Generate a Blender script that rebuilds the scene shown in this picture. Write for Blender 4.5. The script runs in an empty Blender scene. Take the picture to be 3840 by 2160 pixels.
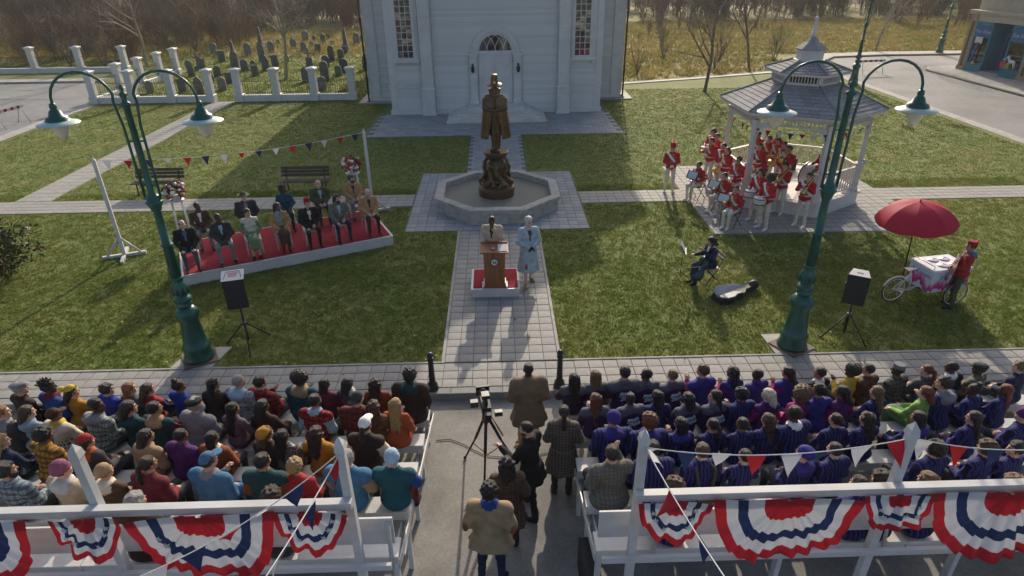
import bpy, bmesh, math, random
import numpy as np
from mathutils import Matrix, Vector, Euler
# ------------------------------------------------------------------ camera, sky, sun, exposure
SC = bpy.context.scene
COL = SC.collection
R = math.radians
cam_d = bpy.data.cameras.new('camera'); cam = bpy.data.objects.new('camera', cam_d); COL.objects.link(cam)
cam_d.sensor_width = 36.0; cam_d.lens = 36.0*2357/3840; cam_d.clip_start = 0.1; cam_d.clip_end = 2000
cam.matrix_world = Matrix.Translation((0, 0, 7.5)) @ (Matrix.Rotation(R(-1.2), 4, 'Z') @ Matrix.Rotation(R(62), 4, 'X') @ Matrix.Rotation(R(-0.7), 4, 'Z'))
SC.camera = cam
SUN_AZ, SUN_EL = 9.0, 24.0          # degrees clockwise from +Y (towards the church), above the horizon
w = bpy.data.worlds.new('World'); SC.world = w; w.use_nodes = True
nt = w.node_tree; sky = nt.nodes.new('ShaderNodeTexSky'); sky.sky_type = 'NISHITA'; sky.sun_disc = False
sky.sun_elevation = R(SUN_EL); sky.sun_rotation = R(SUN_AZ); sky.air_density = 0.9; sky.dust_density = 4.0; sky.ozone_density = 1.0
bg = nt.nodes['Background']; nt.links.new(sky.outputs[0], bg.inputs[0]); bg.inputs[1].default_value = 0.13
sun_d = bpy.data.lights.new('sun', 'SUN'); sun_d.energy = 3.4; sun_d.angle = R(0.6); sun_d.color = (1.0, 0.88, 0.72)
sun = bpy.data.objects.new('sun', sun_d); COL.objects.link(sun); sun.location = (8, 60, 40)
sv = Vector((math.sin(R(SUN_AZ))*math.cos(R(SUN_EL)), math.cos(R(SUN_AZ))*math.cos(R(SUN_EL)), math.sin(R(SUN_EL))))
sun.rotation_euler = sv.to_track_quat('Z', 'Y').to_euler()
SC.view_settings.view_transform = 'Standard'; SC.view_settings.look = 'None'; SC.view_settings.exposure = 0.55; SC.view_settings.gamma = 1.0
SC.view_settings.use_curve_mapping = False
rng = random.Random(7)
nrg = np.random.default_rng(7)

# ------------------------------------------------------------------ helpers: meshes and objects
class MB:
    """collects simple shapes; build() links them as one mesh object"""
    def __init__(s): s.v = []; s.f = []; s.m = []; s.sm = []
    def add(s, vs, fs, mi=0, smooth=False):
        o = len(s.v); s.v += [tuple(p) for p in vs]
        for f in fs: s.f.append(tuple(i+o for i in f)); s.m.append(mi); s.sm.append(smooth)
        return s
    def box(s, c, size, rz=0, mi=0, M=None):
        x, y, z = size[0]/2, size[1]/2, size[2]/2
        vs = [Vector((sx*x, sy*y, sz*z)) for sz in (-1, 1) for sy in (-1, 1) for sx in (-1, 1)]
        T = Matrix.Translation(c) @ (Matrix.Rotation(rz, 4, 'Z') if M is None else M)
        return s.add([T @ v for v in vs], [(0,2,3,1),(4,5,7,6),(0,1,5,4),(2,6,7,3),(0,4,6,2),(1,3,7,5)], mi)
    def bmm(s, x0, x1, y0, y1, z0, z1, mi=0): return s.box(((x0+x1)/2, (y0+y1)/2, (z0+z1)/2), (x1-x0, y1-y0, z1-z0), 0, mi)
    def cbox(s, x0, x1, y0, y1, z0, z1, c=.004, mi=0):
        """box with chamfered top edges"""
        vs = [(x0,y0,z0),(x1,y0,z0),(x1,y1,z0),(x0,y1,z0),(x0,y0,z1-c),(x1,y0,z1-c),(x1,y1,z1-c),(x0,y1,z1-c),(x0+c,y0+c,z1),(x1-c,y0+c,z1),(x1-c,y1-c,z1),(x0+c,y1-c,z1)]
        fs = [(8,9,10,11)]
        for i in range(4):
            j = (i+1) % 4; fs += [(i,j,4+j,4+i),(4+i,4+j,8+j,8+i)]
        return s.add(vs, fs, mi)
    def tube(s, pts, r, n=8, mi=0, cap=True, smooth=True):
        pts = [Vector(p) for p in pts]; rs = r if isinstance(r, (list, tuple)) else [r]*len(pts)
        vs = []; up = None
        for i, p in enumerate(pts):
            a = pts[max(i-1, 0)]; b = pts[min(i+1, len(pts)-1)]; t = (b-a)
            t = t.normalized() if t.length > 1e-9 else Vector((0,0,1))
            if up is None: up = Vector((0,0,1)) if abs(t.z) < .9 else Vector((1,0,0))
            u = (up - t*up.dot(t)); u = u.normalized() if u.length > 1e-6 else t.orthogonal().normalized(); up = u; q = t.cross(u)
            for k in range(n):
                a_ = 2*math.pi*k/n; vs.append(p + (u*math.cos(a_)+q*math.sin(a_))*rs[i])
        fs = []
        for i in range(len(pts)-1):
            for k in range(n):
                k2 = (k+1) % n; fs.append((i*n+k, i*n+k2, (i+1)*n+k2, (i+1)*n+k))
        if cap: fs += [tuple(range(n-1, -1, -1)), tuple(range((len(pts)-1)*n, len(pts)*n))]
        return s.add(vs, fs, mi, smooth)
    def lathe(s, prof, c=(0,0,0), n=24, mi=0, smooth=True, a0=0., M=None):
        vs = []; fs = []
        for r, z in prof:
            for k in range(n):
                a = a0+2*math.pi*k/n; p = Vector((r*math.cos(a), r*math.sin(a), z))
                vs.append((M @ p if M is not None else p) + Vector(c))
        for i in range(len(prof)-1):
            for k in range(n):
                k2 = (k+1) % n; fs.append((i*n+k, i*n+k2, (i+1)*n+k2, (i+1)*n+k))
        fs += [tuple(range(n-1, -1, -1)), tuple(range((len(prof)-1)*n, len(prof)*n))]
        return s.add(vs, fs, mi, smooth)
    def prism(s, poly, z0, z1, mi=0):
        n = len(poly); vs = [(x, y, z0) for x, y in poly]+[(x, y, z1) for x, y in poly]
        fs = [tuple(range(n-1, -1, -1)), tuple(range(n, 2*n))]+[(i, (i+1) % n, n+(i+1) % n, n+i) for i in range(n)]
        return s.add(vs, fs, mi)
    def slabxz(s, poly, y0, y1, mi=0):
        """polygon in x,z extruded along y"""
        n = len(poly); vs = [(x, y0, z) for x, z in poly]+[(x, y1, z) for x, z in poly]
        fs = [tuple(range(n)), tuple(range(2*n-1, n-1, -1))]+[((i+1) % n, i, n+i, n+(i+1) % n) for i in range(n)]
        return s.add(vs, fs, mi)
    def sph(s, c, r, n=10, m=7, mi=0, M=None):
        rr = r if isinstance(r, (tuple, list)) else (r, r, r); vs = []; fs = []
        for i in range(m+1):
            t = math.pi*i/m
            for k in range(n):
                a = 2*math.pi*k/n; p = Vector((rr[0]*math.sin(t)*math.cos(a), rr[1]*math.sin(t)*math.sin(a), rr[2]*math.cos(t)))
                vs.append((M @ p if M is not None else p)+Vector(c))
        for i in range(m):
            for k in range(n):
                k2 = (k+1) % n; fs.append((i*n+k, (i+1)*n+k, (i+1)*n+k2, i*n+k2))
        return s.add(vs, fs, mi, True)
    def mesh(s, name, mats):
        me = bpy.data.meshes.new(name); me.from_pydata(s.v, [], s.f)
        for m in (mats if isinstance(mats, (list, tuple)) else [mats]): me.materials.append(m)
        me.polygons.foreach_set('material_index', s.m); me.polygons.foreach_set('use_smooth', s.sm)
        me.update(); return me
    def build(s, name, mats, parent=None): return obj(name, s.mesh(name, mats), parent)

def obj(name, me, parent=None, loc=None, rz=None):
    o = bpy.data.objects.new(name, me); COL.objects.link(o); o.parent = parent
    if loc is not None: o.location = loc
    if rz is not None: o.rotation_euler = (0, 0, rz)
    return o
def npmesh(name, v, f, mats, mi=None, smooth=True):
    """fast mesh from numpy arrays (triangles or quads)"""
    me = bpy.data.meshes.new(name); n = f.shape[1]
    me.vertices.add(len(v)); me.vertices.foreach_set('co', np.ascontiguousarray(v, np.float32).ravel())
    me.loops.add(f.size); me.loops.foreach_set('vertex_index', np.ascontiguousarray(f, np.int32).ravel())
    me.polygons.add(len(f)); me.polygons.foreach_set('loop_start', np.arange(0, f.size, n, dtype=np.int32))
    me.polygons.foreach_set('loop_total', np.full(len(f), n, np.int32))
    for m in (mats if isinstance(mats, (list, tuple)) else [mats]): me.materials.append(m)
    if mi is not None: me.polygons.foreach_set('material_index', np.asarray(mi, np.int32))
    me.polygons.foreach_set('use_smooth', np.full(len(f), smooth, bool))
    me.update(calc_edges=True); return me
def tag(o, label=None, cat=None, group=None, kind=None):
    if label: o['label'] = label
    if cat: o['category'] = cat
    if group: o['group'] = group
    if kind: o['kind'] = kind
    return o
def thing(name, label, cat, loc=(0,0,0), rz=0, group=None):
    o = bpy.data.objects.new(name, None); COL.objects.link(o); o.location = loc; o.rotation_euler = (0, 0, rz); o.empty_display_size = .2
    return tag(o, label, cat, group)
def structure(o): o['kind'] = 'structure'; return o
def copy_tree(o, parent=None):
    c = o.copy(); COL.objects.link(c); c.parent = parent
    for ch in o.children: copy_tree(ch, c)
    return c
TEXTC = {}
def text_mesh(body, size, m, extrude=.002, shear=0., key=None):
    k = (body, size, m.name, shear)
    if k in TEXTC: return TEXTC[k]
    cu = bpy.data.curves.new('txt', 'FONT'); cu.body = body; cu.size = size; cu.extrude = extrude; cu.shear = shear; cu.align_x = 'CENTER'; cu.align_y = 'CENTER'; cu.resolution_u = 3
    t = bpy.data.objects.new('txt', cu); COL.objects.link(t)
    me = bpy.data.meshes.new_from_object(t); me.materials.clear(); me.materials.append(m); bpy.data.objects.remove(t); TEXTC[k] = me
    return me

# ------------------------------------------------------------------ materials
MAT = {}
def nodes_of(name):
    m = bpy.data.materials.new(name); m.use_nodes = True; t = m.node_tree; b = t.nodes['Principled BSDF']
    return m, t, b
def mat(name, col, rough=.6, metal=0., var=.15, scale=6., bump=0., bscale=40., rand=0., spec=.4, tint=None, tscale=.6, tamt=.5, stretch=None, sub=0.):
    """plain procedural material: base colour with fine noise variation, optional larger-scale tint, per-object variation and bump"""
    if name in MAT: return MAT[name]
    m, t, b = nodes_of(name); L = t.links.new
    co = t.nodes.new('ShaderNodeTexCoord'); mp = t.nodes.new('ShaderNodeMapping'); L(co.outputs['Object'], mp.inputs[0])
    if stretch: mp.inputs['Scale'].default_value = stretch
    nz = t.nodes.new('ShaderNodeTexNoise'); nz.inputs['Scale'].default_value = scale; nz.inputs['Detail'].default_value = 5; L(mp.outputs[0], nz.inputs[0])
    mr = t.nodes.new('ShaderNodeMapRange'); mr.inputs[1].default_value = .3; mr.inputs[2].default_value = .7; mr.inputs[3].default_value = 1-var; mr.inputs[4].default_value = 1+var
    L(nz.outputs['Fac'], mr.inputs[0])
    base = None
    if tint:
        n2 = t.nodes.new('ShaderNodeTexNoise'); n2.inputs['Scale'].default_value = tscale; n2.inputs['Detail'].default_value = 6; n2.inputs['Roughness'].default_value = .65; L(co.outputs['Object'], n2.inputs[0])
        m2 = t.nodes.new('ShaderNodeMapRange'); m2.inputs[1].default_value = .42; m2.inputs[2].default_value = .66; m2.inputs[4].default_value = tamt; L(n2.outputs['Fac'], m2.inputs[0])
        mx = t.nodes.new('ShaderNodeMix'); mx.data_type = 'RGBA'; mx.inputs[6].default_value = (*col, 1); mx.inputs[7].default_value = (*tint, 1); L(m2.outputs[0], mx.inputs[0]); base = mx.outputs[2]
    sc = t.nodes.new('ShaderNodeVectorMath'); sc.operation = 'SCALE'
    if base: L(base, sc.inputs[0])
    else: sc.inputs[0].default_value = col
    if rand:
        oi = t.nodes.new('ShaderNodeObjectInfo'); r2 = t.nodes.new('ShaderNodeMapRange'); r2.inputs[3].default_value = 1-rand; r2.inputs[4].default_value = 1+rand; L(oi.outputs['Random'], r2.inputs[0])
        mm = t.nodes.new('ShaderNodeMath'); mm.operation = 'MULTIPLY'; L(mr.outputs[0], mm.inputs[0]); L(r2.outputs[0], mm.inputs[1]); L(mm.outputs[0], sc.inputs['Scale'])
    else: L(mr.outputs[0], sc.inputs['Scale'])
    L(sc.outputs[0], b.inputs['Base Color'])
    b.inputs['Roughness'].default_value = rough; b.inputs['Metallic'].default_value = metal; b.inputs['Specular IOR Level'].default_value = spec
    if bump:
        n3 = t.nodes.new('ShaderNodeTexNoise'); n3.inputs['Scale'].default_value = bscale; n3.inputs['Detail'].default_value = 4; L(mp.outputs[0], n3.inputs[0])
        bp = t.nodes.new('ShaderNodeBump'); bp.inputs['Strength'].default_value = bump; bp.inputs['Distance'].default_value = .02; L(n3.outputs['Fac'], bp.inputs['Height']); L(bp.outputs[0], b.inputs['Normal'])
    if sub: b.inputs['Subsurface Weight'].default_value = sub; b.inputs['Subsurface Radius'].default_value = (.02, .008, .004)
    MAT[name] = m; return m
def translucent(name, col, rough=.7, tr=.35, var=.2, scale=8., tint=None, tscale=.5, tamt=.8, tint2=None):
    """leaf or thin cloth: part of the light passes through"""
    if name in MAT: return MAT[name]
    m = mat(name, col, rough, var=var, scale=scale, spec=.2, tint=tint, tscale=tscale, tamt=tamt); t = m.node_tree; b = t.nodes['Principled BSDF']; L = t.links.new
    src = b.inputs['Base Color'].links[0].from_socket
    if tint2:
        n2 = t.nodes.new('ShaderNodeTexNoise'); n2.inputs['Scale'].default_value = .23; n2.inputs['Detail'].default_value = 5
        L(t.nodes['Texture Coordinate'].outputs['Object'], n2.inputs[0])
        m2 = t.nodes.new('ShaderNodeMapRange'); m2.inputs[1].default_value = .5; m2.inputs[2].default_value = .72; L(n2.outputs['Fac'], m2.inputs[0])
        mx = t.nodes.new('ShaderNodeMix'); mx.data_type = 'RGBA'; mx.inputs[7].default_value = (*tint2, 1); L(src, mx.inputs[6]); L(m2.outputs[0], mx.inputs[0]); src = mx.outputs[2]; L(src, b.inputs['Base Color'])
    tb = t.nodes.new('ShaderNodeBsdfTranslucent'); L(src, tb.inputs[0]); ms = t.nodes.new('ShaderNodeMixShader'); ms.inputs[0].default_value = tr
    L(b.outputs[0], ms.inputs[1]); L(tb.outputs[0], ms.inputs[2]); L(ms.outputs[0], t.nodes['Material Output'].inputs[0]); return m
def glassy(name, col=(.02,.025,.03), rough=.05):
    if name in MAT: return MAT[name]
    m, t, b = nodes_of(name); b.inputs['Base Color'].default_value = (*col, 1); b.inputs['Roughness'].default_value = rough; b.inputs['Specular IOR Level'].default_value = .8; b.inputs['Coat Weight'].default_value = .5
    MAT[name] = m; return m
white_paint = mat('white_paint', (.55,.54,.515), .5, var=.05, scale=3, bump=.05, bscale=12, tint=(.58,.57,.53), tscale=1.1, tamt=.6)
board_white = mat('board_white', (.56,.55,.535), .6, var=.08, scale=4, stretch=(.3,1,3), rand=.07, tint=(.44,.44,.42), tscale=.9, tamt=.5)
trim_white = mat('trim_white', (.57,.56,.545), .5, var=.06, scale=3, tint=(.46,.45,.43), tscale=1.0, tamt=.5)
slab_grey = mat('slab_grey', (.295,.282,.26), .8, var=.10, scale=14, rand=.08, bump=.15, bscale=60, tint=(.18,.178,.16), tscale=1.3, tamt=.7)
slab_blue = mat('slab_blue', (.27,.285,.30), .8, var=.14, scale=10, rand=.13, bump=.15, bscale=60, tint=(.20,.215,.20), tscale=.8, tamt=.7)
joint_dark = mat('joint_dark', (.13,.125,.115), .9, var=.2, scale=8)
concrete = mat('concrete', (.36,.34,.31), .85, var=.12, scale=5, bump=.25, bscale=30, tint=(.24,.23,.21), tscale=1.6, tamt=.8)
old_stone = mat('old_stone', (.40,.385,.34), .85, var=.15, scale=7, bump=.3, bscale=18, tint=(.25,.25,.21), tscale=2.4, tamt=.7)
asphalt_lt = mat('asphalt_light', (.25,.24,.22), .9, var=.14, scale=22, bump=.25, bscale=90, tint=(.145,.132,.115), tscale=.7, tamt=.85)
asphalt_far = mat('asphalt_far', (.21,.21,.205), .85, var=.12, scale=4, tint=(.13,.135,.14), tscale=.3, tamt=.8, bump=.1, bscale=50)
kerb_stone = mat('kerb_stone', (.25,.245,.23), .85, var=.15, scale=6, rand=.1, tint=(.15,.15,.14), tscale=1.5, tamt=.6)
green_iron = mat('green_iron', (.008,.085,.062), .32, var=.18, scale=5, bump=.04, bscale=30, spec=.5, tint=(.006,.055,.045), tscale=2.0, tamt=.6)
black_iron = mat('black_iron', (.02,.02,.02), .5, var=.2)
black_plastic = mat('black_plastic', (.018,.018,.019), .6, var=.2, bump=.1, bscale=90)
grill_black = mat('grill_black', (.02,.021,.022), .75, var=.15, bump=.3, bscale=220)
red_carpet = mat('red_carpet', (.27,.008,.024), 1.0, var=.12, scale=8, bump=.2, bscale=120)
red_cloth = translucent('red_cloth', (.42,.018,.025), .8, .25, var=.12)
white_cloth = translucent('white_cloth', (.70,.70,.70), .8, .25, var=.06)
blue_cloth = translucent('blue_cloth', (.018,.035,.10), .8, .2, var=.15)
bronze = mat('bronze', (.125,.08,.04), .40, metal=.6, var=.2, scale=5, bump=.06, bscale=25, tint=(.06,.038,.022), tscale=2.2, tamt=.7)
bronze_red = mat('bronze_red', (.105,.052,.03), .45, metal=.55, var=.2, scale=6, bump=.08, bscale=20, tint=(.065,.034,.02), tscale=3, tamt=.8)
wood_brown = mat('wood_brown', (.23,.085,.03), .45, var=.3, scale=5, stretch=(6,6,.5), bump=.06, bscale=20)
bench_wood = mat('bench_wood', (.075,.05,.035), .65, var=.25, scale=6, stretch=(.4,3,3))
bark = mat('bark', (.13,.105,.085), .9, var=.3, scale=12, bump=.4, bscale=30)
bark_pale = mat('bark_pale', (.27,.23,.185), .85, var=.3, scale=10, bump=.3, bscale=30)
steel = mat('steel', (.55,.55,.56), .3, metal=1., var=.1)
dark_steel = mat('dark_steel', (.10,.10,.105), .4, metal=.8, var=.2)
brass = mat('brass', (.72,.46,.14), .28, metal=1., var=.1)
gold_trim = mat('gold_trim', (.62,.40,.09), .4, metal=.5, var=.1)
glass_dark = glassy('glass_dark')
# ------------------------------------------------------------------ the ground and everything paved
soil = mat('lawn_ground', (.10,.138,.024), .95, var=.25, scale=9, bump=.4, bscale=25, tint=(.17,.168,.045), tscale=.5, tamt=.9)
dry = mat('dry_meadow', (.22,.18,.06), .95, var=.3, scale=5, bump=.5, bscale=12, tint=(.13,.15,.03), tscale=.13, tamt=.9)
K = 9.78
gm = MB(); gm.add([(-400,-400,-.15),(400,-400,-.15),(400,K,-.15),(-400,K,-.15)], [(0,1,2,3)]); gm.add([(-400,K,0),(400,K,0),(400,500,0),(-400,500,0)], [(0,1,2,3)])
structure(gm.build('ground', soil))
def sheet(name, poly, z, m):
    b = MB(); b.add([(x, y, z) for x, y in poly], [tuple(range(len(poly)))]); return structure(b.build(name, m))
road = sheet('road', [(-80,-60),(80,-60),(80,K),(-80,K)], -.13, asphalt_lt)
SLABS = {}
def pave(base, x0, x1, y0, y1, nx, ny, m, z=.005, skip=None, bond=0., h=.016):
    sx, sy = (x1-x0)/nx, (y1-y0)/ny; key = (round(sx, 3), round(sy, 3), m.name)
    if key not in SLABS:
        b = MB(); b.cbox(-sx/2+.005, sx/2-.005, -sy/2+.005, sy/2-.005, 0, h, .005); SLABS[key] = b.mesh('slab', m)
    for j in range(ny):
        off = (bond*sx if j % 2 else 0)
        for i in range(nx):
            cx, cy = x0+(i+.5)*sx+off, y0+(j+.5)*sy
            if cx > x1-sx*.4: continue
            if skip and skip(cx, cy): continue
            o = obj('slab', SLABS[key], base, (cx, cy, z+rng.uniform(-.002, .002))); o.rotation_euler = (rng.gauss(0, .003), rng.gauss(0, .003), rng.gauss(0, .006))
path = sheet('path', [(-1.24,10.82),(1.22,10.82),(1.22,17.86),(-1.24,17.86)], .004, joint_dark); pave(path, -1.19, 1.17, 10.84, 17.84, 8, 24, slab_grey)
b = MB(); b.cbox(-1.26,-1.195,10.82,17.84,0,.03); b.cbox(1.175,1.24,10.82,17.84,0,.03); b.build('edging', concrete, path)
pav = sheet('pavement', [(-60,K+.2),(60,K+.2),(60,10.82),(-60,10.82)], .003, joint_dark); pave(pav, -11.6, 11.6, 9.99, 10.8, 78, 3, slab_grey, z=.004)
sheet('pavement', [(-60,K+.2),(-11.6,K+.2),(-11.6,10.82),(-60,10.82)], .015, concrete); sheet('pavement', [(11.6,K+.2),(60,K+.2),(60,10.82),(11.6,10.82)], .015, concrete)
kb = MB(); kb.cbox(-.5, .5, K, K+.2, -.14, .022, .012); km = kb.mesh('kerb_block', kerb_stone)
kerb = structure(obj('kerb', None)); 
for i in range(-13, 13): o = obj('kerb_block', km, kerb, (i*1.006+.5, 0, rng.uniform(-.003, .003)))
b = MB()
for s in (-1, 1): b.cbox(s*36.5-23.4, s*36.5+23.4, K, K+.2, -.14, .022, .012)
b.build('kerb_run', kerb_stone, kerb)
b = MB(); b.cbox(-11.6,-1.2,10.8,10.86,0,.035,.01); b.cbox(1.2,11.6,10.8,10.86,0,.035,.01); b.build('lawn_edging', concrete, pav)
plaza = sheet('plaza', [(-2.9,17.86),(2.8,17.86),(2.8,23.65),(-2.9,23.65)], .005, joint_dark)
pave(plaza, -2.88, 2.78, 17.88, 23.63, 19, 19, slab_blue, z=.006, skip=lambda x, y: math.hypot(x+.03, y-20.35) < 1.9)
cl = sheet('path', [(-23.4,20.08),(-2.9,20.08),(-2.9,21.28),(-23.4,21.28)], .004, joint_dark); pave(cl, -17.4, -2.92, 20.1, 21.26, 48, 4, slab_grey)
sheet('path', [(-60,20.08),(-17.4,20.08),(-17.4,21.28),(-60,21.28)], .016, concrete)
cr = sheet('path', [(2.8,20.08),(6.6,20.08),(6.6,21.28),(2.8,21.28)], .004, joint_dark); pave(cr, 2.82, 6.5, 20.1, 21.26, 12, 4, slab_grey)
cr2 = sheet('path', [(12.9,19.95),(23.2,19.75),(23.2,21.0),(12.9,21.1)], .004, joint_dark); pave(cr2, 13.2, 22.9, 19.85, 21.0, 32, 4, slab_grey, skip=lambda x, y: x < 13.9 and y > 20.9)
cp = sheet('path', [(-1.22,23.65),(1.13,23.65),(1.13,29.34),(-1.22,29.34)], .004, joint_dark); pave(cp, -1.2, 1.11, 23.67, 29.32, 8, 19, slab_blue, bond=.5)
sp = sheet('path', [(-16.95,21.28),(-15.7,21.28),(-15.35,38.2),(-16.6,38.2)], .004, concrete)
slabm = MB(); slabm.cbox(-.3,.3,-.205,.205,0,.014,.005); slabm = slabm.mesh('slab', slab_grey)
for j in range(40):
    for i in (-1, 1): obj('slab', slabm, sp, (-16.32+.35*j/40+i*.305, 21.5+j*.417, .006+rng.uniform(-.002,.002)))
apron = sheet('apron', [(-6.35,29.32),(6.04,29.32),(5.85,34.2),(-6.05,34.2)], .005, joint_dark)
pave(apron, -6.1, 5.95, 29.36, 34.0, 24, 12, slab_blue, z=.006, bond=.5, skip=lambda x, y: abs(x) < 2.35 and y > 31.75)
# the gazebo's paved pad
pad = sheet('pavement', [(6.45,17.2),(11.75,17.15),(13.3,19.9),(13.2,21.9),(12.4,24.1),(6.5,24.0)], .006, joint_dark)
def inpad(x, y): return not (y < 17.3 or x < 6.5 or (x-11.75)*2.75 > (y-17.15)*1.55 or (x > 13.15) or (x > 12.3 and y > 22.2) or math.hypot(x-9.9, y-20.65) < 1.75)
pave(pad, 6.47, 13.3, 17.22, 24.0, 21, 21, slab_grey, z=.008, skip=lambda x, y: not inpad(x, y))
# lamp footings
for sx, pl in ((-1, [(-6.85,10.87),(-6.0,10.87),(-5.85,11.62),(-6.7,11.62)]), (1, [(5.75,10.87),(6.6,10.87),(6.55,11.62),(5.72,11.62)])):
    b = MB(); b.prism(pl, -.05, .03); structure(b.build('footing', concrete))
# left: street, its pavement strip and patches
lr = sheet('road', [(-90,21.28),(-23.9,21.28),(-23.9,38.0),(-27.2,45.5),(-90,45.5)], .006, asphalt_far)
sheet('pavement', [(-23.9,21.28),(-23.2,21.28),(-23.2,38.0),(-23.9,38.0)], .02, concrete)
b = MB(); b.cbox(-90,-27.0,45.5,46.6,0,.12,.02); structure(b.build('pavement', concrete))
patch = mat('tar_patch', (.09,.095,.10), .6, var=.2, scale=5)
for pts in ([(-36,36.5),(-27,36.9),(-27,37.0),(-36,36.62)], [(-33,40.2),(-26,39.6),(-26,39.75),(-33,40.32)], [(-31,33.2),(-24.2,34.0),(-24.2,34.12),(-31,33.3)], [(-38,43.6),(-30,42.9),(-30,43.0),(-38,43.72)]):
    sheet('road_patch', pts, .0105, patch)
# right: street bending left to right behind the gazebo, pavements and kerbs
rr = [(23.4,-60+69.9),(23.4,44.5),(24.2,48.5),(26.6,51.4),(31,52.0),(90,51.4),(90,46.5),(33,46.3),(30.6,46.0),(30.0,44.9),(30.0,9.9)]
sheet('road', rr, .006, asphalt_far)
sheet('pavement', [(22.6,9.9),(23.4,9.9),(23.4,44.5),(22.9,45.0)], .018, concrete)
b = MB(); b.prism([(23.2,46.2),(24.2,48.6),(26.6,51.5),(31,52.1),(90,51.5),(90,53.2),(31,53.6),(25.6,52.9),(23.2,50),(22.3,46.6)], 0, .12); structure(b.build('pavement', concrete))
b = MB(); b.prism([(30.0,9.9),(34,9.9),(34,45.2),(33,46.3),(30.6,46.0),(30.0,44.9)], 0, .13); structure(b.build('pavement', concrete))
kerb_dark = mat('kerb_dark', (.10,.105,.10), .8)
b = MB(); b.tube([(29.97,9.9,.06),(29.97,44.9,.06),(30.55,46.05,.06),(33,46.35,.06)], .06, 6); b.tube([(23.3,46.2,.05),(24.25,48.55,.05),(26.6,51.42,.05),(31,52.0,.05),(80,51.4,.05)], .06, 6); structure(b.build('kerb', kerb_dark))
sheet('meadow', [(19.8,45.4),(22.3,46.6),(23.2,50),(25.6,52.95),(31,53.65),(90,53.2),(200,300),(-5,300),(7.4,46),(8.1,42.0)], .004, dry)
b = MB(); b.prism([(7.6,41.5),(13.5,43.1),(19.9,45.15),(22.6,45.6),(22.6,46.0),(19.8,45.6),(13.4,43.5),(7.6,41.9)], 0, .05); structure(b.build('path', mat('pale_path', (.55,.53,.49), .9, var=.1)))
sheet('meadow', [(-36,55),(-10,60),(-7.3,66),(-5,300),(-200,300),(-200,46.7),(-60,46.7),(-50,51)], .0045, dry)

# ------------------------------------------------------------------ church
CH = thing('church', 'white clapboard church with arched double door and tall multi-pane windows', 'church', (0,0,0))
FY = 34.0
wallm = MB()
wallm.bmm(-5.45, 5.45, FY, 37.5, .0, 8.3); wall = wallm.build('wall', trim_white, CH)
bodym = MB(); bodym.bmm(-7.2, 7.2, 37.5, 58, 0, 8.2); bodym.slabxz([(-7.2,8.2),(7.2,8.2),(0,11.5)], 37.5, 58); wing = bodym.build('wall', trim_white, CH)
slate = mat('roof_slate', (.12,.125,.13), .7, var=.2, scale=6)
rb = MB()
for s in (-1, 1): rb.add([(0,37.1,11.75),(s*7.7,37.1,8.2),(s*7.7,58.4,8.2),(0,58.4,11.75),(0,37.1,11.6),(s*7.7,37.1,8.05),(s*7.7,58.4,8.05),(0,58.4,11.6)], [(0,1,2,3),(7,6,5,4),(0,4,5,1),(1,5,6,2),(2,6,7,3)])
rb.slabxz([(-5.8,8.3),(5.8,8.3),(0,10.6)], 33.8, 37.4); rb.build('roof', slate, CH)
tb = MB(); tb.bmm(-2.1, 2.1, 34.6, 38.8, 8.4, 11.9); tb.bmm(-2.35, 2.35, 34.35, 39.05, 11.9, 12.2); tb.lathe([(1.2,12.2),(1.2,13.2),(.05,14.4)], (0,36.7,0), 8, smooth=False); tb.build('tower', trim_white, CH)
PITCH_B = .129
bm_ = MB(); bm_.add([(-.5,-.038,0),(.5,-.038,0),(.5,-.008,PITCH_B+.01),(-.5,-.008,PITCH_B+.01),(-.5,.02,0),(.5,.02,0),(.5,.02,PITCH_B+.01),(-.5,.02,PITCH_B+.01)], [(0,1,2,3),(0,4,5,1),(3,2,6,7),(0,3,7,4),(1,5,6,2)])
boardm = bm_.mesh('board', board_white)
def board(x0, x1, y, z, par):
    if x1-x0 < .05: return
    o = obj('board', boardm, par, ((x0+x1)/2, y, z)); o.scale = (x1-x0, 1, 1)
for k in range(42):
    z = .26+k*PITCH_B; zm = z+PITCH_B*.5
    if zm < 3.06: h = 1.40
    elif zm < 4.3: h = math.sqrt(max(0, 1.27**2-(zm-3.03)**2))
    else: h = 0
    if h > .03: board(-3.16, -h, FY, z, wall); board(h, 3.16, FY, z, wall)
    else: board(-3.16, 3.16, FY, z, wall)
    if z < 2.45 and not 1.36 < z < 1.5:
        for s in (-1, 1): board(min(s*3.86, s*5.18), max(s*3.86, s*5.18), FY, z, wall)
    if not 1.5 < z < 1.66:
        for s in (-1, 1): board(min(s*5.46, s*6.72), max(s*5.46, s*6.72), 37.5, z, wing)
t = MB()
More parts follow.
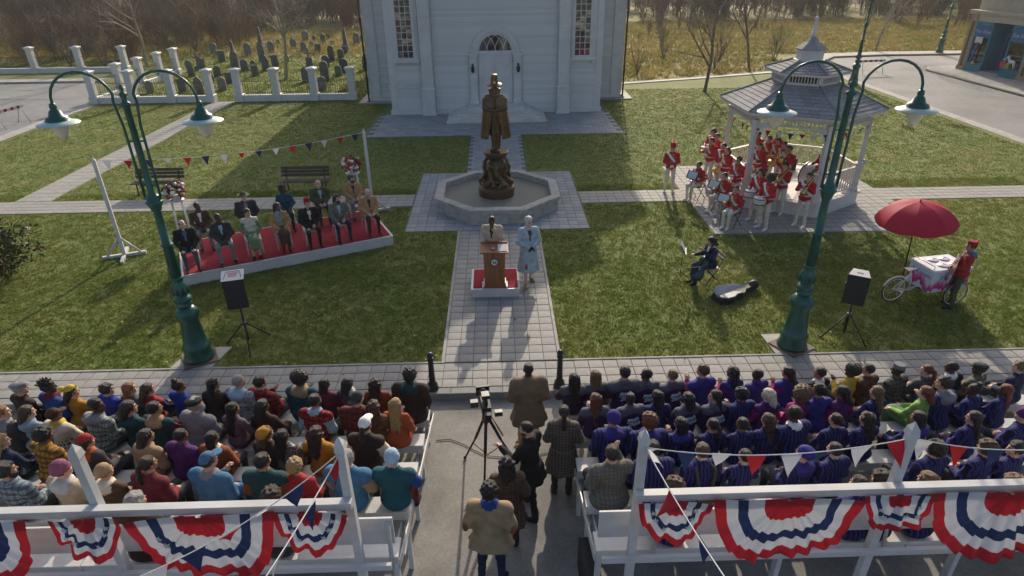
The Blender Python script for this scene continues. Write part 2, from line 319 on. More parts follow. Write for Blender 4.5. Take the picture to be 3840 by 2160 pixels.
for s in (-1, 1):
    xa, xb = sorted((s*3.18, s*3.84)); t.cbox(xa, xb, FY-.42, FY+.01, 0, 1.34, .01)              # pilaster pedestal, cap, shaft
    t.cbox(xa-.05, xb+.05, FY-.47, FY+.01, 1.34, 1.44, .02); t.cbox(xa-.03, xb+.03, FY-.45, FY+.01, 0, .16, .02)
    xa, xb = sorted((s*3.22, s*3.80)); t.bmm(xa, xb, FY-.32, FY+.01, 1.44, 8.0)
    for z0, z1 in ((.22,1.24),(1.6,4.1),(4.24,4.62),(4.8,7.6)):                                   # raised panel borders
        for q0, q1, w0, w1 in ((xa+.02, xa+.09, z0, z1), (xb-.09, xb-.02, z0, z1), (xa+.09, xb-.09, z0, z0+.06), (xa+.09, xb-.09, z1-.06, z1)):
            yy = FY-(.445 if z1 < 1.3 else .345); t.bmm(q0, q1, yy, yy+.03, w0, w1)
    xa, xb = sorted((s*5.18, s*5.5)); t.bmm(xa, xb, FY-.05, FY+.2, .25, 8.2); t.bmm(*sorted((s*3.82, s*5.56)), FY-.07, FY+.01, 1.38, 1.49); t.bmm(*sorted((s*3.82, s*5.58)), FY-.10, FY-.001, 1.49, 1.54)
    t.bmm(*sorted((s*3.84, s*5.58)), FY-.09, FY+.1, .0, .25)
    t.bmm(*sorted((s*6.70, s*7.25)), 37.44, 37.6, .25, 8.2); t.bmm(*sorted((s*5.5, s*7.28)), 37.42, 37.499, 1.54, 1.66); t.bmm(*sorted((s*5.5, s*7.30)), 37.40, 37.52, 0, .25)
    for k in range(13): t.bmm(*sorted((s*6.62, s*(7.26 if k % 2 else 7.2))), 37.415, 37.4399, .32+k*.42, .32+k*.42+.39)
    t.bmm(*sorted((s*3.86, s*5.17)), FY-.03, FY-.001, 2.56, 7.5)                                    # flat surround of the window bay
t.bmm(-3.17, 3.17, FY-.06, FY-.001, 0, .25)
t.build('trim', trim_white, CH)
for s in (-1, 1):
    d = MB(); d.tube([(s*7.34, 37.38, .1), (s*7.34, 37.38, 8)], .05, 8); d.tube([(s*7.34,37.38,.12),(s*7.38,37.2,.05)], .05, 8); d.build('downspout', mat('downspout_brown', (.035,.02,.016), .5), CH)
    d = MB(); xa, xb = sorted((s*5.9, s*7.85)); d.prism([(xa,36.95),(xb,36.95),(xb,39.5),(xa,39.5)], 0, .06); d.build('footing', concrete, CH)
    # tall sash window: frame, muntins, sill with brackets, glass panes
    xc = s*4.5; x0, x1 = xc-.40, xc+.36
    if s > 0: x0, x1 = 4.06, 4.82
    else: x0, x1 = -4.93, -4.17
    f = MB(); f.bmm(x0-.16, x0, FY-.10, FY+.02, 2.74, 6.6); f.bmm(x1, x1+.16, FY-.10, FY+.02, 2.74, 6.6); f.bmm(x0, x1, FY-.10, FY+.02, 2.74, 2.87); f.bmm(x0-.3, x0-.16, FY-.06, FY-.031, 2.74, 6.6); f.bmm(x1+.16, x1+.3, FY-.06, FY-.031, 2.74, 6.6)
    pw = (x1-x0)/3; ph = .30
    for i in (1, 2): f.bmm(x0+i*pw-.015, x0+i*pw+.015, FY-.075, FY-.035, 2.87, 6.6)
    for j in range(1, 13): f.bmm(x0, x1, FY-.0745, FY-.0355, 2.87+j*ph-.015, 2.87+j*ph+.015)
    wn = f.build('window', trim_white, CH)
    g_ = MB(); g_.bmm(x0-.32, x1+.32, FY-.2, FY-.03, 2.64, 2.74); g_.bmm(x0-.28, x0-.14, FY-.15, FY-.03, 2.52, 2.64); g_.bmm(x1+.14, x1+.28, FY-.15, FY-.03, 2.52, 2.64); g_.build('sill', trim_white, wn)
    pm = MB(); pm.box((0,0,0), (pw-.02, .012, ph-.02)); pm = pm.mesh('pane', glass_dark)
    for i in range(3):
        for j in range(12):
            o = obj('pane', pm, wn, (x0+(i+.5)*pw, FY-.045, 2.87+(j+.5)*ph)); o.rotation_euler = (rng.gauss(0,.012), 0, rng.gauss(0,.012))
# entrance: pilasters, arch, fanlight, leaves, lanterns, steps
for s in (-1, 1):
    e = MB(); e.bmm(*sorted((s*.93, s*1.33)), FY-.16, FY+.02, .54, 2.93); e.bmm(*sorted((s*.88, s*1.40)), FY-.22, FY+.02, 2.93, 3.04); e.bmm(*sorted((s*.90, s*1.37)), FY-.19, FY+.02, .54, .72)
    e.bmm(*sorted((s*1.0, s*1.26)), FY-.185, FY-.161, .9, 2.8); e.build('door_pilaster', trim_white, CH)
a = MB()
for r0, r1, d in ((.88,1.02,.12),(1.02,1.14,.19),(1.14,1.26,.09)):
    n = 20; vs = []; fs = []
    for i in range(n+1):
        c, sn = math.cos(math.pi*i/n), math.sin(math.pi*i/n)
        vs += [(r0*c, FY-d, 3.03+r0*sn), (r1*c, FY-d, 3.03+r1*sn), (r1*c, FY+.02, 3.03+r1*sn), (r0*c, FY+.02, 3.03+r0*sn)]
    for i in range(n):
        q, p = i*4, i*4+4; fs += [(q,p,p+1,q+1),(q+1,p+1,p+2,q+2),(q+3,p+3,p,q)]
    a.add(vs, fs, 0, False)
a.build('arch', trim_white, CH)
fl = MB(); fl.slabxz([(.84*math.cos(math.pi*i/20), 3.16+.76*math.sin(math.pi*i/20)) for i in range(21)], FY-.05, FY-.03); fan = fl.build('fanlight', glass_dark, CH)
tr = MB()
def arc(cx, r, a0, a1): return [(cx+r*math.cos(a0+(a1-a0)*i/10), FY-.07, 3.16+r*math.sin(a0+(a1-a0)*i/10)) for i in range(11)]
for cx, r, a0, a1 in ((-.84,.84,0,1.05),(.84,.84,math.pi,math.pi-1.05),(-.42,.84,0,1.25),(.42,.84,math.pi,math.pi-1.25),(-1.26,.84,0,.72),(1.26,.84,math.pi,math.pi-.72)): tr.tube([(x, y, z) for x, y, z in arc(cx, r, a0, a1) if math.hypot(x/.85, (z-3.16)/.77) < 1.02], .018, 5)
tr.tube(arc(0, .83, 0, math.pi), .03, 6); tr.bmm(-.88, .88, FY-.10, FY-.02, 3.0, 3.16); tr.build('tracery', trim_white, fan)
for s in (-1, 1):
    d = MB(); x0, x1 = sorted((s*.005, s*.86)); d.bmm(x0, x1, FY-.06, FY+.01, .56, 3.0)
    dl = d.build('door', trim_white, CH)
    for z0, z1 in ((.68,1.05),(1.13,1.32),(1.40,1.58),(1.66,2.88)):
        p = MB(); p.cbox(x0+.1, x1-.1, -.03, .03, 0, 1, .01); bx = MB(); bx.bmm(x0+.10, x1-.10, FY-.078, FY-.0605, z0, z1); bx.bmm(x0+.15, x1-.15, FY-.092, FY-.0785, z0+.05, z1-.05); bx.build('panel', trim_white, dl)
    h_ = MB(); h_.sph((s*.08, FY-.10, 1.5), .03, 8, 6); h_.build('handle', black_iron, dl)
    l = MB(); l.lathe([(.02,0),(.07,.03),(.09,.22),(.10,.24),(.03,.34),(.01,.40)], (s*1.17, FY-.30, 2.12), 8); l.bmm(s*1.17-.02, s*1.17+.02, FY-.3, FY-.18, 2.46, 2.5); l.bmm(s*1.17-.05, s*1.17+.05, FY-.19, FY-.16, 2.3, 2.56); l.build('lantern', black_iron, CH)
for i in range(5):
    st = MB(); st.cbox(-2.5+.26*i, 2.5-.26*i, 31.62+.3*i, FY-.062-.001*i, .11*i, .11*(i+1)-.0005*(5-i), .012); st.bmm(-2.53+.26*i, 2.53-.26*i, 31.59+.3*i, 31.85+.3*i, .11*(i+1)-.03, .11*(i+1)-.006); st.build('step', mat('step_white', (.62,.60,.57), .6, var=.08, tint=(.42,.36,.32), tscale=1.5, tamt=.6), CH)
st = MB(); st.bmm(-2.62, 2.62, 31.52, FY-.07, 0, .035); st.build('step_base', mat('brick_edge', (.33,.24,.19), .8), CH)

# ------------------------------------------------------------------ graveyard wall, railings and stones
def gate_post(x, y, lab):
    p = thing('gate_post', lab, 'post', (x, y, 0), group='white posts of the graveyard wall')
    b = MB(); b.cbox(-.24,.24,-.24,.24,0,.42,.02); b.cbox(-.19,.19,-.19,.19,.42,1.66,.004); b.build('shaft', white_paint, p)
    b = MB(); b.bmm(-.23,.23,-.23,.23,1.66,1.74); b.cbox(-.27,.27,-.27,.27,1.74,1.82,.02); b.add([(-.24,-.24,1.82),(.24,-.24,1.82),(.24,.24,1.82),(-.24,.24,1.82),(0,0,1.9)], [(0,1,4),(1,2,4),(2,3,4),(3,0,4)]); b.build('cap', white_paint, p)
def wall_run(a, b_, lab):
    a, b_ = Vector((*a, 0)), Vector((*b_, 0)); d = b_-a; L = d.length; ang = math.atan2(d.y, d.x)
    wl = thing('low_wall', lab, 'wall', a, ang, group='low white graveyard wall')
    m = MB(); m.cbox(.25, L-.25, -.14, .14, 0, .36, .02); m.build('plinth', white_paint, wl)
    m = MB(); m.tube([(.2,0,.5),(L-.2,0,.5)], .015, 5); m.tube([(.2,0,1.12),(L-.2,0,1.12)], .015, 5)
    n = int((L-.5)/.13)
    for i in range(n):
        x = .3+i*(L-.6)/max(1, n-1); m.tube([(x,0,.36),(x,0,1.2),(x,0,1.28)], [.009,.009,.001], 4, cap=False, smooth=False)
    tag(m.build('railing', black_iron, wl), kind='stuff')
fx = [-23.45,-21.2,-18.95,-16.7,-15.05,-12.85,-10.65,-8.45]
for i, x in enumerate(fx):
    gate_post(x, 38.3, ['white post of the graveyard wall at the street corner','white graveyard post second from the street corner, front wall','white graveyard post third from the street corner, front wall','white gateway post left of the gap into the graveyard','white gateway post right of the gap into the graveyard','white graveyard post second right of the gap','white graveyard post second from the church','white graveyard post nearest to the church'][i])
    if i not in (3, 7): wall_run((x, 38.3), (fx[i+1], 38.3), 'low white wall with iron railing, bay %s of the front run' % ['one','two','three','','four','five','six'][i])
sy = [38.3,41.2,43.6,46.0,48.2]
for i, y in enumerate(sy[1:]):
    gate_post(-23.4+.12*i, y, 'white graveyard post on the street side, %s back from the corner' % ['first','second','third','fourth'][i]); wall_run((-23.4+.12*i-.1, sy[i]), (-23.4+.12*i, y), 'low white wall with railing on the street side, bay %s' % ['one','two','three','four'][i])
bx_ = [-44.5,-41.1,-37.7,-34.3,-30.9,-27.6]
for i, x in enumerate(bx_):
    gate_post(x, 50.0, 'white post beyond the street at far left, %s from the left edge' % ['sixth','fifth','fourth','first visible','second visible','third visible'][i] if i > 2 else 'white post beyond the street outside the left frame edge, number %d' % (i+1)) if i > 2 else None
    if i > 1 and i < 5: wall_run((x, 50.0), (bx_[i+1], 50.0), 'low white wall beyond the street, bay %s from the left' % ['','','one','two','three'][i])
stone_m = [mat('grave_dark', (.09,.095,.09), .85, var=.3, scale=6, bump=.4, bscale=20, tint=(.12,.13,.09), tscale=3), mat('grave_grey', (.17,.17,.16), .85, var=.3, scale=6, bump=.4, bscale=20, tint=(.07,.08,.05), tscale=3), mat('grave_pale', (.20,.19,.17), .85, var=.3, scale=6, bump=.4, bscale=20, tint=(.09,.09,.07), tscale=3)]
GKINDS = []
def gk(poly, d, base=False, cross=False):
    b = MB(); b.slabxz(poly, -d/2, d/2)
    if base: b.cbox(min(p[0] for p in poly)-.08, max(p[0] for p in poly)+.08, -d/2-.08, d/2+.08, -.05, .14, .02)
    return b
rt = lambda w_, h_: [(-w_/2,-.1),(w_/2,-.1),(w_/2,h_-w_/2)]+[(w_/2*math.cos(math.pi*i/8), h_-w_/2+w_/2*math.sin(math.pi*i/8)) for i in range(1,8)]+[(-w_/2,h_-w_/2)]
sh = lambda w_, h_: [(-w_/2,-.1),(w_/2,-.1),(w_/2,h_-.18),(w_*.38,h_-.14),(w_*.3,h_-.05),(0,h_),(-w_*.3,h_-.05),(-w_*.38,h_-.14),(-w_/2,h_-.18)]
sq = lambda w_, h_: [(-w_/2,-.1),(w_/2,-.1),(w_/2*.96,h_),(-w_/2*.96,h_)]
GK = {'round': gk(rt(.6,.95), .14), 'tallround': gk(rt(.55,1.25), .15), 'shoulder': gk(sh(.62,.95), .13), 'square': gk(sq(.6,.85), .16), 'small': gk(rt(.42,.6), .12), 'gothic': gk([(-.28,-.1),(.28,-.1),(.28,.7),(.16,.95),(0,1.1),(-.16,.95),(-.28,.7)], .14)}
ob = MB(); ob.cbox(-.34,.34,-.34,.34,-.05,.3,.02); ob.cbox(-.25,.25,-.25,.25,.3,.55,.02); ob.add([(-.19,-.19,.55),(.19,-.19,.55),(.19,.19,.55),(-.19,.19,.55),(-.11,-.11,1.75),(.11,-.11,1.75),(.11,.11,1.75),(-.11,.11,1.75),(0,0,1.95)], [(0,1,5,4),(1,2,6,5),(2,3,7,6),(3,0,4,7),(4,5,8),(5,6,8),(6,7,8),(7,4,8)]); GK['obelisk'] = ob
cr_ = MB(); cr_.cbox(-.3,.3,-.22,.22,-.05,.3,.02); cr_.bmm(-.09,.09,-.07,.07,.3,1.5); cr_.bmm(-.36,.36,-.069,.069,.98,1.14); GK['cross'] = cr_
GM = {(k, i): GK[k].mesh('gravestone', stone_m[i]) for k in GK for i in range(3)}
ORD = ['first','second','third','fourth','fifth','sixth','seventh','eighth','ninth','tenth','eleventh','twelfth','thirteenth','fourteenth','fifteenth','sixteenth','seventeenth','eighteenth','nineteenth','twentieth']
GRAVES = [(-21.8,41.4,'shoulder',1),(-19.8,41.5,'round',0),(-21.7,47.4,'tallround',0),(-18.4,40.7,'gothic',0),(-22.6,50.7,'cross',0),(-22.3,50.7,'square',0),(-24.6,58.9,'round',1),(-23.7,57.0,'small',1),(-22.2,54.4,'square',0),(-19.8,47.2,'round',0),(-17.4,41.8,'round',1),(-17.9,44.4,'square',0),(-20.5,52.6,'obelisk',0),(-19.4,49.7,'tallround',0),(-21.1,57.6,'round',1),(-18.7,49.6,'shoulder',0),(-17.1,47.2,'square',0),(-21.6,62.4,'obelisk',0),(-18.8,54.0,'tallround',0),(-17.1,49.5,'gothic',0),(-19.7,59.2,'round',1),(-17.0,51.6,'square',0),(-21.0,65.5,'small',1),(-16.8,53.8,'small',0),(-18.7,62.6,'shoulder',1),(-16.9,59.4,'round',1),(-18.9,67.6,'round',1),(-17.1,62.9,'small',1),(-18.0,67.5,'small',0),(-15.5,58.8,'square',0),(-12.8,44.5,'round',0),(-14.3,51.3,'cross',1),(-14.2,50.9,'square',0),(-16.8,66.2,'round',0),(-17.0,69.2,'small',0),(-12.9,50.5,'round',0),(-11.5,44.4,'tallround',0),(-13.2,53.8,'tallround',0),(-15.4,63.8,'small',1),(-11.0,41.5,'shoulder',1),(-11.1,46.7,'round',1),(-12.7,55.0,'round',0),(-12.9,57.6,'square',0),(-13.3,60.0,'obelisk',0),(-11.0,48.2,'round',0),(-13.3,64.7,'round',1),(-13.3,67.5,'small',0),(-9.6,49.4,'round',0),(-18.3,50.3,'small',0),(-19.3,44.8,'small',0)]
KD = {'round':'round-topped','tallround':'tall narrow round-topped','shoulder':'shouldered','square':'square-topped','small':'small low','gothic':'pointed','obelisk':'tall obelisk','cross':'stone cross'}
cnt = {}
for x, y, k, mi in sorted(GRAVES):
    dsc = ('dark ' if mi == 0 else 'grey ')+KD[k]; n = cnt.get(dsc, 0); cnt[dsc] = n+1
    o = obj('gravestone', GM[(k, mi)], None, (x, y, 0), rng.gauss(0, .12)); o.rotation_euler.x = rng.gauss(0, .05); o.rotation_euler.y = rng.gauss(0, .035)
    s = rng.uniform(.78, 1.04); o.scale = (s, s, s*rng.uniform(.95, 1.12)); tag(o, '%s gravestone in the graveyard, %s of its kind from the left' % (dsc, ORD[n]), 'gravestone', 'gravestones')

# ------------------------------------------------------------------ signed distance modelling (bodies, hair, hats, statue)
def v3(*a): return np.array(a, np.float32)
def d_cone(P, a, b, ra, rb):
    a = np.asarray(a, np.float32); b = np.asarray(b, np.float32); ab = b-a; t = np.clip(((P-a)@ab)/max(float(ab@ab), 1e-9), 0, 1)
    return np.linalg.norm(P-(a+t[:, None]*ab), axis=1)-(ra+(rb-ra)*t)
def d_ell(P, c, r, M=None):
    q = P-np.asarray(c, np.float32)
    if M is not None: q = q@M
    r = np.asarray(r, np.float32); k0 = np.linalg.norm(q/r, axis=1); k1 = np.linalg.norm(q/(r*r), axis=1)+1e-6
    return k0*(k0-1)/k1
def d_skirt(P, c, z0, z1, r0, r1, sx, sy, fold=0., nf=9, ph=0.):
    """flared cloth from height z0 (top) down to z1, elliptical, with vertical folds"""
    t = np.clip((z0-P[:, 2])/(z0-z1), 0, 1); x = (P[:, 0]-c[0])/sx; y = (P[:, 1]-c[1])/sy
    q = np.sqrt(x*x+y*y)
    if fold: q = q-fold*t*np.sin(np.arctan2(y, x)*nf+ph)
    q = q-(r0+(r1-r0)*t)
    return np.maximum(np.maximum(q*.85, P[:, 2]-z0), z1-P[:, 2])
def smin(a, b, k):
    h = np.maximum(k-np.abs(a-b), 0)/k
    return np.minimum(a, b)-h*h*k*.25
def surf_nets(D, org, h):
    ins = D < 0; nx, ny, nz = D.shape
    acc = np.zeros((nx-1, ny-1, nz-1, 3), np.float32); num = np.zeros((nx-1, ny-1, nz-1), np.float32)
    for ax in range(3):
        s0 = [slice(None)]*3; s1 = [slice(None)]*3; s0[ax] = slice(0, -1); s1[ax] = slice(1, None)
        d0, d1 = D[tuple(s0)], D[tuple(s1)]; cr = ins[tuple(s0)] != ins[tuple(s1)]; tt = np.where(cr, d0/np.where(cr, d0-d1, 1), 0)
        o1, o2 = [a for a in range(3) if a != ax]
        for i in (0, 1):
            for j in (0, 1):
                sl = [slice(None)]*3; sl[o1] = slice(i, D.shape[o1]-1+i); sl[o2] = slice(j, D.shape[o2]-1+j); sl = tuple(sl)
                c = cr[sl]; num += c; acc[..., ax] += np.where(c, tt[sl], 0); acc[..., o1] += c*i; acc[..., o2] += c*j
    m = num > 0; idx = np.full(m.shape, -1, np.int32); idx[m] = np.arange(m.sum()); ci = np.argwhere(m).astype(np.float32)
    V = (ci+acc[m]/num[m][:, None])*h+np.asarray(org, np.float32); F = []
    for ax in range(3):
        s0 = [slice(None)]*3; s1 = [slice(None)]*3; s0[ax] = slice(0, -1); s1[ax] = slice(1, None)
        a = ins[tuple(s0)]; cr = a != ins[tuple(s1)]; o1, o2 = (ax+1) % 3, (ax+2) % 3
        e = np.argwhere(cr); e = e[(e[:, o1] > 0) & (e[:, o2] > 0) & (e[:, o1] < D.shape[o1]-1) & (e[:, o2] < D.shape[o2]-1)]
        fl = a[tuple(e.T)]; q = []
        for du, dv in ((-1,-1),(0,-1),(0,0),(-1,0)):
            c = e.copy(); c[:, o1] += du; c[:, o2] += dv; q.append(idx[tuple(c.T)])
        q = np.stack(q, 1); q[~fl] = q[~fl][:, ::-1]; F.append(q)
    return V, np.concatenate(F)
def sdf_mesh(fn, lo, hi, h):
    lo = np.asarray(lo, np.float32); n = np.ceil((np.asarray(hi, np.float32)-lo)/h).astype(int)+1
    ax = [lo[i]+h*np.arange(n[i], dtype=np.float32) for i in range(3)]
    P = np.stack(np.meshgrid(*ax, indexing='ij'), -1).reshape(-1, 3); D = fn(P).reshape(n)
    D[0] = D[-1] = np.maximum(D[0], .01); D[:, 0] = np.maximum(D[:, 0], .01); D[:, -1] = np.maximum(D[:, -1], .01); D[:, :, 0] = np.maximum(D[:, :, 0], .01); D[:, :, -1] = np.maximum(D[:, :, -1], .01)
    return surf_nets(D, lo, h)
def blend(P, prims, k):
    d = None
    for p in prims:
        q = p(P); d = q if d is None else smin(d, q, k)
    return d

# ------------------------------------------------------------------ fountain and statue
FO = thing('fountain', 'low octagonal stone fountain basin on the plaza', 'fountain', (-.03, 20.35, 0))
def octo(r, a0=math.pi/8): return [(r*math.cos(a0+i*math.pi/4), r*math.sin(a0+i*math.pi/4)) for i in range(8)]
oo, oi_ = octo(2.18), octo(1.93)
for i in range(8):
    j = (i+1) % 8; b = MB(); q = lambda p, s, z: (p[0]*s, p[1]*s, z)
    b.add([q(oo[i],.985,0), q(oo[j],.985,0), q(oo[j],.985,.36), q(oo[i],.985,.36), q(oo[i],1.02,.38), q(oo[j],1.02,.38), q(oo[j],1.02,.49), q(oo[i],1.02,.49), q(oo[j],1.005,.505), q(oo[i],1.005,.505), q(oi_[j],.995,.505), q(oi_[i],.995,.505), q(oi_[j],1,.05), q(oi_[i],1,.05)], [(0,1,2,3),(3,2,5,4),(4,5,6,7),(7,6,8,9),(9,8,10,11),(11,10,12,13)])
    b.build('basin_side', old_stone, FO)
b = MB(); b.prism(octo(1.95), .02, .08); b.build('basin_floor', old_stone, FO)
wm, wt, wb = nodes_of('fountain_water'); wb.inputs['Base Color'].default_value = (.24,.225,.18,1); wb.inputs['Roughness'].default_value = .08; wb.inputs['Specular IOR Level'].default_value = .5
wn_ = wt.nodes.new('ShaderNodeTexNoise'); wn_.inputs['Scale'].default_value = 5; wbp = wt.nodes.new('ShaderNodeBump'); wbp.inputs['Strength'].default_value = .06; wt.links.new(wn_.outputs[0], wbp.inputs['Height']); wt.links.new(wbp.outputs[0], wb.inputs['Normal'])
b = MB(); b.prism(octo(1.94), .09, .30); b.build('water', wm, FO)
ST = thing('statue', 'bronze statue of a caped figure in tall buckled hat above the fountain', 'statue', (-.05, 20.4, 0))
b = MB(); b.lathe([(.60,.1),(.62,.30),(.62,.52),(.60,.60),(.55,.62),(.53,.68),(.50,.70),(.1,.70)], (0,0,0), 28); b.build('base_drum', bronze_red, ST)
def ped(P):
    pr = [lambda P: d_cone(P, (0,0,.62), (0,0,1.55), .33, .24)]
    for i in range(8):                                   # coiling tentacles climbing the pedestal
        a0 = i*math.pi/4+.2
        pts = [(.50,.66),(.54,.80),(.44,.92),(.40,1.08),(.43,1.26),(.39,1.42),(.33,1.55)]
        for k in range(len(pts)-1):
            a = a0+.22*math.sin(k*1.3+i); c = a0+.22*math.sin((k+1)*1.3+i)
            A = (pts[k][0]*math.cos(a), pts[k][0]*math.sin(a), pts[k][1]); B = (pts[k+1][0]*math.cos(c), pts[k+1][0]*math.sin(c), pts[k+1][1]); r0 = .078-.007*k
            pr.append(lambda P, A=A, B=B, r0=r0: d_cone(P, A, B, r0, r0-.006))
        ex, ey = .52*math.cos(a0+.39), .52*math.sin(a0+.39)
        pr.append(lambda P, ex=ex, ey=ey: d_ell(P, (ex, ey, .74), (.10,.10,.08))); pr.append(lambda P, ex=ex, ey=ey: d_ell(P, (ex*.94, ey*.94, .86), (.06,.06,.07)))
    pr += [lambda P: d_ell(P, (0,-.36,1.30), (.10,.12,.14)), lambda P: d_ell(P, (0,-.43,1.08), (.075,.09,.13)), lambda P: d_ell(P, (-.16,-.32,1.34), (.09,.07,.07)), lambda P: d_ell(P, (.16,-.32,1.34), (.09,.07,.07)), lambda P: d_ell(P, (0,-.40,.82), (.11,.08,.08)), lambda P: d_cone(P, (-.1,-.34,1.46), (.1,-.34,1.46), .05, .05)]
    return blend(P, pr, .03)
V, F = sdf_mesh(ped, (-.75,-.75,.58), (.75,.75,1.66), .024); obj('pedestal', npmesh('pedestal', V, F, bronze), ST)
b = MB(); b.lathe([(.20,1.50),(.30,1.54),(.37,1.66),(.41,1.74),(.42,1.77),(.36,1.78),(.02,1.775)], (0,0,0), 28); b.build('plinth_bowl', bronze, ST)
Z0 = 1.775
def fig(P):
    q = P-v3(0, 0, Z0)
    pr = [lambda P: d_cone(P, (-.06,.0,.06), (-.07,.02,.58), .065, .085), lambda P: d_cone(P, (-.07,.02,.58), (-.06,.03,1.1), .085, .12), lambda P: d_cone(P, (.08,-.04,.06), (.09,-.02,.58), .065, .085), lambda P: d_cone(P, (.09,-.02,.58), (.07,.02,1.1), .085, .12),
        lambda P: d_cone(P, (-.06,.02,.05), (-.14,-.14,.04), .06, .05), lambda P: d_cone(P, (.08,-.04,.05), (.09,-.22,.04), .06, .05), lambda P: d_ell(P, (0,.02,1.30), (.20,.14,.36)), lambda P: d_cone(P, (-.22,.03,1.57), (.22,.03,1.57), .095, .095),
        lambda P: d_ell(P, (0,.0,1.87), (.082,.098,.125)), lambda P: d_cone(P, (0,.0,1.62), (0,.0,1.8), .08, .07), lambda P: d_ell(P, (0,-.095,1.855), (.018,.03,.03)), lambda P: d_ell(P, (0,-.085,1.775), (.04,.03,.035)),
        lambda P: d_cone(P, (-.30,.0,1.50), (-.31,-.10,1.30), .085, .08), lambda P: d_cone(P, (-.31,-.10,1.30), (-.04,-.27,1.26), .07, .05), lambda P: d_cone(P, (.30,.0,1.50), (.31,-.10,1.30), .085, .08), lambda P: d_cone(P, (.31,-.10,1.30), (.04,-.27,1.26), .07, .05), lambda P: d_ell(P, (0,-.29,1.25), (.085,.05,.05)),
        lambda P: d_cone(P, (0,-.30,1.24), (.03,-.24,.04), .024, .018)]
    d = blend(q, pr, .04)
    t = np.clip((1.62-q[:, 2])/1.24, 0, 1)                          # long cape hanging from the shoulders, open down the front
    ang = np.arctan2((q[:, 1]-.03)/.66, q[:, 0]); rr = np.sqrt(q[:, 0]**2+((q[:, 1]-.03)/.66)**2)
    rad = .31+.15*t**.8+.022*t*np.sin(ang*13+.6)+.010*t*np.sin(ang*29)
    shell = np.maximum(np.abs(rr-rad+.03)-.032, np.maximum(q[:, 2]-1.60, .40-q[:, 2]))
    op = np.maximum(np.abs(q[:, 0])-(.02+.19*np.clip((1.40-q[:, 2])/.9, 0, 1)), q[:, 1]); d = smin(d, np.maximum(shell*.8, -op), .02)
    # shoulder capelet with an inverted V at the chest, and the standing collar
    u = np.clip((1.72-q[:, 2])/.42, 0, 1); cap = np.maximum(np.maximum(np.sqrt(q[:, 0]**2+((q[:, 1]-.02)/.72)**2)-(.12+.235*u**.75), q[:, 2]-1.72), 1.30-q[:, 2])
    vee = np.maximum(np.abs(q[:, 0])-.9*(1.52-q[:, 2]), q[:, 1]+.02); d = smin(d, np.maximum(cap*.8, -vee), .015)
    col = np.maximum(np.maximum(np.abs(np.sqrt((q[:, 0]/1.15)**2+(q[:, 1]-.02)**2)-(.11+.16*(q[:, 2]-1.64)))-.022, np.abs(q[:, 2]-1.72)-.11), -(q[:, 1]+.11-.35*(np.abs(q[:, 0]))))
    return smin(d, col, .015)
V, F = sdf_mesh(fig, (-.72,-.5,Z0-.02), (.72,.58,Z0+2.05), .019); V = (V-v3(0,0,Z0))*v3(1.04,1.04,1.09)+v3(0,0,Z0); obj('figure', npmesh('figure', V, F, bronze), ST)
b = MB(); b.lathe([(.02,0),(.24,.0),(.25,.012),(.235,.025),(.125,.035),(.118,.06),(.10,.30),(.095,.315),(.01,.32)], (0, 0, Z0+2.105), 24, M=Matrix.Rotation(R(6), 4, 'X')); ht = b.build('hat', bronze, ST)
b = MB(); b.bmm(-.035,.035,-.135,-.115,Z0+2.165,Z0+2.225); b.build('buckle', brass, ht)

# ------------------------------------------------------------------ gazebo
GZ = thing('gazebo', 'white hexagonal bandstand gazebo with grey shingled two-tier roof', 'gazebo', (9.9, 20.65, 0), R(1.5))
HX = lambda r, i: (r*math.cos(-math.pi/2+i*math.pi/3), r*math.sin(-math.pi/2+i*math.pi/3))
gw = mat('gazebo_white', (.60,.56,.53), .55, var=.06, scale=4, tint=(.55,.52,.49), tscale=1.2, tamt=.6)
b = MB(); b.prism([HX(2.28, i) for i in range(6)], .0, .40); b.prism([HX(2.36, i) for i in range(6)], .40, .46); b.prism([HX(2.32, i) for i in range(6)], 0, .10); b.build('platform', gw, GZ)
b = MB()
for k in range(29):
    y = -1.95+k*.14; xm = min(2.28*.866, (2.28-abs(y))*1.732)-.05
    if xm > .1: b.bmm(-xm, xm, y+.003, y+.137, .4605, .475)
tag(b.build('floorboards', gw, GZ), kind='stuff')
for i in range(6):
    x, y = HX(2.12, i); p = MB(); a_ = i*math.pi/3
    p.box((x,y,.90), (.20,.20,.88), a_); p.box((x,y,1.36), (.26,.26,.05), a_); p.box((x,y,.52), (.25,.25,.1), a_); p.box((x,y,2.1), (.13,.13,1.48), a_); p.box((x,y,2.82), (.19,.19,.1), a_); p.sph((x*1.06,y*1.06,1.45), .07, 8, 6)
    po = p.build('post', gw, GZ)
    for s in (-1, 1):
        x2, y2 = HX(2.12, i+s); d = Vector((x2-x, y2-y, 0)).normalized(); br = MB()
        pts = [(.07,2.30),(.10,2.36),(.13,2.5),(.22,2.6),(.36,2.66),(.44,2.70),(.44,2.76),(.07,2.76)]
        nn = d.cross(Vector((0,0,1)))*.02; vs = [Vector((x,y,0))+d*u+Vector((0,0,z))+nn*q for q in (-1, 1) for u, z in pts]; n = len(pts)
        br.add(vs, [tuple(range(n)), tuple(range(2*n-1, n-1, -1))]+[((k+1) % n, k, n+k, n+(k+1) % n) for k in range(n)]); br.build('bracket', gw, po)
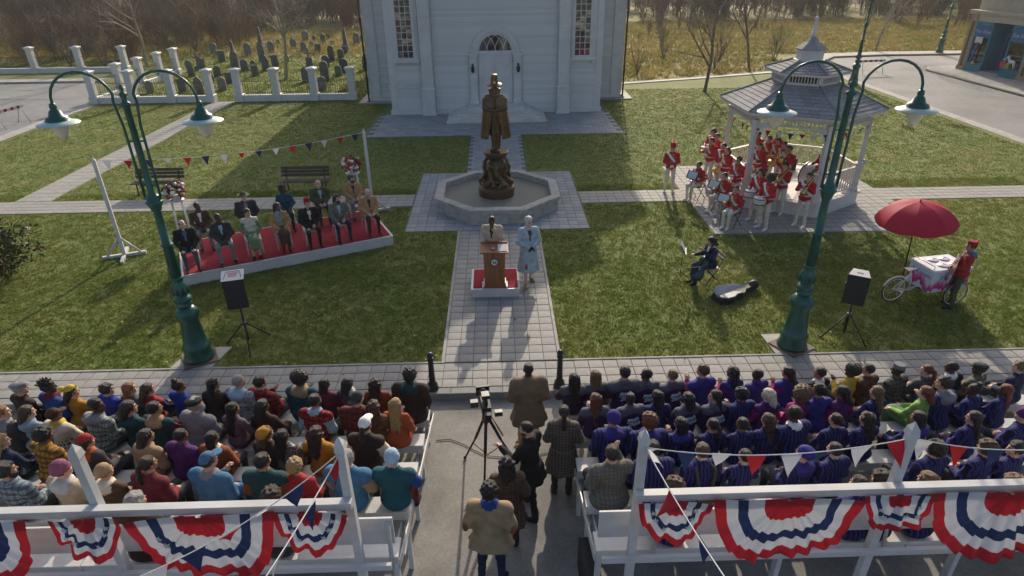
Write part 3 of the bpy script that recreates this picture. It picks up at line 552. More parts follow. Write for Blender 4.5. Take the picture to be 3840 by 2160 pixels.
for i in range(6):
    A = Vector((*HX(2.12, i), 0)); B = Vector((*HX(2.12, i+1), 0)); d = (B-A); L = d.length; ang = math.atan2(d.y, d.x); M_ = (A+B)/2
    fz = MB(); fz.box((M_.x,M_.y,2.95), (L,.12,.07), ang); fz.box((M_.x,M_.y,2.74), (L-.14,.08,.05), ang); fz.box((M_.x,M_.y,3.05), (L+.1,.16,.14), ang)
    fr = fz.build('frieze', gw, GZ)
    sm = MB(); sm.box((0,0,0), (.035,.03,.17)); sm = sm.mesh('spindle', gw)
    for k in range(18): q = A+d*((k+1)/19); obj('spindle', sm, fr, (q.x, q.y, 2.84), ang)
    if i in (0, 5):
        if i == 5: continue                                   # open side towards the band
    rl = MB(); rl.box((M_.x,M_.y,1.27), (L-.18,.09,.05), ang); rl.box((M_.x,M_.y,.60), (L-.18,.07,.05), ang); ra = rl.build('railing', gw, GZ)
    sm2 = MB(); sm2.lathe([(.018,-.32),(.028,-.2),(.016,-.1),(.026,.05),(.016,.2),(.02,.32)], (0,0,0), 6); sm2 = sm2.mesh('baluster', gw)
    for k in range(14): q = A+d*((k+1)/15); obj('baluster', sm2, ra, (q.x, q.y, .935), ang)
sh_grey = mat('shingle_grey', (.24,.235,.235), .9, var=.12, scale=10, rand=.18, bump=.15, bscale=60)
def hexroof(r0, z0, r1, z1, rows, tilew, name):
    b = MB(); b.prism([HX(r0+.03, i) for i in range(6)], z0-.09, z0-.02)
    vs = [(*HX(r0, i), z0) for i in range(6)]+[(*HX(r1, i), z1) for i in range(6)]; b.add(vs, [(i, (i+1) % 6, 6+(i+1) % 6, 6+i) for i in range(6)]+[(6,7,8,9,10,11)]); rf = b.build(name, [gw], GZ)
    back = MB()
    for i in range(6):
        A0, B0 = Vector((*HX(r0+.05, i), z0-.015)), Vector((*HX(r0+.05, i+1), z0-.015)); A1, B1 = Vector((*HX(r1, i), z1)), Vector((*HX(r1, i+1), z1)); nrm = (B0-A0).cross(A1-A0).normalized()
        for r in range(rows):
            t0, t1 = r/rows, min(1, (r+1.12)/rows); a0, b0 = A0.lerp(A1, t0), B0.lerp(B1, t0); a1, b1 = A0.lerp(A1, t1), B0.lerp(B1, t1); L = (b0-a0).length; u = (b0-a0).normalized()
            off = (r % 2)*.5*tilew; k = -1
            while True:
                x0 = max(0, k*tilew+off); x1 = min(L, (k+1)*tilew+off); k += 1
                if x0 >= L: break
                if x1-x0 < .02: continue
                g = .004; c0, c1 = a0+u*(x0+g)+nrm*.024, a0+u*(x1-g)+nrm*.024
                f0 = min(max(x0+g, (a1-a0).dot(u)), (b1-a0).dot(u)); f1 = min(max(x1-g, (a1-a0).dot(u)), (b1-a0).dot(u)); up = (a1-a0)-u*(a1-a0).dot(u)
                d0, d1 = a0+u*f0+up+nrm*.008, a0+u*f1+up+nrm*.008
                tgt = MB() if i in (5, 0, 4, 1) else back
                if i in (4, 1) and name != 'roof': tgt = back
                tgt.add([c0, c1, d1, d0, c0-nrm*.022, c1-nrm*.022], [(0,1,2,3),(4,5,1,0)])
                if tgt is not back: tgt.build('shingle', sh_grey, rf)
    if back.v: tag(back.build('back_shingles', sh_grey, rf), kind='stuff')
    for i in range(6): rd = MB(); rd.tube([(*HX(r0+.05, i), z0+.02), (*HX(r1, i), z1+.03)], .025, 5); rd.build('ridge_cap', sh_grey, rf)
hexroof(2.50, 3.14, .98, 3.80, 9, .34, 'roof')
b = MB(); b.prism([HX(1.0, i) for i in range(6)], 3.76, 3.86); b.prism([HX(1.04, i) for i in range(6)], 4.08, 4.15); b.prism([HX(.86, i) for i in range(6)], 3.86, 4.08, 1)
for i in range(6): x, y = HX(.96, i); b.box((x,y,3.97), (.12,.12,.24), i*math.pi/3)
lant = b.build('lantern_drum', [gw, mat('louvre_dark', (.10,.06,.05), .9)], GZ)
sm3 = MB(); sm3.box((0,0,0), (.03,.03,.23)); sm3 = sm3.mesh('spindle', gw)
for i in range(6):
    A = Vector((*HX(.97, i), 0)); B = Vector((*HX(.97, i+1), 0)); d = B-A
    for k in range(10): q = A+d*((k+1)/11); obj('spindle', sm3, lant, (q.x, q.y, 3.97), math.atan2(d.y, d.x))
hexroof(1.24, 4.18, .46, 4.44, 5, .26, 'upper_roof')
b = MB(); b.lathe([(.50,4.40),(.50,4.46),(.40,4.47),(.40,4.78),(.02,4.79)], (0,0,0), 6, smooth=False, a0=-math.pi/2); b.build('upper_drum', gw, GZ)
b = MB(); b.lathe([(.47,4.76),(.47,4.79),(.20,4.98),(.07,5.14),(.02,5.16)], (0,0,0), 6, smooth=False, a0=-math.pi/2); b.build('cap_roof', sh_grey, GZ)
b = MB(); b.lathe([(.075,5.12),(.075,5.2),(.06,5.21),(.085,5.24),(.065,5.26),(.035,5.58),(.05,5.6),(.06,5.66),(.04,5.70),(.005,5.71)], (0,0,0), 12); b.build('finial', gw, GZ)
GZX = Matrix.Translation((9.9,20.65,0)) @ Matrix.Rotation(R(1.5), 4, 'Z')

# ------------------------------------------------------------------ bunting of pennants
PEN = [translucent('pennant_white', (.52,.52,.54), .7, .14, var=.05), translucent('pennant_red', (.33,.016,.024), .7, .15, var=.08), translucent('pennant_navy', (.015,.03,.085), .7, .12, var=.1)]
def pennants(label, pts, n, size, order, sag=0., t0=.04, t1=.96, r=.006, tw=.5, nth=(0,0,0), group='strings of red white and blue pennants'):
    th = thing('bunting', label, 'bunting', pts[0], 0, group); O = Vector(pts[0])
    A, B = Vector(pts[0]), Vector(pts[-1])
    at = lambda t: A.lerp(B, t)+Vector((0,0,-sag*4*t*(1-t)))-O
    m = MB(); m.tube([at(i/16) for i in range(17)], r, 5); m.build('string', white_cloth, th)
    for i in range(n):
        t = t0+(t1-t0)*(i/(max(1, n-1))); p = at(t); u = (at(min(1, t+.01))-at(max(0, t-.01))).normalized(); k = order[i % len(order)]
        ang = rng.gauss(0, tw); dn = Vector((0,0,-1)); side = u.cross(dn).normalized(); dn = (dn*math.cos(ang)+side*math.sin(ang)).normalized(); nrm = u.cross(dn).normalized()
        vs = []; fs = []; N = 5
        for j in range(N+1):
            s = j/N; wv = math.sin(s*4+i)*.06*size
            for q in (-1, 0, 1): vs.append(p+u*(q*size*.42*(1-s))+dn*(size*s*1.05)+nrm*(wv+(.05*size*s if q else 0)))
        for j in range(N):
            for q in (0, 1): fs.append((j*3+q, j*3+q+1, j*3+q+4, j*3+q+3))
        me = MB(); me.add(vs, fs, 0, True); me.build('pennant', PEN[k], th)
    return th
gp = lambda i, z=2.62, r=2.16: tuple(GZX @ Vector((*HX(r, i), z)))
for i, n, od, nm in ((5, 7, [2,1,0], 'left'), (0, 6, [0,2,1], 'right'), (4, 6, [2,1,0], 'far left')):
    A = Vector(gp(i)); B = Vector(gp(i+1)); pennants('pennant string across the %s side of the gazebo' % {'left':'front left','right':'front right','far left':'far left'}[nm], [A, B], n, .20, od, .08, tw=.2)
# ------------------------------------------------------------------ street lamps
def tup(M, *p): return tuple(M @ Vector(p))
lamp_glass, _t, _b = nodes_of('lamp_glass'); _b.inputs['Base Color'].default_value = (.75,.72,.64,1); _b.inputs['Roughness'].default_value = .2; _b.inputs['Transmission Weight'].default_value = .45; _b.inputs['IOR'].default_value = 1.2
shade_white = mat('shade_white', (.36,.46,.44), .35, var=.05)
def street_lamp(label, x, y, rz=0, s=1.):
    t = thing('street_lamp', label, 'street lamp', (x, y, .03 if y < 12 else .0), rz, 'green double-armed street lamps')
    b = MB(); b.box((0,0,.015), (.66,.66,.03), .5); b.build('base_plate', mat('rusty_plate', (.16,.11,.085), .8, var=.3), t)
    b = MB(); b.lathe([(.30,.03),(.31,.07),(.285,.12),(.27,.16),(.265,.30),(.275,.33),(.24,.36),(.175,.95),(.20,.98),(.215,1.02),(.23,1.10),(.225,1.16),(.17,1.22),(.13,1.27)], n=28); b.build('base', green_iron, t)
    b = MB(); b.lathe([(.12,1.26),(.15,1.30),(.155,1.34),(.12,1.37),(.16,1.41),(.165,1.46),(.12,1.49),(.10,1.52),(.14,1.58),(.16,1.66),(.15,1.74),(.11,1.82),(.095,1.86),(.12,1.88),(.12,1.92),(.095,1.95)], n=24)
    for k in range(12):
        a = 2*math.pi*k/12; b.sph((.15*math.cos(a), .15*math.sin(a), 1.65), (.03,.03,.085), 6, 5)
        b.sph((.155*math.cos(a), .155*math.sin(a), 1.43), (.026,.026,.035), 5, 4)
    b.build('turned_collar', green_iron, t)
    b = MB(); b.lathe([(.105,1.94),(.085,2.6),(.115,2.61),(.115,2.63),(.083,2.64),(.068,3.30),(.09,3.33),(.11,3.40),(.15,3.48),(.16,3.50),(.13,3.51),(.12,3.6),(.09,3.62),(.062,3.66),(.055,5.22),(.085,5.24),(.085,5.28),(.05,5.30),(.04,5.36),(.065,5.40),(.05,5.45),(.02,5.47),(.035,5.52),(.012,5.60),(.002,5.62)], n=20); b.build('column', green_iron, t)
    for sx in (-1, 1):
        pts = [(sx*.14,0,3.55),(sx*.145,0,4.3),(sx*.15,0,4.9),(sx*.20,0,5.3)]
        cx, r = .70, .54
        for i in range(1, 13):
            a = math.pi-(math.pi*i/12)*1.02; pts.append((sx*(cx+r*math.cos(a)), 0, 5.30+.50*math.sin(a)))
        pts.append((sx*1.245, 0, 5.18))
        b = MB(); b.tube(pts, .024, 8); b.tube([(sx*.03,0,4.62),(sx*.15,0,4.62)], .016, 6); b.tube([(sx*.03,0,3.80),(sx*.15,0,3.80)], .016, 6); b.sph((sx*.14,0,3.56), .035, 8, 6); b.build('arm', green_iron, t)
        b = MB(); b.lathe([(.03,5.30),(.05,5.28),(.06,5.22),(.05,5.20),(.09,5.16),(.12,5.08),(.17,5.06),(.175,5.04),(.19,5.02),(.20,5.0),(.31,4.955)], (sx*1.245,0,0), 24); b.build('hood', green_iron, t)
        b = MB(); b.lathe([(.20,5.001),(.335,4.955),(.34,4.945),(.33,4.94),(.10,4.97)], (sx*1.245,0,0), 24); b.build('lamp_shade', shade_white, t)
        b = MB(); b.lathe([(.125,4.965),(.135,4.90),(.12,4.80),(.07,4.70),(.02,4.66),(.002,4.655)], (sx*1.245,0,0), 16); b.build('globe', lamp_glass, t)
    return t
street_lamp('green double-arm street lamp at left of the path, near the stage', -6.37, 11.2)
street_lamp('green double-arm street lamp at right of the path, before the gazebo', 6.19, 11.12)
street_lamp('far green street lamp standing at the street edge behind the gazebo', 22.45, 40.4)
street_lamp('farthest green street lamp on the bend beyond the shop', 35.7, 52.6)

# ------------------------------------------------------------------ shop on the right
SH = thing('shop', 'tan corner shop with blue storefront windows full of toys', 'building', (32.05, 44.9, .13), math.atan2(-5.15, .89))
# local x runs along the facade away from the corner, local y is out towards... the street is at -y
tan = mat('shop_tan', (.42,.36,.28), .7, var=.08, scale=3); tan2 = mat('shop_tan_dark', (.30,.22,.14), .7, var=.1); sblue = mat('shop_blue', (.010,.155,.215), .45, var=.12, scale=4); sblue2 = mat('shop_sign_blue', (.012,.10,.26), .4, var=.1)
YS = lambda v: v
b = MB(); b.bmm(0, 24, 1.3, 12, 0, 9); b.bmm(0, 24, .35, 1.3, 3.11, 9); b.build('wall', tan, SH)
def facade(x0):
    p = MB(); p.bmm(x0, x0+.16, -.05, .36, 0, 3.6); p.bmm(x0+.16, x0+.36, .08, .36, 0, 3.6); p.bmm(x0+.36, x0+.55, -.02, .36, 0, 3.6); p.bmm(x0-.04, x0+.6, -.1, .36, 0, .25); p.build('pillar', tan2, SH)
for x0 in (0, 4.65, 9.3, 13.95, 18.6): facade(x0)
b = MB(); b.bmm(0, 24, -.02, .36, 3.1, 3.5); b.bmm(-.1, 24, -.12, .36, 3.5, 3.6); b.bmm(-.15, 24, -.2, .36, 3.6, 3.75); b.build('frieze', tan, SH)
b = MB(); b.bmm(-.3, 24, -.35, .36, 8.7, 9.2); b.build('cornice', tan, SH)
for k in range(7):
    b = MB(); x = 1.1+k*3.2; b.bmm(x, x+1.3, .28, .349, 4.7, 6.8); w_ = b.build('upper_window', glass_dark, SH); b = MB(); b.bmm(x-.12, x+1.42, .2, .348, 4.5, 4.69); b.build('sill', tan, w_)
shop_txt = mat('shop_lettering', (.45,.43,.30), .6)
for bay in range(4):
    x0 = .55+4.65*bay
    b = MB()
    for a_, c_ in ((0,1.32),(2.75,4.1)):
        b.bmm(x0+a_, x0+c_, -.06, .3, 0, .5); b.bmm(x0+a_, x0+c_, -.03, .3, 2.95, 3.1)
        b.bmm(x0+a_, x0+a_+.1, -.03, .3, .5, 2.95); b.bmm(x0+c_-.1, x0+c_, -.03, .3, .5, 2.95)
        b.bmm(x0+a_, x0+c_, -.09, .31, .5, .55)
    b.bmm(x0+1.32, x0+2.75, 1.15, 1.25, 0, 3.1); b.bmm(x0+1.22, x0+1.319, .301, 1.149, 0, 3.1); b.bmm(x0+2.751, x0+2.85, .301, 1.149, 0, 3.1); b.bmm(x0+.1, x0+1.21, .9, 1.0, 0, 3.1); b.bmm(x0+2.86, x0+4.0, .9, 1.0, 0, 3.1); b.build('storefront_frame', sblue, SH)
    for a_, c_ in ((0,1.32),(2.75,4.1)):
        s_ = MB(); s_.bmm(x0+a_+.1, x0+c_-.1, -.05, .05, 2.12, 2.92); so = s_.build('sign_board', sblue2, SH)
        tm = text_mesh('Toy Shop', .30, shop_txt, shear=.2); o = obj('lettering', tm, so, (x0+(a_+c_)/2, -.055, 2.5)); o.rotation_euler = (math.pi/2, 0, 0)
        g_ = MB(); g_.bmm(x0+a_+.1, x0+c_-.1, .04, .05, .55, 2.12); wp = g_.build('display_window', glassy('shop_glass', (.015,.02,.022), .03), SH)
    d_ = MB(); d_.bmm(x0+1.55, x0+2.5, 1.0, 1.06, .12, 2.3); d_.build('door', sblue2, SH); d_ = MB(); d_.bmm(x0+1.7, x0+2.35, .985, .999, .5, 2.2); d_.build('door_glass', glass_dark, SH)
    d_ = MB(); d_.bmm(x0+1.34, x0+2.73, -.1, 1.14, 0, .12); d_.build('doorstep', concrete, SH)
# toys standing in the display: built just before the glass line as they show through it
def toy(name, lab, x, z, fn):
    t = thing(name, lab, 'toy', SH.matrix_world @ Vector((0,0,0)), 0); t.parent = None
    M_ = Matrix.Translation((32.05,44.9,.13)) @ Matrix.Rotation(math.atan2(-5.15,.89), 4, 'Z') @ Matrix.Translation((x, -.14, z)); t.matrix_world = M_; fn(t)
pr = lambda n, c: mat(n, c, .5, var=.05)
def hoop(t):
    b = MB(); b.tube([(0,0,0),(.02,0,.75)], .05, 8); b.tube([(.02,0,.75),(.1,0,1.15)], .05, 8); b.build('stand', pr('toy_blue', (.02,.06,.35)), t)
    b = MB(); b.box((.12,0,1.4), (.55,.03,.38), 0); b.build('backboard', white_paint, t); b = MB(); b.tube([(.12+.16*math.cos(a*.52), -.02-.0, 1.22+.03*math.sin(a*.52)) for a in range(13)], .018, 6); b.build('ring', PEN[1], t); b = MB(); b.sph((.18,0,-.02), .09); b.build('ball', pr('toy_lime', (.5,.55,.03)), t)
toy('toy_basketball_hoop', 'blue toy basketball stand with white backboard in the shop window', 1.05, .58, hoop)
def horse(t):
    w_ = pr('toy_white', (.6,.6,.58)); b = MB(); b.sph((0,0,.42), (.26,.09,.11), 10, 7); b.tube([(-.2,0,.46),(-.30,0,.68),(-.34,0,.70)], [.08,.06,.05], 8); b.tube([(-.32,0,.70),(-.45,0,.62)], [.06,.04], 8); b.build('body', w_, t)
    for x in (-.2, .2):
        for y in (-.05, .05): b = MB(); b.tube([(x*.8,y,.38),(x*1.2,y,.04)], [.04,.025], 6); b.build('leg', w_, t)
    for y in (-.06, .06): b = MB(); b.tube([(-.42,y,.09),(-.2,y,.02),(0,y,0),(.2,y,.02),(.42,y,.09)], .02, 6); b.build('rocker', pr('toy_red', (.4,.03,.03)), t)
toy('rocking_horse', 'white rocking horse toy in the right shop window', 4.05, .57, horse)
def blocks(t):
    b = MB(); b.box((0,0,.2), (.4,.2,.4)); b.build('crate', pr('toy_red', (.4,.03,.03)), t); b = MB(); b.box((.3,0,.14), (.24,.2,.28)); b.build('small_crate', pr('toy_green', (.18,.3,.05)), t); b = MB(); b.sph((.0,0,.5), .11); b.build('ball', pr('toy_sky', (.1,.35,.5)), t)
toy('toy_box_stack', 'red and green toy boxes with blue ball between shop windows', 3.55, .57, blocks)

# ------------------------------------------------------------------ bare trees, shrubs, brush
def branches(seed, h, r, n_lv, spread, up=.3, nb=(5,4,4,3), l0=None, lean=0., twig=.004, start=.3):
    rg = random.Random(seed); out = []
    def grow(p, d, L, r0, lv):
        seg = 4 if lv < 2 else 3; pts = [p.copy()]; q = p.copy(); dd = d.copy()
        for i in range(seg):
            dd = (dd+Vector((rg.gauss(0,.12), rg.gauss(0,.12), rg.gauss(0,.08)+up*.12))).normalized(); q = q+dd*(L/seg); pts.append(q.copy())
        rs = [max(twig, r0*(1-.75*i/seg)) for i in range(seg+1)]; out.append((pts, rs, lv))
        if lv >= n_lv: return
        for k in range(nb[min(lv, len(nb)-1)]):
            t = (start if lv == 0 else .15)+(1-(start if lv == 0 else .15))*((k+rg.random())/nb[min(lv, len(nb)-1)]); i = min(seg-1, int(t*seg)); bp = pts[i].lerp(pts[i+1], t*seg-i)
            a = rg.uniform(0, 2*math.pi); ax = (pts[i+1]-pts[i]).normalized(); o = ax.orthogonal().normalized(); o2 = ax.cross(o); sd = o*math.cos(a)+o2*math.sin(a)
            nd = (ax*(1-spread)+sd*spread+Vector((0,0,up*.5))).normalized(); grow(bp, nd, L*rg.uniform(.45,.68)*(1-.25*t), rs[i]*.62, lv+1)
    grow(Vector((0,0,-.05)), Vector((lean,0,1)).normalized(), l0 or h, r, 0); return out
def bare_tree(label, x, y, h, r, seed, m, n_lv=4, spread=.55, nb=(9,6,5,3), up=.35, start=.28, name='bare_tree', group='bare trees'):
    t = thing(name, label, 'tree', (x, y, 0), rng.uniform(0, 6), group); br = branches(seed, h, r, n_lv, spread, up, nb, start=start)
    tk, cr = MB(), MB()
    for pts, rs, lv in br: (tk if lv == 0 else cr).tube(pts, rs, 8 if lv == 0 else (5 if lv < 2 else 3), cap=False)
    tk.build('trunk', m, t); cr.build('crown', m, t); return t
bare_tree('pale bare tree rising behind the graveyard stones at centre left', -14.5, 45.6, 6.6, .13, 3, bark_pale, nb=(9,5,4,3))
bare_tree('pale bare tree beside the far graveyard wall', -27.7, 53.2, 7.0, .13, 5, bark_pale, nb=(9,5,4,3))
bare_tree('bare tree on the lawn right of the church with long shadow', 12.6, 38.8, 7.0, .11, 11, bark, nb=(11,5,4,3), spread=.62, start=.2)
bare_tree('small bare tree on the far meadow left of the shop', 31.4, 54.2, 6, .11, 13, bark_pale, nb=(10,6,4,3))
bare_tree('dark slender bare tree beside the pale path', 18.0, 46.2, 6.5, .10, 17, bark, nb=(12,6,4,3), spread=.5)
def shrub(label, x, y, h, seed, m, stems=7, group='bare saplings in the meadow'):
    rg = random.Random(seed); t = thing('bare_shrub', label, 'shrub', (x, y, 0), 0, group); b = MB(); c = MB()
    for k in range(stems):
        a = rg.uniform(0, 6.28); d = Vector((math.cos(a)*.35, math.sin(a)*.35, 1)).normalized(); L = h*rg.uniform(.6, 1.1)
        pts = [Vector((0,0,-.03))+d*(L*i/4)+Vector((rg.gauss(0,.05*h*i/4), rg.gauss(0,.05*h*i/4), 0)) for i in range(5)]; b.tube(pts, [.03,.024,.018,.012,.006], 4, cap=False)
        for j in range(6):
            i = rg.choice((1,2,3)); p = pts[i]; a = rg.uniform(0, 6.28); e = Vector((math.cos(a), math.sin(a), rg.uniform(.5,1.4))).normalized()*L*rg.uniform(.2,.4); c.tube([p, p+e*.5, p+e], [.01,.007,.004], 3, cap=False)
    b.build('stems', m, t); c.build('twigs', m, t)
SHR = [(9.8,45.2,2.2,'nearest the church'),(13.4,52.4,2.6,'left of the slender tree'),(15.6,46.6,2.6,'just left of the dark slender tree'),(21.0,49.4,3.2,'right of the dark slender tree'),(15.2,60.5,3,'far back above the church corner'),(19.5,57,3,'farthest back in the middle of the meadow'),(17.2,50.5,2.0,'low one behind the slender tree'),(24.4,57.5,2.8,'behind the gazebo finial')]
for i, (x, y, h, d) in enumerate(SHR): shrub('bare brown shrub in the right meadow, %s' % d, x, y, h, 40+i, bark)
for i, (x, y, h, d) in enumerate([(-33.2,52.5,4.5,'leftmost dark bare shrub behind the far white posts'),(-30.3,52.0,4.5,'dark bare shrub behind the second far white post'),(-26.6,60,3,'dark bare shrub right of the far pale tree')]): shrub(d, x, y, h, 60+i, bark, 10, 'dark shrubs behind the left wall')
# brush: the dense leafless thicket that closes the view
def thicket(name, label, zones, seed, cols):
    rg = np.random.default_rng(seed); protos = []
    for k in range(5):
        br = []
        for s in range(5):
            bb = branches(seed*10+k*7+s, 1, .018, 2, .5, .6, (7,4), start=.15); a = rg.uniform(0, 6.28); o = rg.uniform(-.35,.35,2); le = rg.uniform(-.25,.25,2)
            for pts, rs, lv in bb:
                P = np.array([(p.x+o[0]*.3+le[0]*p.z, p.y+o[1]*.3+le[1]*p.z, p.z*rg.uniform(.98,1.02)) for p in pts]); br.append((P, rs))
        V = []; F = []; n = 0
        for P, rs in br:
            for i in range(len(P)-1):
                r0 = max(rs[i], .006); d = np.array([r0, 0, 0]); e = np.array([-r0*.5, r0*.87, 0]); f = np.array([-r0*.5, -r0*.87, 0])
                V += [P[i]+d, P[i]+e, P[i]+f, P[i+1]+d*.7, P[i+1]+e*.7, P[i+1]+f*.7]; F += [(n,n+1,n+4),(n,n+4,n+3),(n+1,n+2,n+5),(n+1,n+5,n+4)]; n += 6
        for j in range(90):                                             # withered leaves still hanging
            c = np.array([rg.uniform(-.35,.35), rg.uniform(-.35,.35), rg.uniform(.08,.95)]); u = rg.normal(size=3)*.028; v = rg.normal(size=3)*.028
            V += [c, c+u, c+u+v]; F.append((n,n+1,n+2)); n += 3
        protos.append((np.array(V, np.float32), np.array(F, np.int32)))
    AV = []; AF = []; AM = []; n = 0
    for (x0, x1, y0, y1, N, h0, h1) in zones:
        for _ in range(N):
            V, F = protos[rg.integers(5)]; h = rg.uniform(h0, h1); a = rg.uniform(0, 6.28); c, s = math.cos(a), math.sin(a); w_ = h*rg.uniform(.8,1.3)
            x, y = rg.uniform(x0, x1), rg.uniform(y0, y1); W = np.stack([(V[:,0]*c-V[:,1]*s)*w_+x, (V[:,0]*s+V[:,1]*c)*w_+y, V[:,2]*h], 1)
            AV.append(W); AF.append(F+n); n += len(V); AM.append(np.full(len(F), rg.integers(len(cols))))
    o = obj(name, npmesh(name, np.concatenate(AV), np.concatenate(AF), cols, np.concatenate(AM), False)); tag(o, label, 'thicket', kind='stuff')
brush_cols = [mat('brush_brown', (.20,.14,.09), .95, var=.3), mat('brush_grey', (.24,.19,.14), .95, var=.3), mat('brush_rust', (.22,.135,.08), .95, var=.3), mat('brush_dark', (.15,.115,.085), .95, var=.3)]
thicket('brush_thicket', 'dense leafless brown thicket behind the graveyard', [(-62,-27,54,62,60,1.3,2.6),(-70,-24,64,74,90,1.8,3.2),(-62,2,79,86,130,2.4,3.8),(-90,4,88,98,110,3.5,5)], 3, brush_cols)
thicket('brush_thicket', 'dense leafless thicket beyond the right meadow', [(4,90,84,92,150,2.2,3.6),(44,100,70,78,50,1.8,3),(0,120,94,106,120,3.5,5),(10,30,64,80,26,.5,1.2)], 8, [brush_cols[0], brush_cols[0], mat('brush_lilac', (.22,.165,.125), .95, var=.3), brush_cols[3]])
bank = MB()
for x0, x1, y in ((-120, 3, 104), (3, 160, 112)): bank.add([(x0,y-6,0),(x1,y-6,0),(x1,y+12,4),(x0,y+12,4),(x0,y+80,6),(x1,y+80,6)], [(0,1,2,3),(3,2,5,4)])
structure(bank.build('hill', mat('hill_brush', (.15,.115,.085), .95, var=.4, scale=2, bump=.8, bscale=3, tint=(.04,.032,.025), tscale=.4)))

# ------------------------------------------------------------------ grass, tufts and fallen leaves
GREEN = translucent('grass_blade', (.130,.174,.027), .75, .45, var=.14, scale=5, tint=(.228,.226,.055), tscale=1.1, tamt=.75, tint2=(.225,.22,.05))
def tufts(N, x0, x1, y0, y1, ok, rg, hmin, hmax, wid, nb=6):
    x = rg.uniform(x0, x1, N); y = rg.uniform(y0, y1, N); m = ok(x, y); x, y = x[m], y[m]; n = len(x)
    x = np.repeat(x, nb)+rg.normal(0, wid*3.2, n*nb); y = np.repeat(y, nb)+rg.normal(0, wid*3.2, n*nb); m = ok(x, y); x, y = x[m], y[m]; n = len(x)
    a = rg.uniform(0, 6.283, n); h = rg.uniform(hmin, hmax, n); w_ = wid*rg.uniform(.4, 1, n); lx, ly = rg.normal(0, .75, n)*h, rg.normal(0, .75, n)*h
    B = np.zeros((n, 3, 3), np.float32); B[:,0,0] = x-np.cos(a)*w_; B[:,0,1] = y-np.sin(a)*w_; B[:,1,0] = x+np.cos(a)*w_; B[:,1,1] = y+np.sin(a)*w_; B[:,2,0] = x+lx; B[:,2,1] = y+ly; B[:,2,2] = h
    return B.reshape(-1, 3)
def lawn_ok(x, y):
    m = (y > 10.9) & (x > -23.1) & (x < 22.5)
    def cut(x0, x1, y0, y1, p=-.022): return ~((x > x0-p) & (x < x1+p) & (y > y0-p) & (y < y1+p))
    for r_ in ((-1.26,1.24,10,17.9),(-2.95,2.85,17.86,23.68),(-23.4,-2.9,20.08,21.28),(2.8,6.6,20.08,21.28),(12.9,23.2,19.8,21.06),(-1.22,1.13,23.6,29.4),(-6.3,6.0,29.3,37),(-7.9,7.9,36.9,60),(-6.85,-5.85,10.8,11.62),(5.72,6.6,10.8,11.62)): m &= cut(*r_)
    m &= ~((x > -16.98+(y-21.28)*.0207) & (x < -15.67+(y-21.28)*.0207) & (y > 21.2) & (y < 38.3)); m &= cut(-23.6,-16.5,38.05,38.55) & cut(-15.3,-8.2,38.05,38.55)
    m &= ~((y > 17.15) & (x > 6.43) & (y < 24.05) & (x < 13.3) & ((x-11.75)*2.75 < (y-17.15)*1.55+.1) & ~((x > 12.4) & (y > 23))); m &= cut(7.6,22.6,41.4,46) | (np.abs(y-(41.7+(x-8)*.3)) > .35)
    return m
rg = np.random.default_rng(5)
T = [tufts(35000, -16, 16, 10.9, 15.5, lawn_ok, rg, .02, .055, .015), tufts(34000, -19, 19, 15.5, 22, lawn_ok, rg, .02, .055, .018), tufts(70000, -23, 23, 21, 40, lawn_ok, rg, .02, .045, .022, 5), tufts(9000, -40, -6, 38.5, 56, lambda x, y: (x < -7.9) & ((x > -23.2) | (y > 50.3)) & ~((y < 45) & (x < -23.2)), rg, .05, .13, .05, 5)]
V = np.concatenate(T); tag(obj('grass', npmesh('grass', V, np.arange(len(V), dtype=np.int32).reshape(-1, 3), GREEN, None, False)), 'short olive green lawn grass around the paved paths', 'grass', kind='stuff')
DRYG = translucent('dry_grass', (.28,.22,.075), .8, .4, var=.3, scale=3, tint=(.15,.17,.03), tscale=.25, tamt=.9)
mead = lambda x, y: (y > 42.5+(x-8)*.3) & ((x < 22) | (y > 53.8)) & ((x > 7.9) | (y > 60)) & ((x > 7.9) | (x < 60))
T = [tufts(26000, 7.5, 75, 42, 82, mead, rg, .08, .35, .06, 5), tufts(7000, -60, -8, 54, 78, lambda x, y: y > 56+.0*x, rg, .1, .5, .07, 5)]
V = np.concatenate(T); tag(obj('dry_grass', npmesh('dry_grass', V, np.arange(len(V), dtype=np.int32).reshape(-1, 3), DRYG, None, False)), 'dry straw coloured meadow grass beyond the lawn', 'grass', kind='stuff')
leafm = [mat('fallen_leaf_a', (.20,.11,.05), .8, var=.3), mat('fallen_leaf_b', (.30,.22,.14), .8, var=.3)]
N = 1500; x = rg.uniform(-14, 14, N); y = np.concatenate([rg.uniform(10, 20, 1000), rg.uniform(20, 38, 500)]); m = lawn_ok(x, y) | (rg.random(N) < .06); x, y = x[m], y[m]; n = len(x); a = rg.uniform(0, 6.28, n); s = rg.uniform(.015, .04, n)
B = np.zeros((n, 4, 3), np.float32)
for k, (u, v_) in enumerate(((-1,0),(0,-.7),(1,0),(0,.7))): B[:,k,0] = x+s*(u*np.cos(a)-v_*np.sin(a)); B[:,k,1] = y+s*(u*np.sin(a)+v_*np.cos(a)); B[:,k,2] = rg.uniform(.03,.07,n)
tag(obj('fallen_leaves', npmesh('fallen_leaves', B.reshape(-1,3), np.arange(n*4, dtype=np.int32).reshape(-1,4), leafm, rg.integers(0,2,n), False)), 'scattered brown fallen leaves on the lawn', 'leaves', kind='stuff')
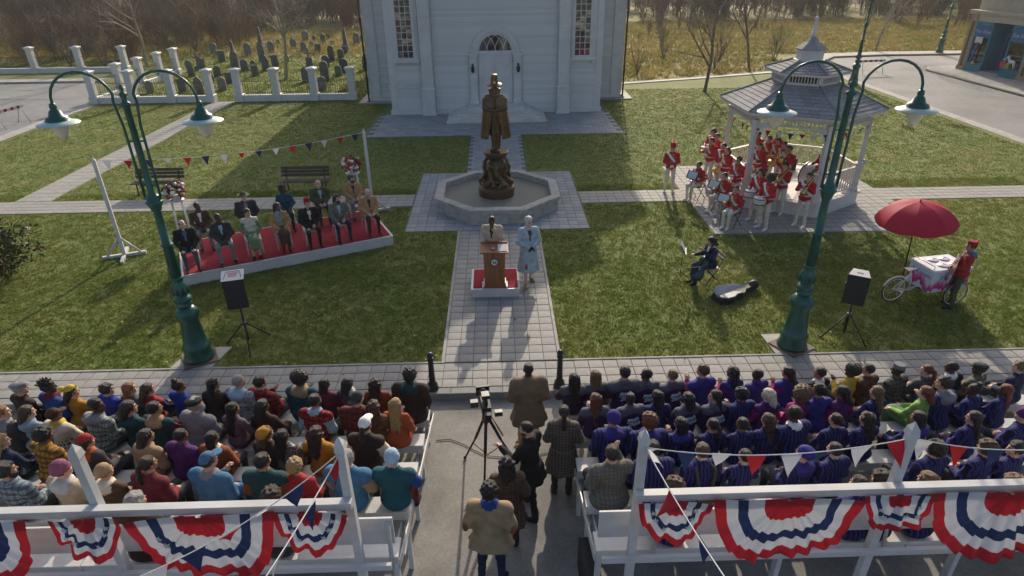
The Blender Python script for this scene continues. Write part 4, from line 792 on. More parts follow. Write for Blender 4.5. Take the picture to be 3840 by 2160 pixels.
# evergreen bush at the left edge
BU = thing('bush', 'dark evergreen bush with reddish tips at the left edge of the lawn', 'bush', (-13.35, 15.35, 0)); n = 2600; c = rg.normal(0, 1, (n, 3)); c /= np.linalg.norm(c, axis=1)[:, None]; c *= (rg.random(n)**.4)[:, None]*np.array([1.15,.95,.85]); c *= (1+.25*np.sin(c[:,:1]*5+1)*np.cos(c[:,1:2]*4)); c[:,2] += .85
B = np.zeros((n,4,3), np.float32); u = rg.normal(0,.042,(n,3)); v_ = rg.normal(0,.03,(n,3)); B[:,0] = c-u; B[:,1] = c+v_*.6; B[:,2] = c+u; B[:,3] = c-v_*.6
obj('foliage', npmesh('foliage', B.reshape(-1,3), np.arange(n*4, dtype=np.int32).reshape(-1,4), [translucent('bush_leaf', (.03,.045,.015), .5, .2, var=.4), mat('bush_red', (.22,.05,.04), .6)], (rg.random(n) < .07).astype(int), False), BU)
b = MB()
for k in range(7): a = k*.9; b.tube([(0,0,0),(.25*math.cos(a),.25*math.sin(a),.5),(.6*math.cos(a),.55*math.sin(a),1.2)], [.03,.022,.01], 5)
b.build('stems', bark, BU)
# ------------------------------------------------------------------ stage, chairs, poles, flowers
SA = R(25.1); SO = Vector((-8.15, 14.58, 0)); SU = Vector((math.cos(SA), math.sin(SA), 0)); SV = Vector((-math.sin(SA), math.cos(SA), 0))
SG = thing('stage', 'low white stage covered in red carpet on the left lawn', 'stage', SO, SA)
b = MB(); b.bmm(0, 5.58, 0, 2.4, 0, .28); b.bmm(-.012, 5.592, -.014, 2.41, .262, .30); b.build('platform', white_paint, SG)
b = MB(); b.cbox(.05, 5.53, .05, 2.35, .29, .315, .006); b.build('carpet', red_carpet, SG)
def stage_pt(u, v, z=.315): return SO+SU*u+SV*v+Vector((0,0,z))
chair_white = mat('chair_white', (.58,.57,.54), .45, var=.06)
def make_chair(label):
    c = thing('chair', label, 'chair', group='white chairs on the stage')
    b = MB(); b.cbox(-.21,.21,-.20,.21,.42,.455,.012); b.build('seat', chair_white, c)
    for sx in (-1, 1):
        b = MB(); b.tube([(sx*.18,.18,.43),(sx*.20,.21,0)], .018, 6); b.build('leg', chair_white, c)
        b = MB(); b.tube([(sx*.19,-.24,0),(sx*.185,-.19,.44),(sx*.185,-.24,.82)], .018, 6); b.build('leg', chair_white, c)
    b = MB(); b.box((0,-.235,.76), (.36,.02,.12)); b.box((0,-.225,.60), (.36,.018,.05)); b.build('backrest', chair_white, c)
    return c
chair0 = None
STAGE_FRONT = [-8.05, -7.15, -6.52, -5.84, -5.12, -4.42, -3.60]; STAGE_SEATS = []
# seat positions in stage coordinates (u along the front, v depth)
for k, (fx_, fy_) in enumerate([(-8.05,14.71),(-7.16,15.19),(-6.52,15.53),(-5.84,15.92),(-5.10,16.14),(-4.36,16.50),(-3.60,16.95)]):
    d = Vector((fx_, fy_, 0))-SO; STAGE_SEATS.append((max(.3, min(5.3, d.dot(SU))), max(.52, d.dot(SV)+.42)))
for k, (fx_, fy_) in enumerate([(-8.07,16.09),(-7.15,16.76),(-6.3,17.5),(-5.37,17.93),(-4.4,18.2)]):
    d = Vector((fx_, fy_, 0))-SO; STAGE_SEATS.append((max(.3, min(5.3, d.dot(SU)+(.1 if k else 0))), min(2.12, max(1.75, d.dot(SV)+.42))))
CHN = ['white chair at the left front end of the stage','white chair second in the front row of the stage','white chair third in the front row of the stage','white chair in the middle of the stage front row','white chair fifth in the front row of the stage','white chair second from the right in the stage front row','white chair at the right front end of the stage','white chair leftmost in the back row of the stage','white chair second in the back row of the stage','white chair middle of the stage back row','white chair fourth in the back row of the stage','white chair rightmost in the back row of the stage']
for k, (u, v) in enumerate(STAGE_SEATS):
    if k == 0: c = chair0 = make_chair(CHN[0])
    else: c = copy_tree(chair0); c['label'] = CHN[k]
    c.location = stage_pt(u, v); c.rotation_euler = (0, 0, SA+math.pi)
def white_pole(label, x, y, h, rz):
    t = thing('bunting_pole', label, 'pole', (x, y, 0), rz, 'white poles beside the stage')
    b = MB(); b.bmm(-.045,.045,-.045,.045,.0,h-.06); b.add([(-.045,-.045,h-.06),(.045,-.045,h-.06),(.045,.045,h-.06),(-.045,.045,h-.06),(0,0,h+.04)], [(0,1,4),(1,2,4),(2,3,4),(3,0,4)]); b.build('post', white_paint, t)
    b = MB(); b.bmm(-.55,.55,-.045,.045,0,.085); b.build('foot_beam', white_paint, t); b = MB(); b.bmm(-.044,.044,-.55,.55,.001,.08); b.build('foot_beam', white_paint, t)
    for s in (-1, 1): b = MB(); b.tube([(s*.42,0,.07),(s*.03,0,.55)], .035, 4); b.build('brace', white_paint, t)
white_pole('white bunting pole on cross foot left of the stage', -10.68, 16.55, 2.85, .35)
white_pole('white bunting pole behind the right end of the stage', -4.15, 19.7, 2.72, .35)
pennants('string of red white and navy pennants above the stage', [(-10.68,16.55,2.78),(-4.15,19.7,2.64)], 15, .24, [0,1,2], .22, tw=.7)
fw = [mat('petal_red', (.38,.02,.03), .6, var=.2), mat('petal_white', (.70,.66,.58), .6, var=.1), mat('petal_leaf', (.03,.07,.02), .6, var=.3)]
def flower_stand(label, x, y, seed):
    t = thing('flower_stand', label, 'flower stand', (x, y, 0), rng.uniform(0,1), 'flower stands by the stage'); rg_ = random.Random(seed)
    for a in range(4):
        c, s = math.cos(a*math.pi/2+.78), math.sin(a*math.pi/2+.78); b = MB(); b.tube([(.24*c,.24*s,0),(.18*c,.18*s,1.22)], .018, 6); b.build('leg', white_paint, t)
    b = MB(); b.lathe([(.02,1.21),(.22,1.21),(.23,1.24),(.02,1.245)], n=16); b.build('top', white_paint, t); b = MB(); b.lathe([(.10,1.24),(.15,1.34),(.13,1.38),(.05,1.38)], n=12); b.build('pot', white_paint, t)
    b = MB()
    for k in range(220):
        d = Vector((rg_.gauss(0,1), rg_.gauss(0,1), rg_.gauss(.3,.7))).normalized()*rg_.uniform(.12,.30); c = Vector((0,0,1.50))+d; u = Vector((rg_.gauss(0,1),rg_.gauss(0,1),rg_.gauss(0,1))).normalized()*.06; v = d.normalized()*.05; b.add([c-u,c+v,c+u,c-v*.3], [(0,1,2,3)], 0)
    b.build('leaves', fw[2], t)
    for k in range(46):
        d = Vector((rg_.gauss(0,1), rg_.gauss(0,1), rg_.gauss(.35,.7))).normalized()*rg_.uniform(.25,.33); c = Vector((0,0,1.50))+Vector((d.x,d.y,d.z*.85)); f = MB(); r_ = rg_.uniform(.045,.07)
        f.sph(c, (r_,r_,r_*.8), 6, 4); o = f.build('flower', fw[0 if rg_.random() < .55 else 1], t)
flower_stand('tall white stand of red and white flowers left behind the stage', -9.45, 17.75, 1); flower_stand('tall white stand of red and white flowers right behind the stage', -4.75, 20.05, 2)
def park_bench(label, x, y):
    t = thing('park_bench', label, 'bench', (x, y, 0), 0, 'park benches on the left lawn')
    for s in (-1, 1): b = MB(); b.tube([(s*.68,-.22,0),(s*.68,-.2,.40),(s*.68,.18,.42),(s*.68,.30,.86)], .025, 6); b.tube([(s*.68,.22,0),(s*.68,.16,.42)], .025, 6); b.build('leg', black_iron, t)
    for k in range(4): b = MB(); b.cbox(-.88,.88,-.25+k*.115,-.15+k*.115,.42,.45,.006); b.build('seat_slat', bench_wood, t)
    for k in range(3): b = MB(); b.box((0,.235+.035*k,.56+k*.12), (1.72,.03,.105), 0, 0, Matrix.Rotation(R(-14), 4, 'X')); b.build('back_slat', bench_wood, t)
park_bench('dark slatted park bench left, beyond the path behind the stage', -12.15, 21.95); park_bench('dark slatted park bench right, beyond the path behind the stage', -6.92, 21.85)

# ------------------------------------------------------------------ rostrum and lectern
RO = thing('rostrum', 'small white rostrum with red carpet under the lectern', 'platform', (-.12, 14.17, 0))
b = MB(); b.bmm(-.59,.59,-.56,.56,.018,.235); b.bmm(-.605,.605,-.575,.575,.222,.25); b.build('platform', white_paint, RO); b = MB(); b.cbox(-.55,.55,-.52,.52,.24,.262,.006); b.build('carpet', red_carpet, RO)
LE = thing('lectern', 'wooden lectern with round blue seal standing on the red rostrum', 'lectern', (-.13, 13.83, .262))
b = MB(); b.add([(-.235,-.17,0),(.235,-.17,0),(.235,.17,0),(-.235,.17,0),(-.265,-.19,.92),(.265,-.19,.92),(.265,.19,.98),(-.265,.19,.98)], [(0,1,5,4),(1,2,6,5),(2,3,7,6),(3,0,4,7),(4,5,6,7),(3,2,1,0)]); b.build('body', wood_brown, LE)
MT = Matrix.Rotation(R(9), 4, 'X'); b = MB(); b.box((0,0,.98), (.68,.44,.035), 0, 0, MT); b.box((0,.21,1.03), (.66,.02,.05), 0, 0, MT); b.build('top', wood_brown, LE)
b = MB(); b.bmm(-.27,-.235,-.2,.2,0,.06); b.build('foot', wood_brown, LE); b = MB(); b.bmm(.235,.27,-.2,.2,0,.06); b.build('foot', wood_brown, LE)
for s in (-1, 1): b = MB(); b.cbox(s*.285-.03, s*.285+.03, -.19, .12, 0, .03, .005); b.bmm(s*.262-.012, s*.262+.012, -.19, .12, .03, .12); b.build('side_block', white_paint, LE)
MS = Matrix.Rotation(R(90), 4, 'X'); b = MB(); b.lathe([(.11,0),(.11,.008),(.085,.012)], (0,-.196,.70), 28, M=MS, smooth=False); sl = b.build('seal', mat('seal_blue', (.012,.07,.14), .4), LE)
b = MB(); b.lathe([(.078,0),(.078,.006),(.01,.006)], (0,-.206,.70), 24, M=MS, smooth=False); b.build('seal_centre', mat('seal_cream', (.58,.52,.36), .5, var=.1), sl)
b = MB(); b.sph((-.015,-.214,.70), (.03,.004,.025), 8, 5); b.build('emblem', mat('seal_green', (.08,.15,.06), .5), sl); b = MB(); b.sph((.03,-.214,.69), (.02,.004,.03), 8, 5); b.build('emblem', mat('seal_red', (.3,.04,.03), .5), sl)
b = MB(); b.bmm(-.055,.015,-.10,-.04,1.0,1.05); b.sph((-.02,-.07,1.06), (.035,.035,.03), 10, 6, 1); tag(b.build('buzzer', [white_paint, mat('buzzer_red', (.5,.02,.02), .3)]), 'white buzzer box with big red button on the lectern', 'buzzer').location = (-.13, 13.83, .262)
b = MB(); b.box((.20,-.02,1.002), (.22,.30,.006), 0, 0, MT); tag(b.build('paper_sheet', white_cloth), 'white paper sheet lying on the lectern top', 'paper').location = (-.13, 13.83, .262)

# ------------------------------------------------------------------ loudspeakers on tripods
def speaker_stand(label, x, y, rz, h):
    t = thing('speaker_stand', label, 'speaker stand', (x, y, 0), rz, 'black tripod speaker stands')
    b = MB(); b.tube([(0,0,.10),(0,0,h)], .018, 8); b.tube([(0,0,.15),(0,0,.75)], .025, 8); b.build('pole', black_plastic, t); b = MB(); b.lathe([(.03,.50),(.05,.52),(.05,.58),(.03,.60)], n=10); b.tube([(.03,0,.55),(.09,0,.57)], .012, 6); b.build('collar', dark_steel, t)
    for k in range(3):
        a = k*2*math.pi/3+.6; c, s = math.cos(a), math.sin(a); b = MB(); b.tube([(.04*c,.04*s,.55),(.50*c,.50*s,.02)], .015, 6); b.sph((.51*c,.51*s,.025), .025, 6, 5); b.build('leg', black_plastic, t); b = MB(); b.tube([(.02*c,.02*s,.15),(.30*c,.30*s,.25)], .008, 5); b.build('strut', black_plastic, t)
def loudspeaker(label, x, y, z, rz, sign=False):
    t = thing('loudspeaker', label, 'loudspeaker', (x, y, z), rz, 'black loudspeakers'); b = MB()
    b.prism([(-.21,-.16),(.21,-.16),(.15,.20),(-.15,.20)], 0, .66); b.build('cabinet', black_plastic, t)
    b = MB(); b.box((0,-.17,.33), (.39,.02,.60)); b.build('grille', grill_black, t); b = MB(); b.bmm(-.06,.06,-.03,.03,.662,.675); b.bmm(-.22,-.212,-.05,.05,.28,.40); b.build('handle', black_plastic, t)
    if sign:
        b = MB(); b.box((0,.0,.69), (.44,.34,.006), 0, 0, Matrix.Rotation(R(14), 4, 'X')); sg = tag(b.build('notice_board', white_paint), 'white notice board with red print lying on the left loudspeaker', 'sign'); sg.location = (x, y, z+.02); sg.rotation_euler = (0,0,rz)
        p = MB(); M_ = Matrix.Rotation(R(14), 4, 'X')
        for q in ([(-.17,-.10),(-.13,.12),(.13,.12),(.17,-.10)],): p.tube([tuple(M_ @ Vector((u, v, .005))+Vector((0,0,.69))) for u, v in q], .006, 4)
        p.build('border', mat('ink_navy', (.02,.04,.09), .7), sg)
        for r_ in range(3):
            p = MB()
            for c_ in range(9-r_): p.box(tuple(M_ @ Vector((-.09+c_*.0225+r_*.011, .06-r_*.05, .0042))+Vector((0,0,.69))), (.014,.035,.002), 0, 0, M_)
            tag(p.build('print_line', mat('ink_red', (.4,.05,.05), .7), sg), kind='stuff')
    else:
        b = MB(); b.prism([(-.205,-.155),(.205,-.155),(.145,.195),(-.145,.195)], .6601, .672); b.build('top_panel', mat('speaker_top', (.30,.30,.30), .5), t)
        b = MB(); b.add([(-.213,-.06,.28),(-.206,-.02,.28),(-.2095,-.04,.36)], [(0,1,2),(2,1,0)]); b.add([(-.212,-.05,.42),(-.208,-.03,.42),(-.208,-.03,.50),(-.212,-.05,.50)], [(0,1,2,3),(3,2,1,0)]); b.build('logo', white_paint, t)
speaker_stand('black tripod stand under the loudspeaker left of the path', -5.52, 11.72, .3, 1.02); loudspeaker('black loudspeaker with white notice on top, left of the path', -5.52, 11.72, 1.0, R(15), True)
speaker_stand('black tripod stand under the loudspeaker near the ice cream cart', 7.5, 11.5, .5, .90); loudspeaker('black loudspeaker with pale top near the ice cream cart', 7.5, 11.5, .88, R(-32))
def bollard(label, x, y):
    t = thing('bollard', label, 'bollard', (x, y, .02), 0, 'black iron bollards'); b = MB(); b.lathe([(.115,0),(.115,.05),(.095,.07),(.10,.12),(.075,.16),(.062,.18),(.05,.68),(.065,.69),(.065,.72),(.045,.73)], n=16); b.build('shaft', black_iron, t); b = MB(); b.lathe([(.04,.73),(.06,.76),(.062,.79),(.045,.83),(.01,.845)], n=14); b.build('finial', mat('bollard_cap', (.01,.02,.03), .35), t)
bollard('black bollard on the kerb left of the path', -1.36, 9.95); bollard('black bollard on the kerb right of the path', 1.11, 9.93)
def barricade(label, x, y, rz):
    t = thing('barricade', label, 'barricade', (x, y, .006), rz, 'striped street barricades')
    for k in range(10): b = MB(); b.box((-1.0+(k+.5)*.2,0,.80), (.2,.03,.14)); b.build('stripe', [PEN[1], PEN[0]][k % 2], t)
    for sx in (-.75, .75):
        for s in (-1, 1): b = MB(); b.tube([(sx,s*.03,.86),(sx,s*.36,0)], .025, 4); b.build('leg', white_paint, t)
barricade('red and white striped barricade on the left street', -24.75, 32.95, R(80)); barricade('red and white striped barricade on the street behind the gazebo', 25.6, 44.3, R(8))

# ------------------------------------------------------------------ ice cream tricycle
CT = thing('ice_cream_cart', 'white ice cream tricycle cart with pink drips on its box', 'cart', (10.46, 13.15, 0), R(9))
pinkdrip, pt, pb = nodes_of('cart_print'); L = pt.links.new
tc = pt.nodes.new('ShaderNodeTexCoord'); sx_ = pt.nodes.new('ShaderNodeSeparateXYZ'); L(tc.outputs['Object'], sx_.inputs[0])
nz = pt.nodes.new('ShaderNodeTexNoise'); nz.inputs['Scale'].default_value = 6; mp = pt.nodes.new('ShaderNodeMapping'); mp.inputs['Scale'].default_value = (1,1,.15); L(tc.outputs['Object'], mp.inputs[0]); L(mp.outputs[0], nz.inputs[0])
ma = pt.nodes.new('ShaderNodeMath'); ma.operation = 'MULTIPLY_ADD'; L(nz.outputs[0], ma.inputs[0]); ma.inputs[1].default_value = -.75; L(sx_.outputs['Z'], ma.inputs[2])
cr_n = pt.nodes.new('ShaderNodeValToRGB'); L(ma.outputs[0], cr_n.inputs[0]); cr_n.color_ramp.interpolation = 'CONSTANT'; e_ = cr_n.color_ramp.elements; e_[0].color = (.50,.58,.66,1); e_[0].position = 0; e_[1].position = .09; e_[1].color = (.42,.03,.16,1)
for p_, c_ in ((.20,(.55,.12,.30,1)), (.27,(.55,.40,.50,1)), (.33,(.52,.60,.66,1))): q = e_.new(p_); q.color = c_
L(cr_n.outputs[0], pb.inputs['Base Color']); pb.inputs['Roughness'].default_value = .4
b = MB(); b.bmm(-.50,.50,-.36,.36,.36,.88); b.build('box', pinkdrip, CT)
b = MB(); b.cbox(-.52,.52,-.38,.38,.881,.94,.015); lid = b.build('lid', mat('cart_white', (.66,.67,.68), .3, var=.04), CT)
for i in (0, 1):
    for j in (0, 1):
        b = MB(); b.lathe([(.12,.94),(.12,.955),(.10,.965),(.02,.968)], (-.12+i*.30,-.16+j*.30,0), 20); b.tube([(-.16+i*.30,-.16+j*.30,.965),(-.12+i*.30,-.16+j*.30,1.0),(-.08+i*.30,-.16+j*.30,.965)], .008, 5); b.build('hatch', steel, CT)
b = MB(); b.tube([(-.49,-.33,.94),(-.49,-.33,1.02),(-.49,.33,1.02),(-.49,.33,.94)], .01, 6); b.build('rail', steel, CT)
ic1, ic2 = mat('print_sky', (.03,.30,.55), .5), mat('print_violet', (.30,.05,.35), .5)
for (tx, m_, o_) in (('Ice', ic1, -.17), ('Cream', ic2, .09)):
    o = obj('lettering', text_mesh(tx, .16, m_, shear=.15), CT, (-.503, -o_, .74)); o.rotation_euler = (math.pi/2, 0, -math.pi/2)
    o = obj('lettering', text_mesh(tx, .16, m_, shear=.15), CT, (o_-.05, -.363, .74)); o.rotation_euler = (math.pi/2, 0, 0)
bikew = mat('bike_white', (.62,.58,.53), .4, var=.08); tyre = mat('tyre', (.05,.05,.05), .8)
def wheel(x, y, r_, par):
    w_ = MB(); w_.tube([(x+r_*math.cos(a*math.pi/12), y, r_+.015+r_*math.sin(a*math.pi/12)) for a in range(25)], .016, 6); wo = w_.build('wheel', tyre, par)
    w_ = MB(); w_.tube([(x+(r_-.025)*math.cos(a*math.pi/12), y, r_+.015+(r_-.025)*math.sin(a*math.pi/12)) for a in range(25)], .012, 6); w_.build('rim', bikew, wo)
    for k in range(12): w_.v = w_.v
    s_ = MB()
    for k in range(14): a = k*math.pi/7; s_.tube([(x,y+(.02 if k % 2 else -.02),r_+.015),(x+(r_-.03)*math.cos(a),y,r_+.015+(r_-.03)*math.sin(a))], .003, 3, cap=False)
    s_.lathe([(.02,-.04),(.02,.04)], (x,y,r_+.015), 8, M=Matrix.Rotation(math.pi/2, 4, 'X')); s_.build('spokes', steel, wo)
wheel(-1.08, 0, .31, CT); wheel(.18, -.45, .30, CT); wheel(.18, .45, .30, CT)
b = MB(); b.tube([(.18,-.45,.315),(.18,.45,.315)], .015, 6); b.tube([(-1.08,.05,.325),(-.66,.03,.30),(-.4,0,.36)], .02, 6); b.tube([(-1.08,-.05,.325),(-.66,-.03,.30)], .015, 6); b.tube([(-.66,0,.30),(-.78,0,.80)], .02, 6); b.tube([(-1.08,.05,.325),(-.76,0,.72)], .014, 6); b.tube([(-1.08,-.05,.325),(-.76,0,.72)], .014, 6); b.tube([(-.66,0,.28),(-.3,0,.34),(.18,0,.32)], .022, 6); b.build('frame', bikew, CT)
b = MB(); b.add([(-.92,-.09,.85),(-.92,.09,.85),(-.78,.06,.86),(-.62,.02,.84),(-.62,-.02,.84),(-.78,-.06,.86),(-.80,0,.78)], [(0,1,2,5),(5,2,3,4),(0,6,1),(1,6,2),(2,6,3),(3,6,4),(4,6,5),(5,6,0)]); b.build('saddle', mat('saddle_cream', (.60,.56,.50), .5), CT)
b = MB(); b.tube([(-1.08+.345*math.cos(a*.105+.55), 0, .325+.345*math.sin(a*.105+.55)) for a in range(22)], .022, 6); b.build('mudguard', bikew, CT)
for s in (-1, 1): b = MB(); b.tube([(-.66,s*.06,.28),(-.66-s*.10,s*.08,.28-s*.11)], .01, 5); b.box((-.66-s*.10,s*.12,.27-s*.11), (.09,.07,.02)); b.build('pedal', dark_steel, CT)
UM = thing('parasol', 'red scalloped parasol above the ice cream cart', 'parasol', (9.95, 13.56, 0)); UM.rotation_euler = (0, R(-4), 0)
b = MB(); b.tube([(0,0,.4),(0,0,2.38)], .016, 8); b.build('pole', black_iron, UM)
red_par = translucent('parasol_red', (.45,.025,.06), .65, .3, var=.06, scale=3)
for k in range(8):
    b = MB(); vs = []; N = 6; Wd = 5
    for i in range(N+1):
        s = i/N; r_ = .86*math.sin(s*1.25)/math.sin(1.25); z_ = 2.33-.46*s**1.9
        for j in range(Wd+1):
            q = j/Wd; a = (k+q)*math.pi/4+.2; rr = r_*(1-.05*math.sin(q*math.pi)*s)
            vs.append((rr*math.cos(a), rr*math.sin(a), z_-.03*math.sin(q*math.pi)*s))
    o_ = len(vs)
    for j in range(Wd+1):
        q = j/Wd; a = (k+q)*math.pi/4+.2; rr = .86*(1-.05*math.sin(q*math.pi)); vs.append((rr*math.cos(a), rr*math.sin(a), 1.87-.06-.05*math.sin(q*math.pi)))
    fs = [(i*(Wd+1)+j, (i+1)*(Wd+1)+j, (i+1)*(Wd+1)+j+1, i*(Wd+1)+j+1) for i in range(N) for j in range(Wd)]+[(N*(Wd+1)+j, o_+j, o_+j+1, N*(Wd+1)+j+1) for j in range(Wd)]
    b.add(vs, fs, 0, True); b.build('canopy_panel', red_par, UM)
    b = MB(); a = k*math.pi/4+.2; b.tube([(.02*math.cos(a),.02*math.sin(a),1.85),(.5*math.cos(a),.5*math.sin(a),2.13),(.84*math.cos(a),.84*math.sin(a),1.86)], .005, 4); b.build('rib', steel, UM)
b = MB(); b.lathe([(.02,2.33),(.025,2.36),(.02,2.42),(.005,2.43)], n=8); b.build('tip', steel, UM)

# ------------------------------------------------------------------ cello corner
def music_stand(label, x, y, rz, h=1.0, group='music stands'):
    t = thing('music_stand', label, 'music stand', (x, y, .02 if 6.4 < x and 17.2 < y else 0), rz, group); b = MB(); b.tube([(0,0,.05),(0,0,h)], .009, 6); b.build('pole', black_iron, t)
    for k in range(3): a = k*2.094+.4; b = MB(); b.tube([(0,0,.22),(.28*math.cos(a),.28*math.sin(a),.0)], .007, 5); b.build('leg', black_iron, t)
    b = MB(); b.box((0,.02,h+.08), (.42,.008,.26), 0, 0, Matrix.Rotation(R(-28), 4, 'X')); b.box((0,-.06,h-.03), (.42,.05,.008)); b.build('desk', black_iron, t)
    b = MB(); b.box((0,.005,h+.085), (.32,.006,.23), 0, 0, Matrix.Rotation(R(-28), 4, 'X')); b.build('sheet_music', white_cloth, t)
music_stand('black music stand with white sheets before the cellist', 4.66, 14.42, R(75), .82)
def folding_chair(label, x, y, z, rz, slat=None, group='folding chairs'):
    t = thing('folding_chair', label, 'chair', (x, y, z), rz, group); m_ = slat or bench_wood
    for s in (-1, 1): b = MB(); b.tube([(s*.20,.22,0),(s*.20,-.05,.42),(s*.19,-.22,.80)], .012, 6); b.tube([(s*.185,-.24,0),(s*.185,.18,.43)], .012, 6); b.build('leg_frame', black_iron, t)
    for k in range(4): b = MB(); b.cbox(-.18,.18,-.16+k*.09,-.08+k*.09,.43,.45,.004); b.build('seat_slat', m_, t)
    for k in range(2): b = MB(); b.box((0,-.205-.03*k,.68+k*.1), (.38,.015,.06), 0, 0, Matrix.Rotation(R(14), 4, 'X')); b.build('back_slat', m_, t)
    return t
folding_chair('folding slat chair under the cellist', 5.36, 14.18, 0, R(100), mat('chair_slat', (.35,.27,.22), .6))
CE = thing('cello', 'dark teal cello held upright by the seated player', 'cello')
cz = Vector((.50,.10,1.03)).normalized(); cy = Vector((-.80,-.55,.4)); cy = (cy-cz*cy.dot(cz)).normalized(); cx_ = cy.cross(cz)
CE.matrix_world = Matrix(((cx_.x,cy.x,cz.x,4.80),(cx_.y,cy.y,cz.y,13.98),(cx_.z,cy.z,cz.z,.03),(0,0,0,1)))
cel = mat('cello_teal', (.012,.045,.055), .25, var=.2)
def cello_b(P):
    d = smin(d_ell(P, (0,0,.36), (.205,.07,.20)), d_ell(P, (0,0,.68), (.155,.062,.15)), .03); d = smin(d, d_ell(P, (0,0,.52), (.12,.06,.14)), .03)
    return np.maximum(d, np.abs(P[:,1])-.055)
V, F = sdf_mesh(cello_b, (-.24,-.1,.1), (.24,.1,.86), .016)
TL = np.eye(3, dtype=np.float32)
tl = lambda *p: tuple(TL @ np.array(p, np.float32))
obj('body', npmesh('body', V@TL.T, F, cel), CE)
b = MB(); b.tube([tl(0,.03,.78), tl(0,.05,1.28)], [.024,.018], 6); b.tube([tl(0,.05,1.28), tl(0,.03,1.34), tl(0,.06,1.36)], .022, 6); b.tube([tl(0,.065,.6), tl(0,.07,1.25)], [.02,.016], 4); b.build('neck', black_plastic, CE)
b = MB(); b.box(tl(0,.07,.5), (.09,.012,.07)); b.build('bridge', chair_white, CE); b = MB(); b.tube([tl(0,0,.16), tl(0,-.02,-.02)], .006, 5); b.build('endpin', steel, CE)
b = MB(); b.tube([(4.15,13.95,.50),(4.98,13.88,.60)], [.007,.01], 5); tag(b.build('cello_bow', mat('bow_wood', (.42,.26,.12), .5)), 'pale wooden cello bow held across the strings', 'bow')
CC = thing('cello_case', 'open black cello case with grey lining lying on the lawn', 'instrument case', (5.75, 13.42, 0), R(28))
def cc_pl(s): return [(s*x, s*y) for x, y in [(-.62,-.14),(-.5,-.24),(-.3,-.26),(-.12,-.19),(.08,-.2),(.2,-.15),(.30,-.07),(.62,-.06),(.68,0),(.62,.06),(.30,.07),(.2,.15),(.08,.2),(-.12,.19),(-.3,.26),(-.5,.24),(-.62,.14)]]
b = MB(); b.prism(cc_pl(1), 0, .16); b.build('shell', black_plastic, CC); b = MB(); b.prism(cc_pl(.93)[:5]+[(-.1,-.05),(-.58,-.03)], .161, .19); b.build('lid_half', mat('case_grey', (.28,.29,.30), .45), CC)
b = MB(); b.add([(x, y, .17+.12*max(0, y)*4) for x, y in cc_pl(.95)[9:]]+[(-.58,.02,.165),(.3,.02,.165)], [tuple(range(10))]); b.add([(x, y+.012, .155+.12*max(0, y)*4) for x, y in cc_pl(.95)[9:]]+[(-.58,.032,.15),(.3,.032,.15)], [tuple(range(9,-1,-1))]); b.build('lid_half', mat('case_grey', (.28,.29,.30), .45), CC)
b = MB(); b.sph((.66,.02,.13), (.16,.12,.13), 10, 7); b.build('scroll_end', black_plastic, CC)

# ------------------------------------------------------------------ television camera, cable, case on the road
TV = thing('film_camera', 'film camera on black tripod standing on the road in the aisle', 'camera', (-.27, 7.85, -.13), R(8))
for k, a in enumerate((2.35, 4.45, .35)):
    c, s = math.cos(a), math.sin(a); b = MB(); b.tube([(.04*c,.04*s,1.12),(.24*c,.24*s,.6)], .026, 6); b.tube([(.24*c,.24*s,.6),(.50*c,.50*s,.02)], .018, 6); b.sph((.50*c,.50*s,.03), .03, 6, 5); b.build('leg', black_plastic, TV)
    b = MB(); b.tube([(0,0,.36),(.30*c,.30*s,.46)], .009, 5); b.build('spreader', dark_steel, TV)
b = MB(); b.lathe([(.05,1.05),(.07,1.08),(.07,1.16),(.04,1.19)], n=14); b.build('bowl', mat('tripod_red', (.25,.02,.02), .5), TV); b = MB(); b.bmm(-.06,.06,-.08,.08,1.19,1.27); b.tube([(.06,-.05,1.24),(.2,-.45,1.12)], .011, 6); b.build('fluid_head', black_plastic, TV)
b = MB(); b.bmm(-.07,.07,-.16,.16,1.275,1.45); b.bmm(-.05,.05,-.3,-.16,1.30,1.42); b.build('body', black_plastic, TV); b = MB(); b.lathe([(.05,0),(.055,.16),(.075,.17),(.08,.26)], (0,.15,1.37), 14, M=Matrix.Rotation(R(-90), 4, 'X')); b.bmm(-.11,.11,.38,.42,1.29,1.46); b.build('lens', glassy('lens_black', (.01,.01,.012), .15), TV)
b = MB(); b.bmm(-.025,.025,-.12,.12,1.50,1.53); b.bmm(-.02,.02,-.11,-.08,1.45,1.5); b.bmm(-.02,.02,.08,.11,1.45,1.5); b.build('top_handle', black_plastic, TV); b = MB(); b.bmm(-.24,-.12,-.05,.04,1.40,1.50); b.build('viewfinder', dark_steel, TV); b = MB(); b.bmm(.12,.24,-.18,-.10,1.28,1.36); b.build('monitor', dark_steel, TV); b = MB(); b.bmm(-.06,.06,-.05,.08,1.535,1.60); b.build('battery', dark_steel, TV)
b = MB(); b.tube([(-1.2,8.62,-.115),(-.95,8.64,-.115),(-.7,8.5,-.115),(-.5,8.33,-.115),(-.3,8.2,-.115),(.0,8.15,-.115),(.35,8.12,-.115),(.7,8.22,-.115),(1.3,8.3,-.115)], .007, 6); tag(b.build('cable', black_plastic), 'black cable snaking across the road under the tripod', 'cable')
b = MB(); b.cbox(1.0,1.22,5.0,6.0,-.129,.42,.02); tag(b.build('equipment_case', black_plastic), 'black equipment case under the aisle end of the right stand', 'case')
